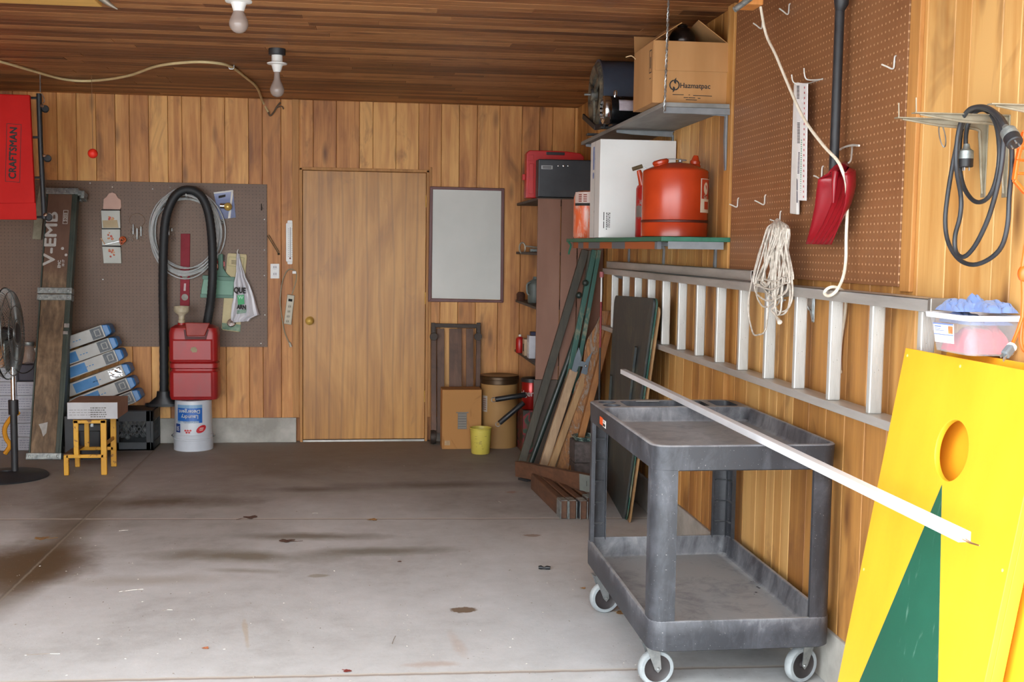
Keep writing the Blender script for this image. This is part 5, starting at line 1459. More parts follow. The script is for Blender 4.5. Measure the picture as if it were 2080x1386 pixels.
# concrete blocks and tray
M['stone'] = pm('speckled_concrete', '5f5552', '463f3d', .9, scale=30, bump=.6, detail=6)
a = U(1166, 955, Z=.0)
by = 6.98; bx = U(1167, 930, Y=by).x
zb1 = U(1190, 905, Y=by).z
for z0, z1, lab in ((.001, .135, 'rough grey concrete block on the floor, lower one of two behind the wooden beams'), (.136, .27, 'rough grey concrete block, upper one of two behind the wooden beams')):
    tag(MB().box((bx, by, z0), (bx + .19, by + .19, z1)).build('concrete_block', M['stone'], bevel=.008, seg=3), lab, 'block', 'stacked concrete blocks')
g = G('paint_splashed_tray'); o = g.obj()
tr = MB(); tcx, tcy = bx + .10, by + .09
tr.lathe([(0, 0), (.085, 0), (.10, .022), (.105, .024), (.103, .027), (.096, .025), (.082, .006), (0, .005)], (tcx, tcy, .271), n=32)
tag(tr.build('paint_pan', g.out(g.ramp(g.noise(o, 22, 4, .7), [(.42, '2c3a3a'), (.5, '58726c'), (.56, 'b9c2b4'), (.62, '3a4a4a')]), .4)), 'round paint-splashed green pan on top of the concrete blocks', 'pan')

# ---------------------------------------------------------------- beams with metal ends on the floor
M['beam'] = grainwood('brown_stained_timber', '75503a', '4c3426', axis=1, blot='3e2a20')
def yb(x0, y0, x1, y1, z, h, w_, name, label, capm, capkind, grp):
    o_ = thing(name, label, 'beam', ((x0 + x1) / 2, (y0 + y1) / 2, z), grp)
    a = V((x0, y0, z + h / 2)); b = V((x1, y1, z + h / 2)); d = (b - a).normalized()
    MB().beam(a + d * .012, b, w_, h).build('timber', M['beam'], o_, bevel=.004)
    sd = d.cross(V((0, 0, 1))).normalized()
    mb = MB()
    for s_ in (-1, 1): mb.beam(a + sd * s_ * (w_ / 2 + .0016), a + d * .10 + sd * s_ * (w_ / 2 + .0016), .003, h * .98)
    mb.beam(a + d * .014 + V((0, 0, h / 2 + .0016)), a + d * .10 + V((0, 0, h / 2 + .0016)), w_, .003)
    mb.build('end_channel', capm, o_, bevel=.001)
    return o_
grp = 'timber beams with steel end channels on the floor'
s0 = U(1141, 1058, Z=0)
yb(s0.x + .02, s0.y + .03, 1.01 + .02, 6.86, .001, .098, .036, 'timber_beam', 'leftmost of the three floor beams, with a dull dark steel end', M['galv'], 0, grp)
yb(s0.x + .066, s0.y + .02, 1.07, 6.86, .001, .10, .040, 'timber_beam', 'middle one of the three floor beams, showing its orange cut end', M['galv'], 0, grp)
yb(s0.x + .125, s0.y + .01, 1.125, 6.86, .001, .10, .038, 'timber_beam', 'floor beam with a bright white-edged steel end next to the cart', M['steel'], 0, grp)
yb(s0.x + .18, s0.y + .10, 1.18, 6.86, .001, .097, .038, 'timber_beam', 'short plain floor beam half hidden behind the cart post', M['galv'], 0, grp)
tb = thing('timber_beam', 'brown timber beam with a flat pale metal plate, lying across the others', 'beam', (1.13, 6.6, .03), grp)
a, b = U(1052, 968, Z=.035), U(1218, 1004, Z=.108)
a = a + V((0, 0, .05)); b = b + V((0, 0, .052)); b = V((b.x, b.y, b.z))
MB().beam(a, b, .045, .098).build('timber', M['beam'], tb, bevel=.004)
d = (b - a).normalized(); sd = V((0, 0, 1)).cross(d).normalized()
if sd.y > 0: sd = -sd
e = b - d * .045 + sd * .0245
MB().beam(e - d * .13, e, .004, .096).build('metal_plate', pm('pale_green_metal', 'a3ada8', '8f9994', .4, .5), tb, bevel=.002)
MB().beam(e - d * .05 + sd * .003, e - d * .049 + sd * .003, .002, .03).build('slot', M['dark'], tb)
m2 = MB(); m2.beam(a + d * .03 + V((0, 0, -.062)), a + d * .14 + V((0, 0, -.062)), .03, .014); m2.build('caster_foot', M['black'], tb)

# ---------------------------------------------------------------- far wall: flat things traced at their own depth
def slab(pts, y, th, mb=None):
    """polygon given by picture directions, lying in the plane Y=y, th thick towards the room"""
    mb = mb or MB()
    P3 = [U(px, py, Y=y) for px, py in pts]; n = len(P3)
    ar = sum(P3[i].x * P3[(i + 1) % n].z - P3[(i + 1) % n].x * P3[i].z for i in range(n))
    if ar < 0: P3.reverse()
    F_ = [V((p.x, y - th, p.z)) for p in P3]
    mb.add(F_ + P3, [tuple(range(n)), tuple(reversed(range(n, 2 * n)))] + [(i, n + i, n + (i + 1) % n, (i + 1) % n) for i in range(n)])
    return mb
def rpoly(x0, y0, x1, y1, r=3, k=4):
    return [(p.x, p.y) for p in rrect(x0, x1, y0, y1, r, 0, k)]
WY = YB - .001; PY_ = YB - .0125

# whiteboard
wbd = thing('whiteboard', 'blank whiteboard in a maroon frame on the far wall right of the door', 'whiteboard', U(946, 615, Y=WY))
M['maroonwood'] = pm('maroon_frame', '6b3a34', '5c302c', .45, scale=10, stretch=(1, 1, .3))
slab([(879, 384), (1018, 388), (1016, 609), (877, 606)], WY - .004, .006).build('board', pm('whiteboard_face', 'cfcfc8', 'c4c5be', .4, scale=1.5), wbd)
for a, b, c, d in (((873, 379), (1024, 383), (1019, 388), (879, 385)), ((1024, 383), (1022, 615), (1016, 609), (1018, 387)), ((1022, 615), (869, 613), (876, 606), (1017, 610)), ((869, 613), (873, 379), (879, 384), (876, 607))):
    slab([a, b, c, d], WY, .020).build('frame_rail', M['maroonwood'], wbd, bevel=.003)

# thermometer, outlet, power strip, old tool
th = thing('thermometer', 'white wall thermometer left of the door', 'thermometer', U(589, 535, Y=WY))
pl = slab(rpoly(581, 453, 598, 532, 3), WY, .012)
pl.build('body', M['white'], th, bevel=.003)
slab(rpoly(584, 448, 594, 454, 2), WY, .006).build('mount_tab', M['white'], th); slab(rpoly(584, 531, 594, 537, 2), WY, .006).build('mount_tab', M['white'], th)
MB().tube([U(589.5, 462, Y=WY - .0135), U(589.3, 524, Y=WY - .0135)], .0015, 6).build('glass_tube', M['ink'], th)
MB().ball(U(589.3, 525, Y=WY - .0135), .006, 10, 8, (1, .5, 1.2)).build('bulb', pm('dark_red_bulb', '7a2a22', '5a201a', .3), th)
mb = MB()
for i in range(15):
    for s_ in (-1, 1): slab([(589.5 + s_ * 2.2, 465 + i * 4), (589.5 + s_ * 4.4, 465 + i * 4), (589.5 + s_ * 4.4, 465.6 + i * 4), (589.5 + s_ * 2.2, 465.6 + i * 4)], WY - .0121, .0004, mb)
mb.build('scale', M['ink'], th)
ou = thing('wall_outlet', 'white double wall outlet beside the pegboard', 'outlet', U(558, 567, Y=WY))
slab(rpoly(549.5, 536, 567.5, 566, 1.2), WY, .006).build('cover_plate', M['white'], ou, bevel=.002)
for yy in (543.5, 557.5):
    s_ = slab(rpoly(554, yy - 5, 563, yy + 5, 3.5), WY - .0061, .002).build('socket', pm('socket_white', 'dcdcdc', 'cfcfcf', .4), ou)
    for dx in (-2, 2): slab([(558.5 + dx - .5, yy - 2.2), (558.5 + dx + .5, yy - 2.2), (558.5 + dx + .5, yy + .8), (558.5 + dx - .5, yy + .8)], WY - .0082, .0006).build('slot', M['dark'], s_)
ps = thing('power_strip', 'beige power strip hung by its looped cord left of the door frame', 'power strip', U(585, 660, Y=WY))
M['beige'] = pm('beige_plastic', 'c3bba6', 'b5ad98', .5, scale=8)
slab([(584, 598), (599, 600), (592, 660), (577, 657)], WY, .030).build('housing', M['beige'], ps, bevel=.004)
slab([(586, 607), (594, 608), (593.5, 613), (585.5, 612)], WY - .0301, .003).build('switch', M['dark'], ps)
for i in range(4):
    cx, cyy = 588.3 - i * 1.5, 623 + i * 10
    s_ = slab(rpoly(cx - 3.4, cyy - 3.6, cx + 3.4, cyy + 3.6, 2.6), WY - .0301, .0015).build('socket', pm('strip_socket', 'b2aa96', 'a69e8a', .5), ps)
    for dx in (-1.5, 1.5): slab([(cx + dx - .4, cyy - 1.5), (cx + dx + .4, cyy - 1.5), (cx + dx + .4, cyy + 1.5), (cx + dx - .4, cyy + 1.5)], WY - .0317, .0004).build('slot', M['dark'], s_)
pts = [(593, 598), (599, 580), (602, 565), (601, 553), (592, 547), (582, 552), (573, 575), (569, 610), (572, 640), (577, 670), (584, 690), (589, 698)]
MB().tube(C([U(x, y, Y=WY - .012) for x, y in pts]), .0045, 8).build('cord', pm('beige_cord', 'a59a80', '978c72', .5), ps)
MB().tube([U(588, 696, Y=WY - .012), U(591, 705, Y=WY - .012)], .010, 8, taper=[.8, 1.1]).build('plug', M['beige'], ps)
slab([(594.5, 551), (602, 551), (602, 556), (594.5, 556)], WY, .028).build('wall_clip', M['white'], ps)
ho_ = thing('iron_strap', 'thin rusty iron strap hanging aslant at the pegboard edge above the outlet', 'tool', U(564, 518, Y=WY))
mb = MB(); a, b = U(543, 479, Y=WY - .012), U(566, 516, Y=WY - .012); mb.beam(a, b, .005, .012, (0, 1, 0)); a2, b2 = U(546, 477, Y=WY - .012), U(567, 512, Y=WY - .012); mb.beam(a2, b2, .004, .008, (0, 1, 0)); mb.ball(b, .009, 10, 8)
mb.build('strap', pm('rusty_iron', '5d5138', '453a28', .7, .4, scale=20), ho_)
pgk = MB(); pgk.tube(C([U(531, 414, Y=PY_), U(531, 420, Y=PY_ - .012), U(531, 427, Y=PY_ - .018), U(532, 421, Y=PY_ - .024)]), .003, 6)
tag(pgk.build('peg_hook', M['iron']), 'dark empty peg hook near the right edge of the far pegboard', 'hook')

# blister pack with brass ball
bp = thing('blister_pack', 'blue backing card with a brass hitch ball in clear plastic on the far pegboard', 'package', U(460, 445, Y=PY_))
g = G('blue_card'); o = g.obj(); z_ = g.n('SeparateXYZ', {0: o}).outputs[2]
bc2 = slab([(434, 391), (473, 386), (479, 442), (446, 446)], PY_ - .002, .004).build('backing_card', g.out(g.ramp(g.ma('MULTIPLY', z_, 4.0), [(0, '1c2a66'), (.55, '3a4a86'), (.8, '8a94ba')]), .35), bp)
slab([(434, 391), (473, 386), (473.5, 389), (434.5, 394)], PY_ - .0062, .0006).build('white_border', M['paper'], bc2)
slab([(470, 389), (474, 387), (468, 443), (463, 444)], PY_ - .0062, .0006).build('white_border', M['paper'], bc2)
slab([(444, 398), (458, 395), (458, 400), (444, 403)], PY_ - .0062, .0006).build('dark_print', M['ink'], bc2)
q = U(463, 420, Y=PY_ - .03); MB().ball(q, .030, 22, 14).build('brass_ball', M['brass'], bp)
MB().lathe([(0, 0), (.02, 0), (.02, .03), (0, .03)], q + V((-.055, 0, .005)), (1, 0, 0), 14).build('steel_shank', M['chrome'], bp)
mb = MB(); 
for i in range(7):
    c_ = U(453 - i * 1.5, 447 + i * 4.2, Y=PY_ - .012); mb.tube([c_ + V((math.cos(t) * .009, 0, math.sin(t) * .006)) for t in [2 * PI * k / 10 for k in range(10)]], .002, 5, closed=True)
tag(mb.build('chain', M['steel']), 'short steel chain hanging below the blue backing card', 'chain', None)

# dustpan, red snips, cream holder, carrier bag
dp = thing('dustpan', 'sage green plastic dustpan hanging behind the black hose', 'dustpan', U(440, 607, Y=PY_))
M['sage'] = pm('sage_plastic', '5f9478', '52866b', .4, scale=4)
M['sage2'] = pm('sage_plastic_dark', '4c7c66', '426e5a', .45, scale=4)
slab([(415, 560), (476, 564), (474, 606), (408, 604), (409, 590)], PY_ - .012, .014).build('pan', M['sage'], dp, bevel=.004)
mb = slab([(413, 559), (478, 563), (477, 571), (412, 567)], PY_ - .002, .045); slab([(407, 597), (475, 600), (474, 606), (407, 605)], PY_ - .026, .004, mb); mb.build('rim', M['sage2'], dp, bevel=.003)
slab([(443, 517), (453, 516), (454, 545), (462, 557), (470, 563), (428, 561), (438, 556), (444, 545)], PY_ - .012, .016).build('handle', M['sage2'], dp, bevel=.004)
sn = thing('snips', 'red-handled snips hanging behind the dustpan handle', 'tool', U(440, 550, Y=PY_))
mb = slab([(438, 531), (449, 528), (457, 532), (457, 541), (447, 545), (446, 552), (440, 556), (437, 545)], PY_, .010); mb.build('handle_grip', M['red'], sn, bevel=.002)
slab([(447, 516), (457, 518), (456, 530), (449, 528)], PY_, .008).build('blade', M['iron'], sn)
MB().tube([U(441, 535, Y=PY_ - .012), U(443, 541, Y=PY_ - .012), U(440, 549, Y=PY_ - .012)], .003, 6).build('spring', M['chrome'], sn)
ch2 = thing('cream_holder', 'long cream wall plaque with a green border and a metal clip behind the carrier bag', 'plaque', U(470, 670, Y=PY_))
slab([(464, 514), (501, 517), (502, 522), (488, 672), (485, 675), (453, 671), (450, 667), (462, 518)], PY_, .010).build('plaque', pm('cream_board', 'cfc195', 'c0b186', .6, scale=5), ch2, bevel=.003)
mb = MB()
for a, b in (((465, 522), (496, 524)), ((496, 524), (494, 543)), ((494, 543), (463, 540)), ((463, 540), (465, 522))): mb.beam(U(*a, Y=PY_ - .0105), U(*b, Y=PY_ - .0105), .002, .004, (0, 1, 0))
mb.build('border_line', pm('olive_line', '7f8a4e', '737e46', .6), ch2)
mb = MB()
for i in range(3): slab([(470, 529 + i * 3), (483, 530 + i * 3), (483, 531 + i * 3), (470, 530 + i * 3)], PY_ - .0102, .0005, mb)
mb.build('lettering_lines', M['ink'], ch2)
slab([(451, 656), (489, 660), (488, 674), (451, 669)], PY_ - .0101, .001).build('green_scene', pm('green_scene', '5c7f68', '90a58c', .6, scale=30), ch2)
mb = MB(); c_ = U(470, 656, Y=PY_ - .03); mb.lathe([(.004, 0), (.028, .0), (.032, .004), (.028, .010), (.004, .012)], c_, (0, -1, .3), 20); mb.build('metal_clip', M['chrome'], ch2)
bg_ = thing('carrier_bag', 'white plastic carrier bag with black and green print hanging on the far pegboard', 'bag', U(495, 655, Y=PY_))
sec = [(514, 481, 486), (524, 480, 488), (540, 480, 492), (552, 480, 497), (562, 478, 500), (575, 475, 507), (590, 475, 513), (605, 474, 518), (620, 471, 522), (634, 470, 526), (643, 469, 527), (650, 469, 512), (655, 471, 508)]
rings = []
for k, (py, l, r) in enumerate(sec):
    ring = []; n = 36; t = k / (len(sec) - 1)
    a, b = U(l, py, Y=PY_ - .03), U(r, py + (2 if k < 10 else -3), Y=PY_ - .03)
    for j in range(n):
        an = 2 * PI * j / n; c_ = (math.cos(an) + 1) / 2
        p = a.lerp(b, c_)
        dpt = .008 + .045 * math.sin(min(1, t * 1.3) * PI * .55)
        fold = .010 * math.sin(c_ * 26 + 3 * t) * min(1, t * 2) + .008 * mnoise.noise(V((c_ * 9, t * 5, 2)))
        ring.append(V((p.x + .004 * mnoise.noise(V((j * .6, t * 8, 1))), PY_ - .028 - max(math.sin(an), -.45) * dpt * .8 - (fold if math.sin(an) > 0 else 0), p.z + .006 * mnoise.noise(V((j * .4, 4, t * 3))) * (k > 9))))
    rings.append(ring)
g = G('bag_plastic'); g.b.inputs['Subsurface Weight'].default_value = 0
mb = MB(); mb.loft(rings); bag = mb.build('bag', g.out(lin('d0cfd4'), .3), bg_)
MB().tube(C([U(483, 520, Y=PY_ - .02), U(482, 512, Y=PY_ - .022), U(484, 507, Y=PY_ - .01)]), .004, 6).build('handle_loop', M['white'], bg_)
def on(px, py, y, roll=0): 
    p = U(px, py, Y=y); c_, s_ = math.cos(roll), math.sin(roll)
    return Matrix.Translation(p) @ Matrix(((c_, -s_, 0, 0), (0, 0, -1, 0), (s_, c_, 0, 0), (0, 0, 0, 1)))
BY = PY_ - .086
M['bagreen'] = pm('bag_green', '1fa35c', '1a9452', .5)
text('QUE', on(487, 590.5, BY, -.05), .058, M['ink'], bg_, 'lettering', bold=.0022, sx=.72)
slab([(481.5, 600), (495.5, 599), (496.5, 618), (483.5, 620)], BY + .001, .0006).build('green_panel', M['bagreen'], bg_)
text('W', on(489, 605, BY, -.05), .034, pm('pale_green', 'a9dcc0', None, .5), bg_, 'lettering', bold=.001)
text('ARN', on(490.5, 624.5, BY, -.05), .045, M['ink'], bg_, 'lettering', bold=.002, sx=.7)
mb = MB()
for i in range(3):
    pts = [U(481 + j * 1.6, 632 + i * 2.6 - j * .25 + (1.0 if j % 2 else -1.0) * .8, Y=BY + .002) for j in range(13)]; mb.tube(pts, .0018, 5)
mb.build('green_scrawl', M['bagreen'], bg_)

# cable coil, red level, bits, letter holder
random.seed(4)
gc = MB()
cen = U(377, 472, Y=PY_ - .05)
for i in range(15):
    rx = .255 + random.uniform(-.035, .020) ; rz = .295 + random.uniform(-.035, .026); dx = random.uniform(-.012, .012); dz = random.uniform(-.03, .012)
    ph = random.random() * 6; yy = PY_ - .010 - i * .0042
    gc.tube([V((cen.x + dx + math.cos(t) * rx * (1 + .01 * math.sin(3 * t + ph)), yy, cen.z + dz + math.sin(t) * rz * (1 + .012 * math.sin(2 * t + ph)))) for t in [2 * PI * k / 48 for k in range(48)]], .0052, 7, closed=True)
gc.tube(C([U(307, 470, Y=PY_ - .05), U(318, 520, Y=PY_ - .06), U(340, 545, Y=PY_ - .06), U(385, 556, Y=PY_ - .06), U(420, 545, Y=PY_ - .05), U(445, 515, Y=PY_ - .04)]), .0052, 7)
tag(gc.build('cable_coil', pm('light_grey_cable', 'c3c5c4', 'a5a8a7', .5, scale=12)), 'big coil of light grey cable hanging on the far pegboard behind the hose', 'cable')
lv = thing('spirit_level', 'dark red spirit level hanging upright inside the grey cable coil', 'level', U(376, 625, Y=PY_))
slab([(367.5, 475), (386.5, 475), (385, 622), (366, 622)], PY_, .010).build('bar', pm('level_red', '901c2c', '7d1826', .5, scale=8, spec=.2), lv, bevel=.002)
for yy in (559, 604): MB().lathe([(0, .0), (.022, 0), (.024, .004), (0, .006)], U(375.5, yy, Y=PY_ - .0100), (0, -1, 0), 20).build('vial_window', pm('vial_window', '8b8378', '6f6a60', .4), lv)
slab([(374, 576), (378, 576), (377, 591), (373, 591)], PY_ - .0101, .002).build('center_vial', pm('pale_vial', 'b08c8c', '9a7474', .3), lv)
slab([(362, 555), (389, 555), (388.5, 560), (362, 560)], PY_ - .010, .008).build('clamp_band', M['steel'], lv)
g = G('clear_wrap'); g.b.inputs['Alpha'].default_value = .10; M['wrap'] = g.out(lin('8f8270'), .5)
def bits(cx, xs, label):
    b = thing('bit_pack', label, 'bits', U(cx, 488, Y=PY_), 'silver bits in clear wrap on the far pegboard')
    for x, y0, y1 in xs: MB().cyl(U(x, y0, Y=PY_ - .016), U(x, y1, Y=PY_ - .016), .0048, n=10).build('bit', M['steel'], b)
    x0, x1 = min(x for x, _, _ in xs) - 7, max(x for x, _, _ in xs) + 7
    slab([(x0 + 3, 462), (x1 - 3, 462), (x1 + 2, 488), (x1 - 6, 491), ((x0 + x1) / 2, 486), (x0 + 6, 491), (x0 - 1, 487)], PY_ - .002, .006).build('clear_wrap', M['wrap'], b)
    c_ = U((x0 + x1) / 2, 448, Y=PY_ - .006)
    MB().tube([c_ + V((math.cos(t) * .055, 0, math.sin(t) * .05)) for t in [2 * PI * k / 26 for k in range(26)]], .0012, 5, closed=True).build('hang_loop', pm('loop_line', '8b6f55', '7d624a', .5), b)
bits(279, [(270.5, 456, 476), (278.5, 464, 486), (286.5, 460, 480)], 'three silver bits in clear wrap left of the cable coil')
bits(344, [(343, 456, 478), (349, 464, 470)], 'single silver bit in clear wrap seen inside the cable coil')
lh = thing('letter_holder', 'white three-pocket hanging holder with red flower print and a pink tab top', 'holder', U(230, 535, Y=PY_))
slab([(210, 425), (211, 405), (217, 400), (222, 393), (229, 391), (236, 394), (240, 402), (246, 406), (247, 421), (244, 426)], PY_, .012).build('tab_top', pm('pink_card', 'c9a596', 'bd9989', .6, scale=5), lh, bevel=.002)
M['pocket'] = pm('pale_pocket', 'c4c6be', 'b9bbb3', .6, scale=6)
for k, pts in enumerate(([(207, 428), (245, 428), (246, 464), (209, 464)], [(208, 466), (245, 466), (246, 499), (209, 499)], [(209, 501), (246, 502), (248, 535), (212, 535)])):
    p_ = slab(pts, PY_, .028 - k * .002).build('pocket', M['pocket'], lh, bevel=.002)
    cx, cyy = (pts[0][0] + pts[1][0]) / 2 - 1, (pts[0][1] + pts[2][1]) / 2 - 3
    fl_ = MB(); random.seed(20 + k)
    for i in range(8): fl_.lathe([(0, .0008), (random.uniform(.004, .010), .0004)], U(cx + random.uniform(-6, 6), cyy + random.uniform(-7, 8), Y=PY_ - .0285 + k * .002), (0, -1, 0), 9)
    fl_.build('flower_print', pm('flower_red_%s' % 'abc'[k], 'b4443a', 'c89a6a', .6, scale=60, lo=.45, hi=.55), p_)
    mb = slab([(pts[0][0], pts[0][1] - 2), (pts[1][0], pts[1][1] - 2), (pts[1][0], pts[1][1] + .4), (pts[0][0], pts[0][1] + .4)], PY_, .022); mb.build('pocket_slot', M['dark'], lh)
slab([(208, 448), (238, 447), (241, 463), (210, 463)], PY_ - .0285, .003).build('tan_note', pm('tan_note', 'b8a684', 'a89674', .7), lh)
sc_ = thing('scissors', 'small orange-handled scissors tucked in the middle pocket of the hanging holder', 'scissors', U(248, 495, Y=PY_ - .03))
c_ = U(249, 487, Y=PY_ - .034)
mb = MB(); mb.tube([c_ + V((math.cos(t) * .020, 0, math.sin(t) * .018)) for t in [2 * PI * k / 18 for k in range(18)]], .006, 8, closed=True); mb.tube([c_ + V((math.cos(t) * .012 - .006, -.004, math.sin(t) * .022 - .012)) for t in [2 * PI * k / 18 for k in range(18)]], .005, 8, closed=True); mb.build('finger_loop', pm('orange_handle', 'c25a22', 'b04e1c', .4), sc_)
MB().beam(U(244, 490, Y=PY_ - .034), U(213, 497, Y=PY_ - .034), .004, .012, (0, 1, 0)).build('blade', M['steel'], sc_)
mb = MB(); mb.beam(U(205, 484, Y=PY_ - .034), U(214, 498, Y=PY_ - .034), .006, .008, (0, 1, 0)); tag(mb.build('pencil', pm('pencil_tan', 'b59a7a', 'c08040', .5, scale=60)), 'short tan pencil sticking from the left of the hanging holder', 'pencil')

# ---------------------------------------------------------------- shop vac hose and nozzle
hs = thing('vacuum_hose', 'thick black vacuum hose looped high over the far pegboard', 'hose', U(335, 825, Y=8.50))
pts = [(333, 808, 8.555), (333, 740, 8.555), (332, 650, 8.55), (331, 580, 8.53), (332, 510, 8.50), (336, 450, 8.50), (346, 415, 8.50), (360, 394, 8.50), (378, 386, 8.50), (398, 390, 8.50), (413, 405, 8.50), (424, 435, 8.50), (430, 480, 8.50), (432, 530, 8.50), (431, 580, 8.50), (427, 620, 8.53), (421, 655, 8.545), (416, 690, 8.55)]
P3 = C([U(x, y, Y=yy) for x, y, yy in pts], k=10)
MB().tube(P3, .0315, 18, taper=[1 + (.035 if i % 2 else -.035) for i in range(len(P3))]).build('hose', pm('ribbed_black_hose', '1c1e20', '26292c', .58, scale=20), hs)
mb = MB(); q = U(333, 806, Y=8.55); zt3 = .291
mb.loft([[V((q.x + dx * s_, 8.552 + dy * s2, z)) for dx, dy in ((math.cos(2 * PI * k / 20), math.sin(2 * PI * k / 20)) for k in range(20))] for s_, s2, z in ((.05, .04, q.z + .04), (.055, .045, q.z - .0), (.09, .05, q.z - .03), (.125, .055, q.z - .065), (.135, .058, zt3 + .02), (.135, .058, zt3))])
mb.build('floor_nozzle', M['blackrub'], hs)
MB().tube(C([V((U(380, 398, Y=8.5).x, PY_, U(380, 400, Y=8.5).z)), V((U(380, 398, Y=8.5).x, 8.56, U(380, 400, Y=8.5).z - .008)), V((U(380, 398, Y=8.5).x, 8.46, U(380, 400, Y=8.5).z - .004)), V((U(380, 398, Y=8.5).x, 8.45, U(380, 400, Y=8.5).z + .02))]), .004, 8).build('hook', M['steel'], hs)

# ---------------------------------------------------------------- bucket and jerry can
bkx = U(393, 900, Y=8.39).x
pb_ = thing('detergent_bucket', 'white detergent bucket standing upside down with its label inverted', 'bucket', (bkx, 8.40, 0))
bR = .136; bzt = .362
MB().lathe([(0, .004), (bR, .004), (bR + .003, .0), (bR + .003, .075), (bR + .006, .078), (bR + .006, .086), (bR + .001, .09), (bR + .002, .105), (bR + .002, .112), (bR - .002, .116), (bR - .007, bzt - .012), (bR - .012, bzt), (0, bzt)], (bkx, 8.40, 0), n=48).build('bucket', pm('detergent_white', 'c5cad0', 'b9bec6', .35, scale=4), pb_)
BC = (bkx, 8.40)
def taperwrap(x, z, off=.001): 
    R = bR + .0005 - (z - .116) * (.006 / .24); return wrapc(BC, R, x, z, off)
def tq(mb, x0, x1, z0, z1, off=.001, n=10):
    rows = [[taperwrap(x0 + (x1 - x0) * i / n, z, off) for i in range(n + 1)] for z in (z0, z1)]
    mb.add(rows[0] + rows[1], [(i, i + 1, n + 2 + i, n + 1 + i) for i in range(n)]); return mb
M['lblue'] = pm('label_royal_blue', '1f62b4', '1b56a4', .4); M['lblue2'] = pm('label_pale_blue', '7fa4c4', '6f96ba', .4)
tq(MB(), -.105, .082, .205, .335).build('blue_label', M['lblue'], pb_)
mb = tq(MB(), -.105, .082, .312, .335, .0015); mb.build('pale_band', M['lblue2'], pb_); tq(MB(), -.105, .055, .205, .219, .0015).build('pale_band', M['lblue2'], pb_)
def inv(s_, size, x, z, m, bold=.001, sx=1.0):
    return text(s_, Matrix.Identity(4), size, m, pb_, 'lettering', bold=bold, sx=sx, wrap=lambda p: taperwrap(-p.x + x, -p.y + z, .0022))
inv('Detergent', .038, -.012, .288, M['white']); inv('Laundry', .038, -.008, .250, M['white']); inv('CONCENTRATED', .017, -.01, .213, M['white'], .0006); inv('50', .045, -.102, .165, M['white'], .001, .6)
tq(MB(), -.125, -.08, .135, .198, .0012).build('navy_label', pm('label_navy', '24407c', '1f376c', .4), pb_)
mb = MB(); 
pts = [taperwrap(.075 + math.cos(t) * .040 * math.cos(.5) - math.sin(t) * .024 * math.sin(.5), .160 + math.cos(t) * .040 * math.sin(.5) + math.sin(t) * .024 * math.cos(.5), .0015) for t in [2 * PI * k / 24 for k in range(24)]]
mb.add(pts, [tuple(range(24))]); mb.build('red_oval', pm('label_red', 'c0242c', 'b01f28', .4), pb_)
mb = tq(MB(), .06, .085, .15, .153, .002, 3); tq(mb, .058, .09, .158, .161, .002, 3); tq(mb, .064, .092, .166, .169, .002, 3); mb.build('oval_print', M['white'], pb_)
mb = MB()
for dx, dz in ((-.018, .012), (0, .012), (.018, .012), (-.009, -.002), (.009, -.002)):
    pts = [taperwrap(-.02 + dx + math.cos(t) * .008, .14 + dz + math.sin(t) * .007, .0015) for t in [2 * PI * k / 12 for k in range(12)]]; mb.add(pts, [tuple(range(12))])
mb.build('fruit_print', pm('fruit_red', 'b02c34', 'd0504a', .4, scale=60), pb_)
for s_ in (-1, 1): MB().lathe([(0, 0), (.012, 0), (.014, .006), (.008, .010), (.005, .018), (0, .018)], (bkx + s_ * (bR + .002), 8.40, .098), (s_, 0, 0), 14).build('handle_lug', M['steel'], pb_)

jx = U(395, 700, Y=8.38).x; jz0 = bzt + .001
jc = thing('jerry_can', 'worn red plastic jerry can with a cream spout on top of the upturned bucket', 'jerry can', (jx, 8.40, jz0))
g = G('faded_red_plastic'); o = g.obj()
M['jred'] = g.out(g.mix(g.ramp(g.noise(g.vm('MULTIPLY', o, (1, 1, .5)), 9, 5, .65), [(.5, 0.0), (.75, .5)]), g.ramp(g.noise(o, 3, 4), [(.3, 'a82222'), (.7, '8f1b1e')]), lin('7c3434')), .38)
hw = .170; hd = .10; H_ = .545
def jring(z, e, r): return rrect(jx - hw + e, jx + hw - e, 8.40 - hd + e, 8.40 + hd - e, r, jz0 + z, 6)
mb = MB(); mb.loft([jring(.0, .03, .03), jring(.006, .008, .04), jring(.03, 0, .045), jring(.205, 0, .045), jring(.213, .012, .04), jring(.226, .012, .04), jring(.234, 0.002, .045), jring(.265, .002, .045), jring(.272, 0.012, .04), jring(.283, .0, .045), jring(H_ - .06, 0, .045), jring(H_ - .025, .008, .05), jring(H_ - .008, .035, .05), jring(H_ - .004, .06, .03)])
body = mb.build('body', M['jred'], jc)
mb = MB()
for z0, z1 in ((.03, .20), (.295, .43)):
    mb.add([(jx - hw + .035, 8.40 - hd - .0065, jz0 + z0), (jx + hw - .045, 8.40 - hd - .0065, jz0 + z0), (jx + hw - .045, 8.40 - hd - .0065, jz0 + z1), (jx - hw + .035, 8.40 - hd - .0065, jz0 + z1),
            (jx - hw + .022, 8.40 - hd + .001, jz0 + z0 - .012), (jx + hw - .032, 8.40 - hd + .001, jz0 + z0 - .012), (jx + hw - .032, 8.40 - hd + .001, jz0 + z1 + .012), (jx - hw + .022, 8.40 - hd + .001, jz0 + z1 + .012)],
           [(0, 1, 2, 3), (4, 5, 1, 0), (5, 6, 2, 1), (6, 7, 3, 2), (7, 4, 0, 3)])
mb.build('raised_panel', M['jred'], jc)
q = U(384, 662, Y=8.34)
slab([(376, 655), (427, 656), (416, 683), (379, 683)], 8.296, .014).build('handle', pm('handle_red', '9c2d1e', '86251a', .5, scale=10), jc, bevel=.008, seg=3)
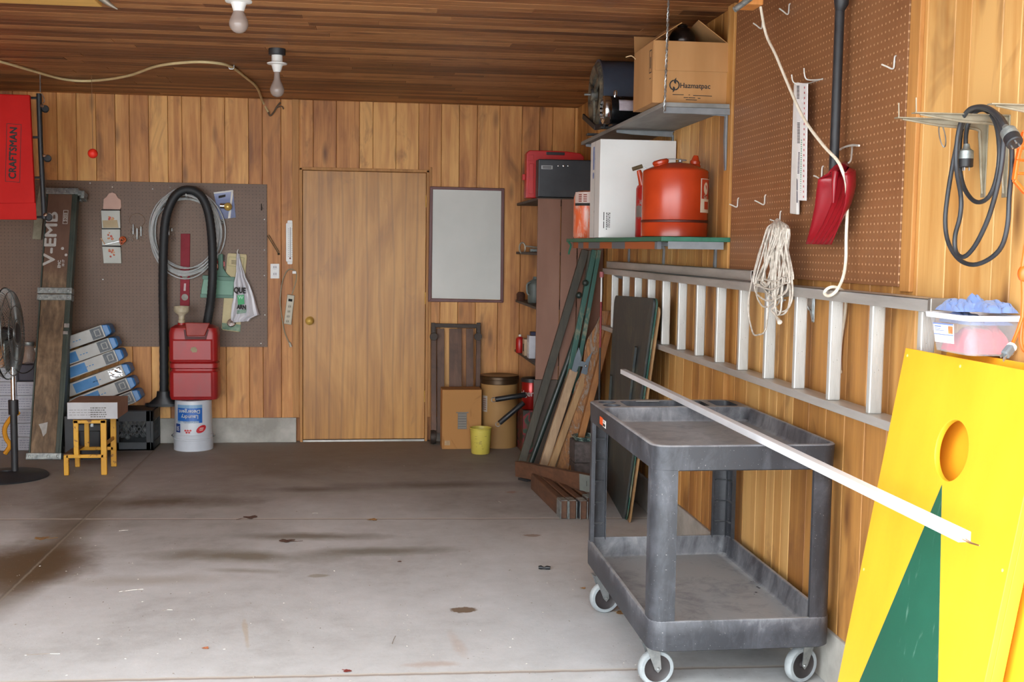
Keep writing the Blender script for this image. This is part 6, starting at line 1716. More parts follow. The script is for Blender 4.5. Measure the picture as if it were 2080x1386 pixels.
slab([(373, 670), (380, 670), (381, 684), (416, 684), (420, 670), (424, 670), (419, 690), (376, 690)], 8.2985, .004).build('handle_recess', pm('recess_red', '4e1415', '5c1a1a', .6), jc, bevel=.001)
q = U(369, 655, Y=8.38)
MB().lathe([(.030, -.045), (.028, 0), (.022, .003), (.022, .010), (0, .010)], (q.x, 8.38, q.z - .005), (0, 0, 1), 20).build('neck', M['jred'], jc)
MB().lathe([(.024, -.015), (.024, .012), (.020, .014), (.022, .028), (.020, .032), (.024, .048), (.046, .066), (.054, .076), (.054, .112), (.049, .112), (.047, .082), (0, .06)], (q.x, 8.38, q.z + .005), (0, 0, 1), 26).build('spout', pm('cream_plastic', 'c9c0a8', 'a99c7e', .45, scale=14), jc)
slab([(389, 706), (397, 705), (401, 711), (399, 716), (391, 716), (387, 711)], 8.293, .002).build('sticker', pm('gold_sticker', '9a8a64', '847650', .5, scale=60), jc)

# ---------------------------------------------------------------- milk crate, bin, step stool, cartons
crt = thing('milk_crate', 'black plastic milk crate on the floor under the hose nozzle', 'crate', (-1.62, 8.48, 0))
M['crate'] = pm('crate_black', '23262a', '2c3034', .5, scale=10)
cx0, cx1, cy0, cy1, cz = -1.80, -1.512, 8.33, 8.61, .285
mb = MB()
for x, y in ((cx0, cy0), (cx1 - .02, cy0), (cx0, cy1 - .02), (cx1 - .02, cy1 - .02)): mb.box((x, y, .001), (x + .02, y + .02, cz))
for z0, z1 in ((.001, .06), (cz - .075, cz)):
    mb.box((cx0, cy0, z0), (cx1, cy0 + .008, z1)); mb.box((cx0, cy1 - .008, z0), (cx1, cy1, z1)); mb.box((cx0, cy0, z0), (cx0 + .008, cy1, z1)); mb.box((cx1 - .008, cy0, z0), (cx1, cy1, z1))
mb.box((cx0 + .03, cy0, .001), (cx0 + .05, cy0 + .008, cz))
mb.box((cx1 - .05, cy0, .001), (cx1 - .02, cy0 + .008, cz)); mb.box((cx0, cy0, .001), (cx1, cy1, .012))
mb.box((cx0 + .008, cy0 + .004, cz), (cx1 - .008, cy1 - .004, cz + .004)); 
mb.build('frame', M['crate'], crt, bevel=.003)
mb = MB()
for s_ in (-1, 1):
    for i in range(-4, 9):
        a = V((cx0 + .05 + i * .03, cy0 + .004, .10)); b = a + V((.10 * 1, 0, .11)) if s_ > 0 else None
        p, q_ = (V((cx0 + .05 + i * .03, cy0 + .004, .10)), V((cx0 + .05 + i * .03 + .07, cy0 + .004, .21))) if s_ > 0 else (V((cx0 + .05 + i * .03 + .07, cy0 + .004, .10)), V((cx0 + .05 + i * .03, cy0 + .004, .21)))
        if min(p.x, q_.x) > cx0 + .02 and max(p.x, q_.x) < cx1 - .02: mb.beam(p, q_, .006, .005, (0, 1, 0))
for i in range(6):
    for s_ in (-1, 1):
        y0_ = cy0 + .02 + i * .035; p = V((cx1 - .004, y0_ if s_ > 0 else y0_ + .05, .07)); q_ = V((cx1 - .004, y0_ + .05 if s_ > 0 else y0_, .20)); mb.beam(p, q_, .006, .005, (1, 0, 0))
lat = mb.build('lattice', M['crate'], crt); lat['kind'] = 'stuff'
cn = MB(); random.seed(2)
for i in range(14): cn.ball((random.uniform(cx0 + .06, cx1 - .06), random.uniform(cy0 + .05, cy1 - .06), random.uniform(.06, .16)), random.uniform(.02, .035), 10, 7)
tag(cn.build('crumpled_wrap', pm('grey_scraps', '6c6f70', '46494b', .5, scale=14)), 'grey crumpled scraps lying inside the black milk crate', 'scraps', None, 'stuff')

bb = thing('waste_bin', 'black plastic bin with a latch under the yellow step stool', 'bin', (-1.83, 8.05, 0))
a, b = U(158, 890, Y=7.98), U(206, 890, Y=7.98); zt4 = U(180, 862, Y=7.98).z
mb = MB(); mb.loft([rrect(a.x + .012, b.x - .012, 7.99, 8.17, .02, .001, 4), rrect(a.x, b.x, 7.98, 8.18, .02, zt4 - .05, 4)]); mb.build('tub', M['black'], bb)
MB().box((a.x - .006, 7.972, zt4 - .05), (b.x + .006, 8.188, zt4)).build('lid', M['blackrub'], bb, bevel=.006)
q = U(187, 864, Y=7.97); MB().beam(q + V((0, 0, -.012)), q + V((0, 0, .012)), .02, .008, (0, 1, 0)).build('latch', M['steel'], bb, bevel=.002)
db = MB().box((U(131, 900, Y=8.0).x + .0, 8.0, .001), (U(131, 900, Y=8.0).x + .085, 8.2, .30)).build('dark_box', M['blackrub'], bevel=.004)
tag(db, 'plain black box in the shadow left of the bin under the stool', 'box')

ss = thing('step_stool', 'chipped yellow metal step stool with a brown top under the flat carton', 'stool', (-1.75, 7.6, 0))
g = G('chipped_yellow_enamel'); o = g.obj()
M['cyel'] = g.out(g.mix(g.ramp(g.noise(o, 24, 5, .7, .4), [(.6, 0.0), (.64, .9)]), g.ramp(g.noise(o, 5, 3), [(.3, 'cf9a1c'), (.7, 'bb8515')]), lin('5a3418')), .45)
yf, yb2 = 7.46, 7.74
fl_, fr_ = U(155, 900, Y=yf).x, U(211, 900, Y=yf).x; ll_ = U(135, 940, Y=yf).x; tz_ = U(180, 853, Y=yf).z; lz_ = U(150, 924, Y=yf).z
for y in (yf, yb2):
    nm = 'side_frame'
    mb = MB()
    mb.beam((fl_, y, lz_), (fl_, y, tz_), .03, .022, (0, 1, 0)); mb.beam((fr_, y, .001), (fr_, y, tz_), .036, .022, (0, 1, 0)); mb.beam((fl_ - .016, y, tz_ - .012), (fr_ + .016, y, tz_ - .012), .022, .022, (0, 1, 0))
    mb.beam((ll_, y, lz_ - .01), (fr_, y, lz_ - .01), .022, .022, (0, 1, 0)); mb.beam((ll_, y, .001), (ll_, y, lz_ + .0), .030, .022, (0, 1, 0))
    mb.build(nm, M['cyel'], ss, bevel=.003)
mb = MB(); mb.beam((fr_, yf, lz_ + .06), (fr_, yb2, lz_ + .06), .014, .022); mb.beam((ll_, yf, lz_ - .01), (ll_, yb2, lz_ - .01), .014, .022); mb.build('cross_bar', M['cyel'], ss, bevel=.002)
MB().box((fl_ - .018, yf - .012, tz_), (fr_ + .018, yb2 + .012, tz_ + .010)).build('top_step', pm('brown_step', '6e4e2e', '583c22', .7, scale=12), ss, bevel=.002)
MB().box((ll_ - .014, yf - .010, lz_ + .001), (fl_ - .02, yb2 + .010, lz_ + .008)).build('lower_step', pm('brown_step2', '6e4e2e', '583c22', .7, scale=12), ss, bevel=.002)
fb_ = thing('flat_carton', 'flat white-sided carton lying on the yellow step stool', 'carton', (-1.76, 7.6, .36))
a, b = U(137, 832, Y=7.42), U(240, 832, Y=7.42); z1_ = U(190, 819, Y=7.42).z; z0_ = tz_ + .0105
MB().box((a.x, 7.42, z0_), (b.x - .004, 7.74, z1_ + .004)).build('carton', pm('tan_carton_top', '9c7a66', '8d6c59', .8), fb_, bevel=.002)
wf_ = MB().box((a.x - .001, 7.4185, z0_ + .001), (b.x - .004, 7.4198, z1_ + .003)).build('white_front', pm('carton_white', 'b9b9bb', 'adadb0', .7), fb_)
mb = MB(); random.seed(9)
for r_ in range(3):
    x = a.x + .01
    while x < b.x - .15: 
        d_ = random.uniform(.01, .03); mb.box((x, 7.4178, z0_ + .025 + r_ * .016), (x + d_, 7.4184, z0_ + .0275 + r_ * .016)); x += d_ + .006
for r_ in range(5):
    x = a.x + .14
    while x < a.x + .23:
        d_ = random.uniform(.006, .018); mb.box((x, 7.4178, z0_ + .012 + r_ * .014), (x + d_, 7.4184, z0_ + .018 + r_ * .014)); x += d_ + .004
mb.build('print', pm('faint_print', '6c6a62', '5c5a54', .7), wf_)

# long white and blue cartons, tilted, one on the other
ends = [((218, 656), (238, 677)), ((232, 682), (250, 704)), ((244, 706), (262, 730)), ((258, 736), (272, 757)), ((268, 763), (284, 784)), ((279, 789), (293, 811))]
M['lwhite'] = pm('long_carton_white', 'c4c3be', 'b2b1ac', .6, scale=5)
M['lcap'] = pm('long_carton_blue', '3b77b0', '2f6aa3', .4, scale=5)
M['lsq'] = pm('long_carton_sky', '4b87bd', '3d7ab0', .5, scale=12)
M['lgrey'] = pm('long_carton_grey', '6f7478', '5f6468', .6, scale=40)
names = ['topmost', 'second from the top', 'third from the top', 'fourth, with torn foil', 'fifth from the top', 'lowest one']
for k, (e0, e1) in enumerate(ends):
    yy = 8.40
    tp = U(e0[0], e0[1], Y=yy); h_ = .092
    ang = math.radians(20 + (k == 0) * 0 + .4 * k); ax = V((-math.cos(ang), 0, -math.sin(ang))); upv = V((-math.sin(ang), 0, math.cos(ang)))
    L_ = .54
    Fm = frame(tp - upv * h_, ax, V((0, -1, 0)))     # x along the carton, y to the room, z = x cross y
    zdir = ax.cross(V((0, -1, 0)))
    sg = 1 if zdir.dot(upv) > 0 else -1
    o_ = thing('long_carton', 'long white and blue carton, ' + names[k] + ', of the tilted pile', 'carton', tuple(tp - upv * h_), 'long cartons in the tilted pile')
    def bx(x0, x1, y0, y1, z0, z1): 
        m_ = MB(Fm); m_.box((x0, y0, sg * z0), (x1, y1, sg * z1)); return m_
    gap = .0015
    bx(.045, L_, -.17, 0, gap, h_).build('carton', M['lwhite'], o_, bevel=.006)
    cap_ = MB(Fm); rr = [[V((x, y_, sg * z)) for y_, z in ((-.17 + i, gap + j) for i, j in ((e, e), (.17 - e, e), (.17 - e, h_ - gap - e), (e, h_ - gap - e)))] for x, e in ((.0, .022), (.012, .010), (.045, .001))]
    cap_.loft(rr, smooth=False); cap_.build('end_cap', M['lcap'], o_, bevel=.004)
    if k != 3: p_ = bx(.055, .135, .0004, .0012, .008, h_ - .006).build('grey_label', M['lgrey'], o_); hq = MB(Fm); 
    if k != 3:
        for (x0, x1, z0, z1) in ((.07, .075, .025, .07), (.105, .11, .025, .07), (.075, .105, .025, .029), (.075, .105, .066, .07)): hq.box((x0, .0012, sg * z0), (x1, .0018, sg * z1))
        hq.build('label_mark', pm('label_pale_mark', 'b3b3ac', None, .6) if 'lm' not in M else M['lm'], p_)
    bx((.30, .29, .27, .24, .26, .3)[k], (.50, .45, .44, .41, .42, .5)[k], .0004, .0012, .010, h_ - .012).build('blue_label', M['lsq'], o_)
    m_ = MB(Fm)
    for i in range(3): m_.box((.215 + i * .022, .0004, sg * .04), (.228 + i * .022, .0012, sg * .046))
    m_.build('blue_marks', M['lsq'], o_)
    if k == 3:
        f_ = MB(Fm); rws = []
        for i in range(9):
            rws.append([V((.06 + i * .011, .003 + .003 * mnoise.noise(V((i * .5, j * .5, 3))), sg * (.015 + j * .008))) for j in range(9)])
        f_.loft(rws, caps=False, closed=False, smooth=False); f_.build('torn_foil', M['chrome'], o_, solid=.001)
        bx(.51, .53, .0004, .0012, .015, .05).build('orange_mark', M['orange'], o_)
# what the long cartons rest on, in the dark behind the planks
q = U(250, 822, Y=8.30)
sup = MB().box((-2.32, 8.40, .001), (-1.86, 8.59, .17)).build('storage_tote', M['black'], bevel=.01)
tag(sup, 'dark storage tote behind the plank carrying the low end of the long cartons', 'tote')

# ---------------------------------------------------------------- scaffold planks
g = G('painted_scaffold_wood'); o = g.obj()
gr = g.noise(g.vm('MULTIPLY', o, (1, 1, .06)), 30, 6, .65, .4); bl2 = g.noise(o, 3.4, 5, .6, .6)
zf_ = g.n('SeparateXYZ', {0: g.pos()}).outputs[2]
col = g.ramp(g.ma('ADD', g.ma('MULTIPLY', gr, .5), g.ma('MULTIPLY', bl2, .5)), [(.38, '8e755a'), (.5, '6e5943'), (.64, '3f342a')])
brown = g.ramp(zf_, [(0.0, 0.0), (1.0, 1.0)])
pf = g.n('MapRange', {0: zf_, 1: 1.20, 2: 1.34, 3: 0.0, 4: .85}).outputs[0]
col = g.mix(pf, col, lin('5e4133'))
M['scaf'] = g.out(col, .7)
M['scafrail'] = pm('dark_green_steel', '36403a', '454b42', .45, .3, scale=8)
def scaffold(fx0, fx1, fy, tx0, tx1, tpy, ty, name, label, text_=True, ws=1.0):
    f0, f1 = U(fx0, fy, Z=.001), U(fx1, fy, Z=.001); t0, t1 = U(tx0, tpy, Y=ty), U(tx1, tpy + 5, Y=ty)
    o_ = thing(name, label, 'plank', tuple((f0 + f1) / 2), 'wooden scaffold planks leaning by the fan')
    vv = ((t0 + t1) - (f0 + f1)) / 2; L_ = vv.length
    Fm = frame(f0, f1 - f0, vv); W_ = (f1 - f0).length * .82
    MB(Fm).box((.012, .02, -.035), (W_ - .02, L_ - .02, 0)).build('board', M['scaf'], o_, bevel=.003)
    for a_, b_ in ((0, .010), (W_ - .022, W_ + .016)):
        mb = MB(Fm); mb.box((a_, .01, -.045), (b_, L_ - .01, .006 if a_ else .003)); mb.build('side_rail', M['scafrail'], o_, bevel=.003)
    mb = MB(Fm); mb.box((W_ - .010, .01, .006), (W_ + .002, L_ - .01, .010)); mb.build('rail_lip', M['scafrail'], o_, bevel=.001)
    for nm, z0, z1 in (('end_band', .0, .045), ('end_band', L_ - .045, L_), ('middle_band', L_ * .60 - .045, L_ * .60 - .003), ('middle_band', L_ * .60 + .003, L_ * .60 + .045)):
        mb = MB(Fm); mb.box((-.014, z0, -.05), (W_ + .02, z1, .012)); 
        b_ = mb.build(nm, M['galv'], o_, bevel=.004)
        mb = MB(Fm)
        for x in (.01, W_ * .33, W_ * .66, W_ - .005): mb.lathe([(0, .004), (.008, .002), (.009, 0)], (x, (z0 + z1) / 2, .012), (0, 0, 1), 10)
        mb.build('rivets', M['galv'], b_)['kind'] = 'stuff'
    mb = MB(Fm); mb.box((W_ + .0, L_ - .05, -.09), (W_ + .06, L_ - .015, .0)); mb.box((W_ + .035, L_ - .07, -.09), (W_ + .06, L_ - .05, 0)); mb.build('end_hook', M['galv'], o_, bevel=.004)
    mb = MB(Fm); mb.box((W_ - .015, L_ * .475, .006), (W_ + .02, L_ * .49, .018)); mb.box((W_ - .02, L_ * .45, .006), (W_ + .012, L_ * .462, .016)); mb.build('latch', M['steel'], o_, bevel=.002)
    return o_, Fm, W_, L_
so, Fm, W_, L_ = scaffold(57, 132, 934, 92, 160, 380, 8.50, 'scaffold_plank', 'front wooden scaffold plank with large white lettering, leaning on the far pegboard')
M['stencil'] = pm('stencil_white', 'b7b3ad', 'a29e98', .7, scale=20)
def tplank(s_, px, py, size, bold, sx=1.0, m=None):
    # distance along the plank from picture row
    d_ = (U(px, py, Y=8.3)); best = min(((abs((U(px, py, Y=7.9 + .01 * i) - (Fm @ V((0, 0, 0)))).dot(Fm.to_3x3() @ V((0, 0, 1)))), i) for i in range(80)))[1]
    p = Fm.inverted() @ U(px, py, Y=7.9 + .01 * best)
    return text(s_, Fm @ Matrix.Translation(V((p.x, p.y, .0015))) @ Matrix.Rotation(PI / 2, 4, 'Z'), size, m or M['stencil'], so, 'lettering', ext=.0008, bold=bold, sx=sx)
tplank('V-EMB', 104, 485, .112, .0035, 1.26)
tplank('5203', 133, 441, .030, .001, 1.1)
tplank('EMC', 121, 537, .028, .0014, 1.0)
tplank('10 17', 129, 535, .022, .001, 1.0)
best = None
def onplank(px, py):
    i = min(((abs((U(px, py, Y=7.9 + .005 * i) - (Fm @ V((0, 0, 0)))).dot(Fm.to_3x3() @ V((0, 0, 1)))), i) for i in range(160)))[1]
    return Fm.inverted() @ U(px, py, Y=7.9 + .005 * i)
mb = MB(Fm); c0, c1 = onplank(127, 455), onplank(139, 427)
for a_, b_ in (((c0.x, c0.y), (c1.x, c0.y + .004)), ((c0.x, c1.y - .004), (c1.x, c1.y)), ((c0.x, c0.y), (c0.x + .004, c1.y)), ((c1.x - .004, c0.y), (c1.x, c1.y))): mb.box((a_[0], a_[1], .0005), (b_[0], b_[1], .0018))
mb.build('stencil_frame', M['stencil'], so)
mb = MB(Fm)
for px, py, r_ in ((127, 505, .011), (134, 518, .010)): p = onplank(px, py); mb.lathe([(0, .0016), (r_, .0012)], (p.x, p.y, 0), (0, 0, 1), 9)
p = onplank(87, 871); mb.prism([(p.x - .03, p.y + .03), (p.x + .03, p.y + .045), (p.x + .025, p.y - .03), (p.x + .005, p.y - .055), (p.x - .01, p.y - .01)], .0005, .0015)
mb.build('paint_splash', M['stencil'], so)
scaffold(76, 140, 920, 108, 170, 386, 8.60, 'scaffold_plank', 'rear scaffold plank, mostly hidden behind the lettered one')
cvs = slab([(93, 377), (88, 440), (84, 487), (66, 486), (70, 440), (82, 372)], 8.60, .008).build('canvas_strip', pm('old_canvas', '8d8672', '7b7461', .9, scale=20), bevel=.002)
tag(cvs, 'dingy cream board strip behind the black creeper frame', 'board')

# ---------------------------------------------------------------- creeper under the ceiling
cr = thing('creeper', 'red mechanic creeper board with black tube frame hung upright near the ceiling', 'creeper', U(0, 447, Y=7.7))
M['redpad'] = pm('red_enamel', 'c21812', 'b41510', .5, scale=3, spec=.15)
y = 7.70
slab([(-62, 190), (63, 194), (75, 447), (-50, 446)], y, .03).build('pad', M['redpad'], cr, bevel=.006, seg=3)
slab([(-50, 414), (73, 412), (75, 446), (-50, 446)], y - .0302, .006).build('headrest', M['redpad'], cr, bevel=.002)
mb = MB(); pts = [U(-80, 185, Y=y + .03), U(79, 188, Y=y + .03), U(80, 200, Y=y + .03), U(83, 300, Y=y + .03), U(89, 395, Y=y + .03), U(91, 448, Y=y + .03), U(86, 458, Y=y + .03), U(-60, 458, Y=y + .05)]
mb.tube([U(79, 190, Y=y + .03), U(80, 230, Y=y + .03), U(83, 310, Y=y + .03), U(90, 445, Y=y + .03)], .016, 12)
mb.tube([U(-70, 190, Y=y + .03), U(-60, 445, Y=y + .03)], .016, 12)
for a_, b_ in ((199, 66), (279, 69), (361, 72), (441, 76)): mb.tube([U(b_ - 140, a_, Y=y + .025), U(b_ + 16, a_, Y=y + .025)], .008, 8)
mb.build('tube_frame', M['black'], cr)
for px, py in ((83, 219), (88, 320), (90, 440)):
    c_ = U(px + 2, py, Y=y + .01); w_ = MB(); w_.lathe([(0, -.012), (.02, -.012), (.024, -.006), (.024, .006), (.02, .012), (0, .012)], c_ + V((.012, .03, -.004)), (.3, -1, .2), 16); cst = w_.build('caster', M['black'], cr)
    MB().lathe([(0, .002), (.011, 0), (.012, -.006)], c_ + V((.004, -.02, .012)), (-.2, -1, .2), 12).build('caster_cap', M['chrome'], cst)
MB().tube([U(82, 188, Y=y + .03), V((U(82, 188, Y=y + .03).x, y + .03, ZC))], .004, 6).build('hanging_wire', M['steel'], cr); mb = MB(); mb.tube([U(-50, 192, Y=y + .03), V((U(-50, 192, Y=y + .03).x, y + .03, ZC))], .004, 6); MB().tube(C([U(84, 190, Y=y), U(88, 196, Y=y), U(90, 206, Y=y - .01), U(86, 210, Y=y)]), .003, 6).build('bent_wire', M['steel'], cr)
mb.build('hanging_wire', M['steel'], cr)
q = U(27, 311, Y=y - .0305)
Fc = Matrix.Translation(q) @ Matrix(((math.sin(.045), -math.cos(.045), 0, 0), (0, 0, -1, 0), (math.cos(.045), math.sin(.045), 0, 0), (0, 0, 0, 1)))
text('CRAFTSMAN', Fc, .062, M['ink'], cr, 'lettering', bold=.0024, sx=.90, space=1.04)
mb = MB(Fc); hl, hh = .184, .045
for a_, b_ in (((-hl, -hh), (hl, -hh + .003)), ((-hl, hh - .003), (hl, hh)), ((-hl, -hh), (-hl + .003, hh)), ((hl - .003, -hh), (hl, hh))): mb.box((a_[0], a_[1], 0), (b_[0], b_[1], .0008))
mb.build('print_frame', M['ink'], cr)

# ---------------------------------------------------------------- pedestal fan
fn = thing('pedestal_fan', 'black pedestal fan with a dusty wire cage at the left picture edge', 'fan', (-2.24, 7.42, 0))
hc = U(14, 678, Y=7.42); bcn = V((-2.245, 7.42, 0)); fa = V((.99, .03, .03)).normalized()
MB().lathe([(0, .001), (.245, .001), (.25, .008), (.24, .018), (.08, .030), (.04, .045), (.04, .05), (0, .05)], bcn, n=48).build('base', M['black'], fn)
px_ = U(24, 678, Y=7.42); bcn = V((px_.x, px_.y, 0))
MB().tube([bcn + V((0, 0, .04)), V((px_.x, px_.y, .46))], .021, 14).build('pole', M['black'], fn)
MB().tube([V((px_.x, px_.y, .45)), V((px_.x, px_.y, .80))], .013, 12).build('inner_pole', M['chrome'], fn)
MB().tube([V((px_.x, px_.y, .40)), V((px_.x, px_.y, .49))], .030, 14).build('clamp_collar', M['blackrub'], fn)
MB().tube([V((px_.x, px_.y, .70)), V((px_.x, px_.y, hc.z - .04))], .020, 12).build('neck', M['black'], fn)
fu = fa.orthogonal().normalized(); fv = fa.cross(fu)
R_ = .285
def ringp(r_, d_): return [hc + fa * d_ + fu * math.cos(t) * r_ + fv * math.sin(t) * r_ for t in [2 * PI * k / 56 for k in range(56)]]
M['cage'] = pm('dusty_cage_wire', '777a78', '5e615f', .4, .6, scale=20)
mb = MB()
for s_ in (-1, 1):
    for r_, d_ in ((R_, .0), (R_ * .93, .035), (R_ * .6, .055), (R_ * .3, .062), (R_ * .22, .063)): mb.tube(ringp(r_, s_ * d_ + .0), .0028 if r_ < R_ else .005, 6, closed=True)
    for k in range(72):
        t = 2 * PI * k / 72 + (0 if s_ > 0 else .04); e = fu * math.cos(t) + fv * math.sin(t)
        mb.tube([hc + fa * s_ * d_ + e * r_ for r_, d_ in ((R_, .004), (R_ * .97, .022), (R_ * .88, .042), (R_ * .6, .056), (R_ * .25, .062))], .0015, 4)
cg = mb.build('wire_cage', M['cage'], fn)
MB().lathe([(0, .068), (.06, .066), (.066, .062), (.06, .058)], hc, fa, 28).build('badge_disc', M['black'], fn)
MB().lathe([(.0, -.20), (.05, -.195), (.075, -.17), (.08, -.10), (.08, -.06), (.05, -.04), (.02, -.03), (0, -.03)], hc, fa, 28).build('motor_housing', M['black'], fn)
MB().lathe([(0, .03), (.035, .028), (.045, 0), (.045, -.02), (0, -.02)], hc, fa, 24).build('hub', M['black'], fn)
for k in range(3):
    t0 = 2 * PI * k / 3; rows = []
    for i in range(8):
        rr_2 = .04 + (R_ * .86 - .04) * i / 7; wd = .55 * (1 - .15 * (i / 7 - .5)) * (1 if i < 7 else .8); row = []
        for j in range(7):
            t = t0 + (j / 6 - .5) * wd * 1.6 + .15 * i / 7
            row.append(hc + fa * (.028 * (j / 6 - .5) * 1.4) + (fu * math.cos(t) + fv * math.sin(t)) * rr_2)
        rows.append(row)
    MB().loft(rows, caps=False, closed=False).build('blade', pm('fan_blade_grey', '8c9290', '70766f', .35, .6, scale=9) if 'fb' not in M else M['fb'], fn, solid=.002)
MB().tube(C([V((px_.x, px_.y, .70)), V((px_.x + .06, px_.y - .01, .66)), V((px_.x + .10, px_.y + .06, .68)), V((px_.x + .11, px_.y + .10, .74))]), .004, 6).build('cord', M['blackrub'], fn)

# white cartons behind the fan
M['wc'] = pm('small_white_carton', 'b3b3ba', 'a2a2a9', .7, scale=8)
lab_rows = ['lowest', 'second', 'third', 'fourth', 'fifth', 'sixth']
first = None
def small_carton(x0, row, label):
    global first
    z0 = .002 + row * .0985
    if first is None:
        t_ = thing('white_carton', label, 'carton', (x0, 8.36, z0), 'stacked white cartons behind the fan')
        MB().box((x0, 8.36, z0), (x0 + .118, 8.58, z0 + .0965)).build('carton', M['wc'], t_, bevel=.003)
        mb = MB(); random.seed(31)
        for r_ in range(4):
            x = x0 + .012
            while x < x0 + .09: d_ = random.uniform(.008, .03); mb.box((x, 8.3588, z0 + .02 + r_ * .017), (x + d_, 8.3596, z0 + .024 + r_ * .017)); x += d_ + .005
        mb.build('print', pm('lilac_print', '7d7d8c', '6f6f7e', .7), t_); first = (t_, x0)
        return t_
    t_ = copy_tree(first[0], (x0, 8.36, z0)); t_['label'] = label
    return t_
xa_, xb_ = U(34, 800, Y=8.36).x, U(34, 800, Y=8.36).x - .122
for r_ in range(5): small_carton(xa_, r_, 'small white carton, ' + lab_rows[r_] + ' from the floor in the column beside the plank')
for r_ in range(6): small_carton(xb_, r_, 'small white carton, ' + lab_rows[r_] + ' from the floor in the column behind the fan pole')
for r_ in range(4): small_carton(xb_ - .125, r_, 'small white carton, ' + lab_rows[r_] + ' from the floor in the column at the picture edge')
zc5 = .002 + 5 * .0985
dk = MB().box((xa_ + .004, 8.38, zc5 + .001), (xa_ + .12, 8.55, zc5 + .12)).build('dark_case', pm('dark_purple_case', '34303a', '3d3942', .6, scale=6), bevel=.01); tag(dk, 'dark rounded case on top of the white cartons beside the plank', 'case')
jrr = thing('glass_jar', 'dusty glass jar standing on the dark case above the white cartons', 'jar', (xa_ + .03, 8.46, zc5 + .121))
gj = G('dusty_glass'); gj.b.inputs['Alpha'].default_value = .5
MB().lathe([(0, 0), (.045, 0), (.05, .01), (.05, .10), (.035, .125), (.035, .135), (0, .137)], (xa_ + .06, 8.46, zc5 + .1215), n=24).build('jar', gj.out(lin('8d857f'), .25), jrr)
MB().lathe([(.037, .13), (.038, .132), (.038, .152), (0, .154)], (xa_ + .06, 8.46, zc5 + .1215), n=20).build('lid', M['galv'], jrr)
yt = thing('yellow_ribbon', 'bent yellow plastic strap standing behind the fan pole', 'strap', U(20, 910, Y=8.1))
MB().tube(C([U(38, 838, Y=8.2), U(22, 850, Y=8.15), U(10, 870, Y=8.12), U(12, 890, Y=8.12), U(20, 905, Y=8.12), U(10, 922, Y=8.12)]), .016, 8, taper=None).build('strap', pm('strap_yellow', 'd8941c', 'c48414', .5), yt)

# ---------------------------------------------------------------- ceiling: bulbs, cable, ball
def bulb(y, px, pyc, label, box=True):
    c_ = U(px, pyc, Y=y); o_ = thing('ceiling_light', label, 'light bulb', (c_.x, y, ZC), 'bare bulbs on the ceiling')
    MB().lathe([(0, 0), (.043, 0), (.046, .004), (.046, .034), (0, .034)], (c_.x, y, ZC - .034), (0, 0, 1), 24).build('junction_box', M['black'], o_)
    MB().lathe([(0, .0), (.018, 0), (.021, .004), (.030, .034), (.032, .038), (.053, .042), (.055, .048), (.03, .054), (.03, .09), (0, .09)], (c_.x, y, ZC - .125), (0, 0, 1), 28).build('lamp_holder', M['white'], o_)
    g_ = bpy.data.materials.get('frosted_bulb')
    if not g_: gb = G('frosted_bulb'); g_ = gb.out(lin('968880'), .22); 
    r_ = .039; zc_ = c_.z
    MB().lathe([(.0, -r_)] + [(r_ * math.sin(a), -r_ * math.cos(a)) for a in [PI * k / 16 for k in range(1, 10)]] + [(.036, .016), (.028, .034), (.0185, .055), (.016, .075), (.015, max(.09, ZC - .125 - zc_ + .004)), (0, max(.09, ZC - .125 - zc_ + .004))], (c_.x, y, zc_), (0, 0, 1), 28).build('bulb', g_, o_)
bulb(6.45, 563, 183, 'far bare bulb in a white ceiling lamp holder, in front of the door wall')
bulb(4.85, 485, 48, 'near bare bulb hanging from the ceiling at the top picture edge')
cab_ = MB()
pts = [U(x, y, Z=ZC - .012) for x, y in ((-40, 118), (0, 125), (60, 142), (130, 161), (190, 164), (260, 154), (320, 134), (390, 126), (440, 128), (470, 136), (500, 158), (522, 178))]
pts = pts + [V((U(533, 205, Y=8.60).x, 8.60, U(533, 205, Y=8.6).z)), U(545, 228, Y=8.61)]
cab_.tube(C(pts, k=6), .0085, 8)
tag(cab_.build('ceiling_cable', pm('cream_cable', 'dcc898', 'cdb888', .5, scale=12)), 'cream cable snaking along the ceiling to the far wall', 'cable')
tw = MB(); tw.tube(C([U(545, 228, Y=8.61), U(549, 235, Y=8.61), U(556, 228, Y=8.615), U(563, 216, Y=8.62), U(570, 208, Y=8.62)]), .006, 7); tw.tube(C([U(560, 220, Y=8.62), U(572, 216, Y=8.62), U(576, 222, Y=8.62)]), .004, 6)
tag(tw.build('wire_tail', pm('tarnished_wire', '6b5b48', '54463a', .6, .4)), 'frayed dark wire tail at the end of the cream ceiling cable', 'wire')
st2 = MB(); q = U(470, 134, Z=ZC - .006); st2.tube(C([q + V((-.015, 0, .006)), q + V((-.012, 0, -.016)), q + V((.012, 0, -.016)), q + V((.015, 0, .006))]), .003, 6)
tag(st2.build('cable_staple', M['steel']), 'small staple holding the cream cable to the ceiling', 'staple')
pk = thing('parking_ball', 'small bright red ball hanging on a thin string from the ceiling', 'ball', U(188, 322, Y=7.7))
c_ = U(188.5, 312, Y=7.7); MB().ball(c_, .031, 24, 16).build('ball', pm('fluorescent_red', 'f0331e', 'e82c1a', .5), pk)
MB().tube([c_ + V((0, 0, .028)), V((c_.x, 7.7, ZC))], .0016, 5).build('string', pm('thin_string', '8a6a48', None, .8), pk)
kx = thing('grey_horn', 'curved grey metal piece at the top picture edge under the ceiling', 'fitting', U(215, 0, Y=5.2))
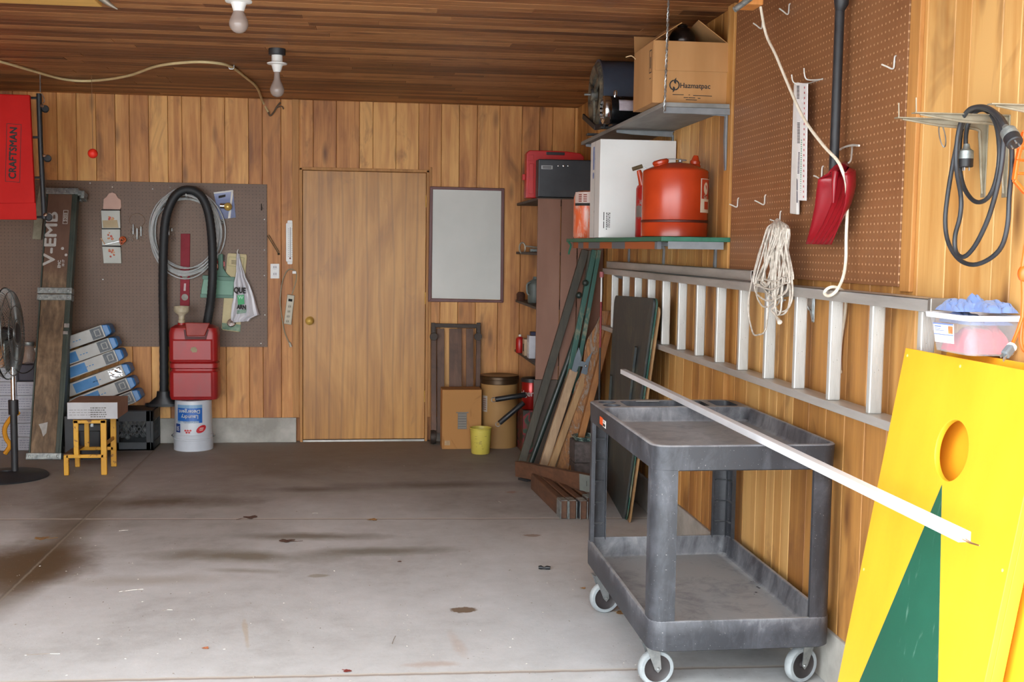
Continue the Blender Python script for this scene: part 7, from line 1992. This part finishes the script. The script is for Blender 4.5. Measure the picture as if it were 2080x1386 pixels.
MB().tube(C([U(196, -22, Y=5.2), U(208, -4, Y=5.2), U(222, 8, Y=5.2), U(239, 19, Y=5.2)]), .026, 10, taper=None if False else [1.0 - .9 * (i / 15) for i in range(16)]).build('horn', pm('pale_grey_metal', '8f8678', '7d7466', .4, .4), kx)
MB().tube([U(196, -22, Y=5.2), V((U(196, -22, Y=5.2).x, 5.2, ZC))], .006, 8).build('stem', M['steel'], kx)

# ---------------------------------------------------------------- leaves and bits on the floor
M['leaf'] = pm('dead_leaf', '5f4438', '4a342a', .8, scale=30)
M['leaf2'] = pm('tan_leaf', '9a7448', '7d5c38', .8, scale=30)
def leaf(px, py, r, rot, m, label, stem=True, seed=0):
    q = U(px, py, Z=0); random.seed(seed); mb = MB(); n = 26; pts = []
    for i in range(n):
        t = 2 * PI * i / n; rr_3 = r * (.62 + .38 * abs(math.cos(2.5 * t)) ** .7) * (1 + .12 * random.uniform(-1, 1))
        pts.append(V((q.x + math.cos(t + rot) * rr_3 * 1.25, q.y + math.sin(t + rot) * rr_3, .003 + .012 * abs(math.cos(t)) ** 2 * r / .05)))
    P4 = [p + V((0, 0, .0012)) for p in pts]; c0 = V((q.x, q.y, .002)); c1 = V((q.x, q.y, .0035))
    mb.add([*pts, c0, *P4, c1], [(i, n, (i + 1) % n) for i in range(n)] + [(n + 1 + i, n + 1 + (i + 1) % n, 2 * n + 1) for i in range(n)] + [(i, (i + 1) % n, n + 1 + (i + 1) % n, n + 1 + i) for i in range(n)])
    if stem: mb.tube(C([V((q.x, q.y, .004)), V((q.x + math.cos(rot) * r * 1.4, q.y + math.sin(rot) * r * 1.2, .003)), V((q.x + math.cos(rot + .25) * r * 2.6, q.y + math.sin(rot + .25) * r * 2.2, .0025))]), .0012, 5)
    tag(mb.build('dead_leaf', m), label, 'leaf', 'dead leaves on the floor')
leaf(508, 1053, .032, 3.5, M['leaf'], 'dark brown dead leaf on the long floor joint', True, 1)
leaf(583, 1101, .030, -.2, M['leaf'], 'dark brown dead leaf with a long stem in front of the floor joint', True, 2)
leaf(756, 1058, .022, 1.0, M['leaf2'], 'tan dead leaf lying on the floor joint below the door', False, 3)
leaf(1262, 1247, .026, .3, M['leaf2'], 'tan scrap of leaf right behind the far left cart wheel', True, 4)
leaf(1184, 1197, .010, .3, M['leaf2'], 'tiny brown leaf crumb left of the cart', False, 5)
leaf(417, 1319, .010, .8, pm('orange_leaf', 'b8714a', 'a4603c', .8), 'tiny orange-brown leaf near the front of the floor', False, 6)
leaf(706, 1366, .012, 2.0, pm('red_leaf', '7a2a22', '64231c', .8), 'tiny dark red leaf at the bottom picture edge', True, 7)
leaf(84, 1096, .03, .1, M['leaf2'], 'tan dead leaf on the brown stain at the left joint', True, 8)
leaf(811, 1143, .008, 1, M['leaf'], 'tiny brown crumb in the middle of the floor', False, 9)
cl2 = thing('black_clip', 'small black plastic clip lying on the floor left of the cart', 'clip', U(1106, 1157, Z=0))
a, b = U(1094, 1157, Z=0), U(1118, 1158, Z=0)
mb = MB(); mb.tube([a + V((0, 0, .009)), a.lerp(b, .2) + V((0, 0, .010)), a.lerp(b, .45) + V((0, 0, .007)), a.lerp(b, .7) + V((0, 0, .010)), b + V((0, 0, .009))], .0085, 10, taper=[.9, 1.1, .6, 1.1, .9]); mb.build('clip', M['blackrub'], cl2)
random.seed(77); gt = MB()
for i in range(420):
    x = random.uniform(-2.4, 1.3); y = random.choice((random.uniform(3.6, 5.4), random.uniform(3.6, 7.8))); s_ = random.choice((.0012, .0018, .003)) ; a = random.random() * 6
    dx, dy = math.cos(a) * s_ * 2, math.sin(a) * s_ * 2
    gt.add([(x - dx, y - dy, .0006), (x + dy * .5, y - dx * .5, .0006), (x + dx, y + dy, .0006), (x - dy * .5, y + dx * .5, .0006), (x, y, .0025)], [(0, 1, 4), (1, 2, 4), (2, 3, 4), (3, 0, 4)])
for px, py, ang, L_ in ((266, 1200, .3, .10), (86, 1330, .05, .12), (640, 1043, .0, .03), (252, 1078, .2, .05), (1015, 1020, -1.2, .03), (800, 1300, 1.4, .09), (340, 1240, 0.1, .04)):
    q = U(px, py, Z=.002); d_ = V((math.cos(ang), math.sin(ang), 0)) * L_ / 2; gt.tube(C([q - d_, q + V((0, .006, 0)), q + d_]), .0011, 5)
tag(gt.build('floor_grit', pm('grit', '8d8377', 'd9d5cc', .9, scale=30, lo=.48, hi=.52)), 'fine grit, specks and twigs scattered on the concrete floor', 'grit', None, 'stuff')
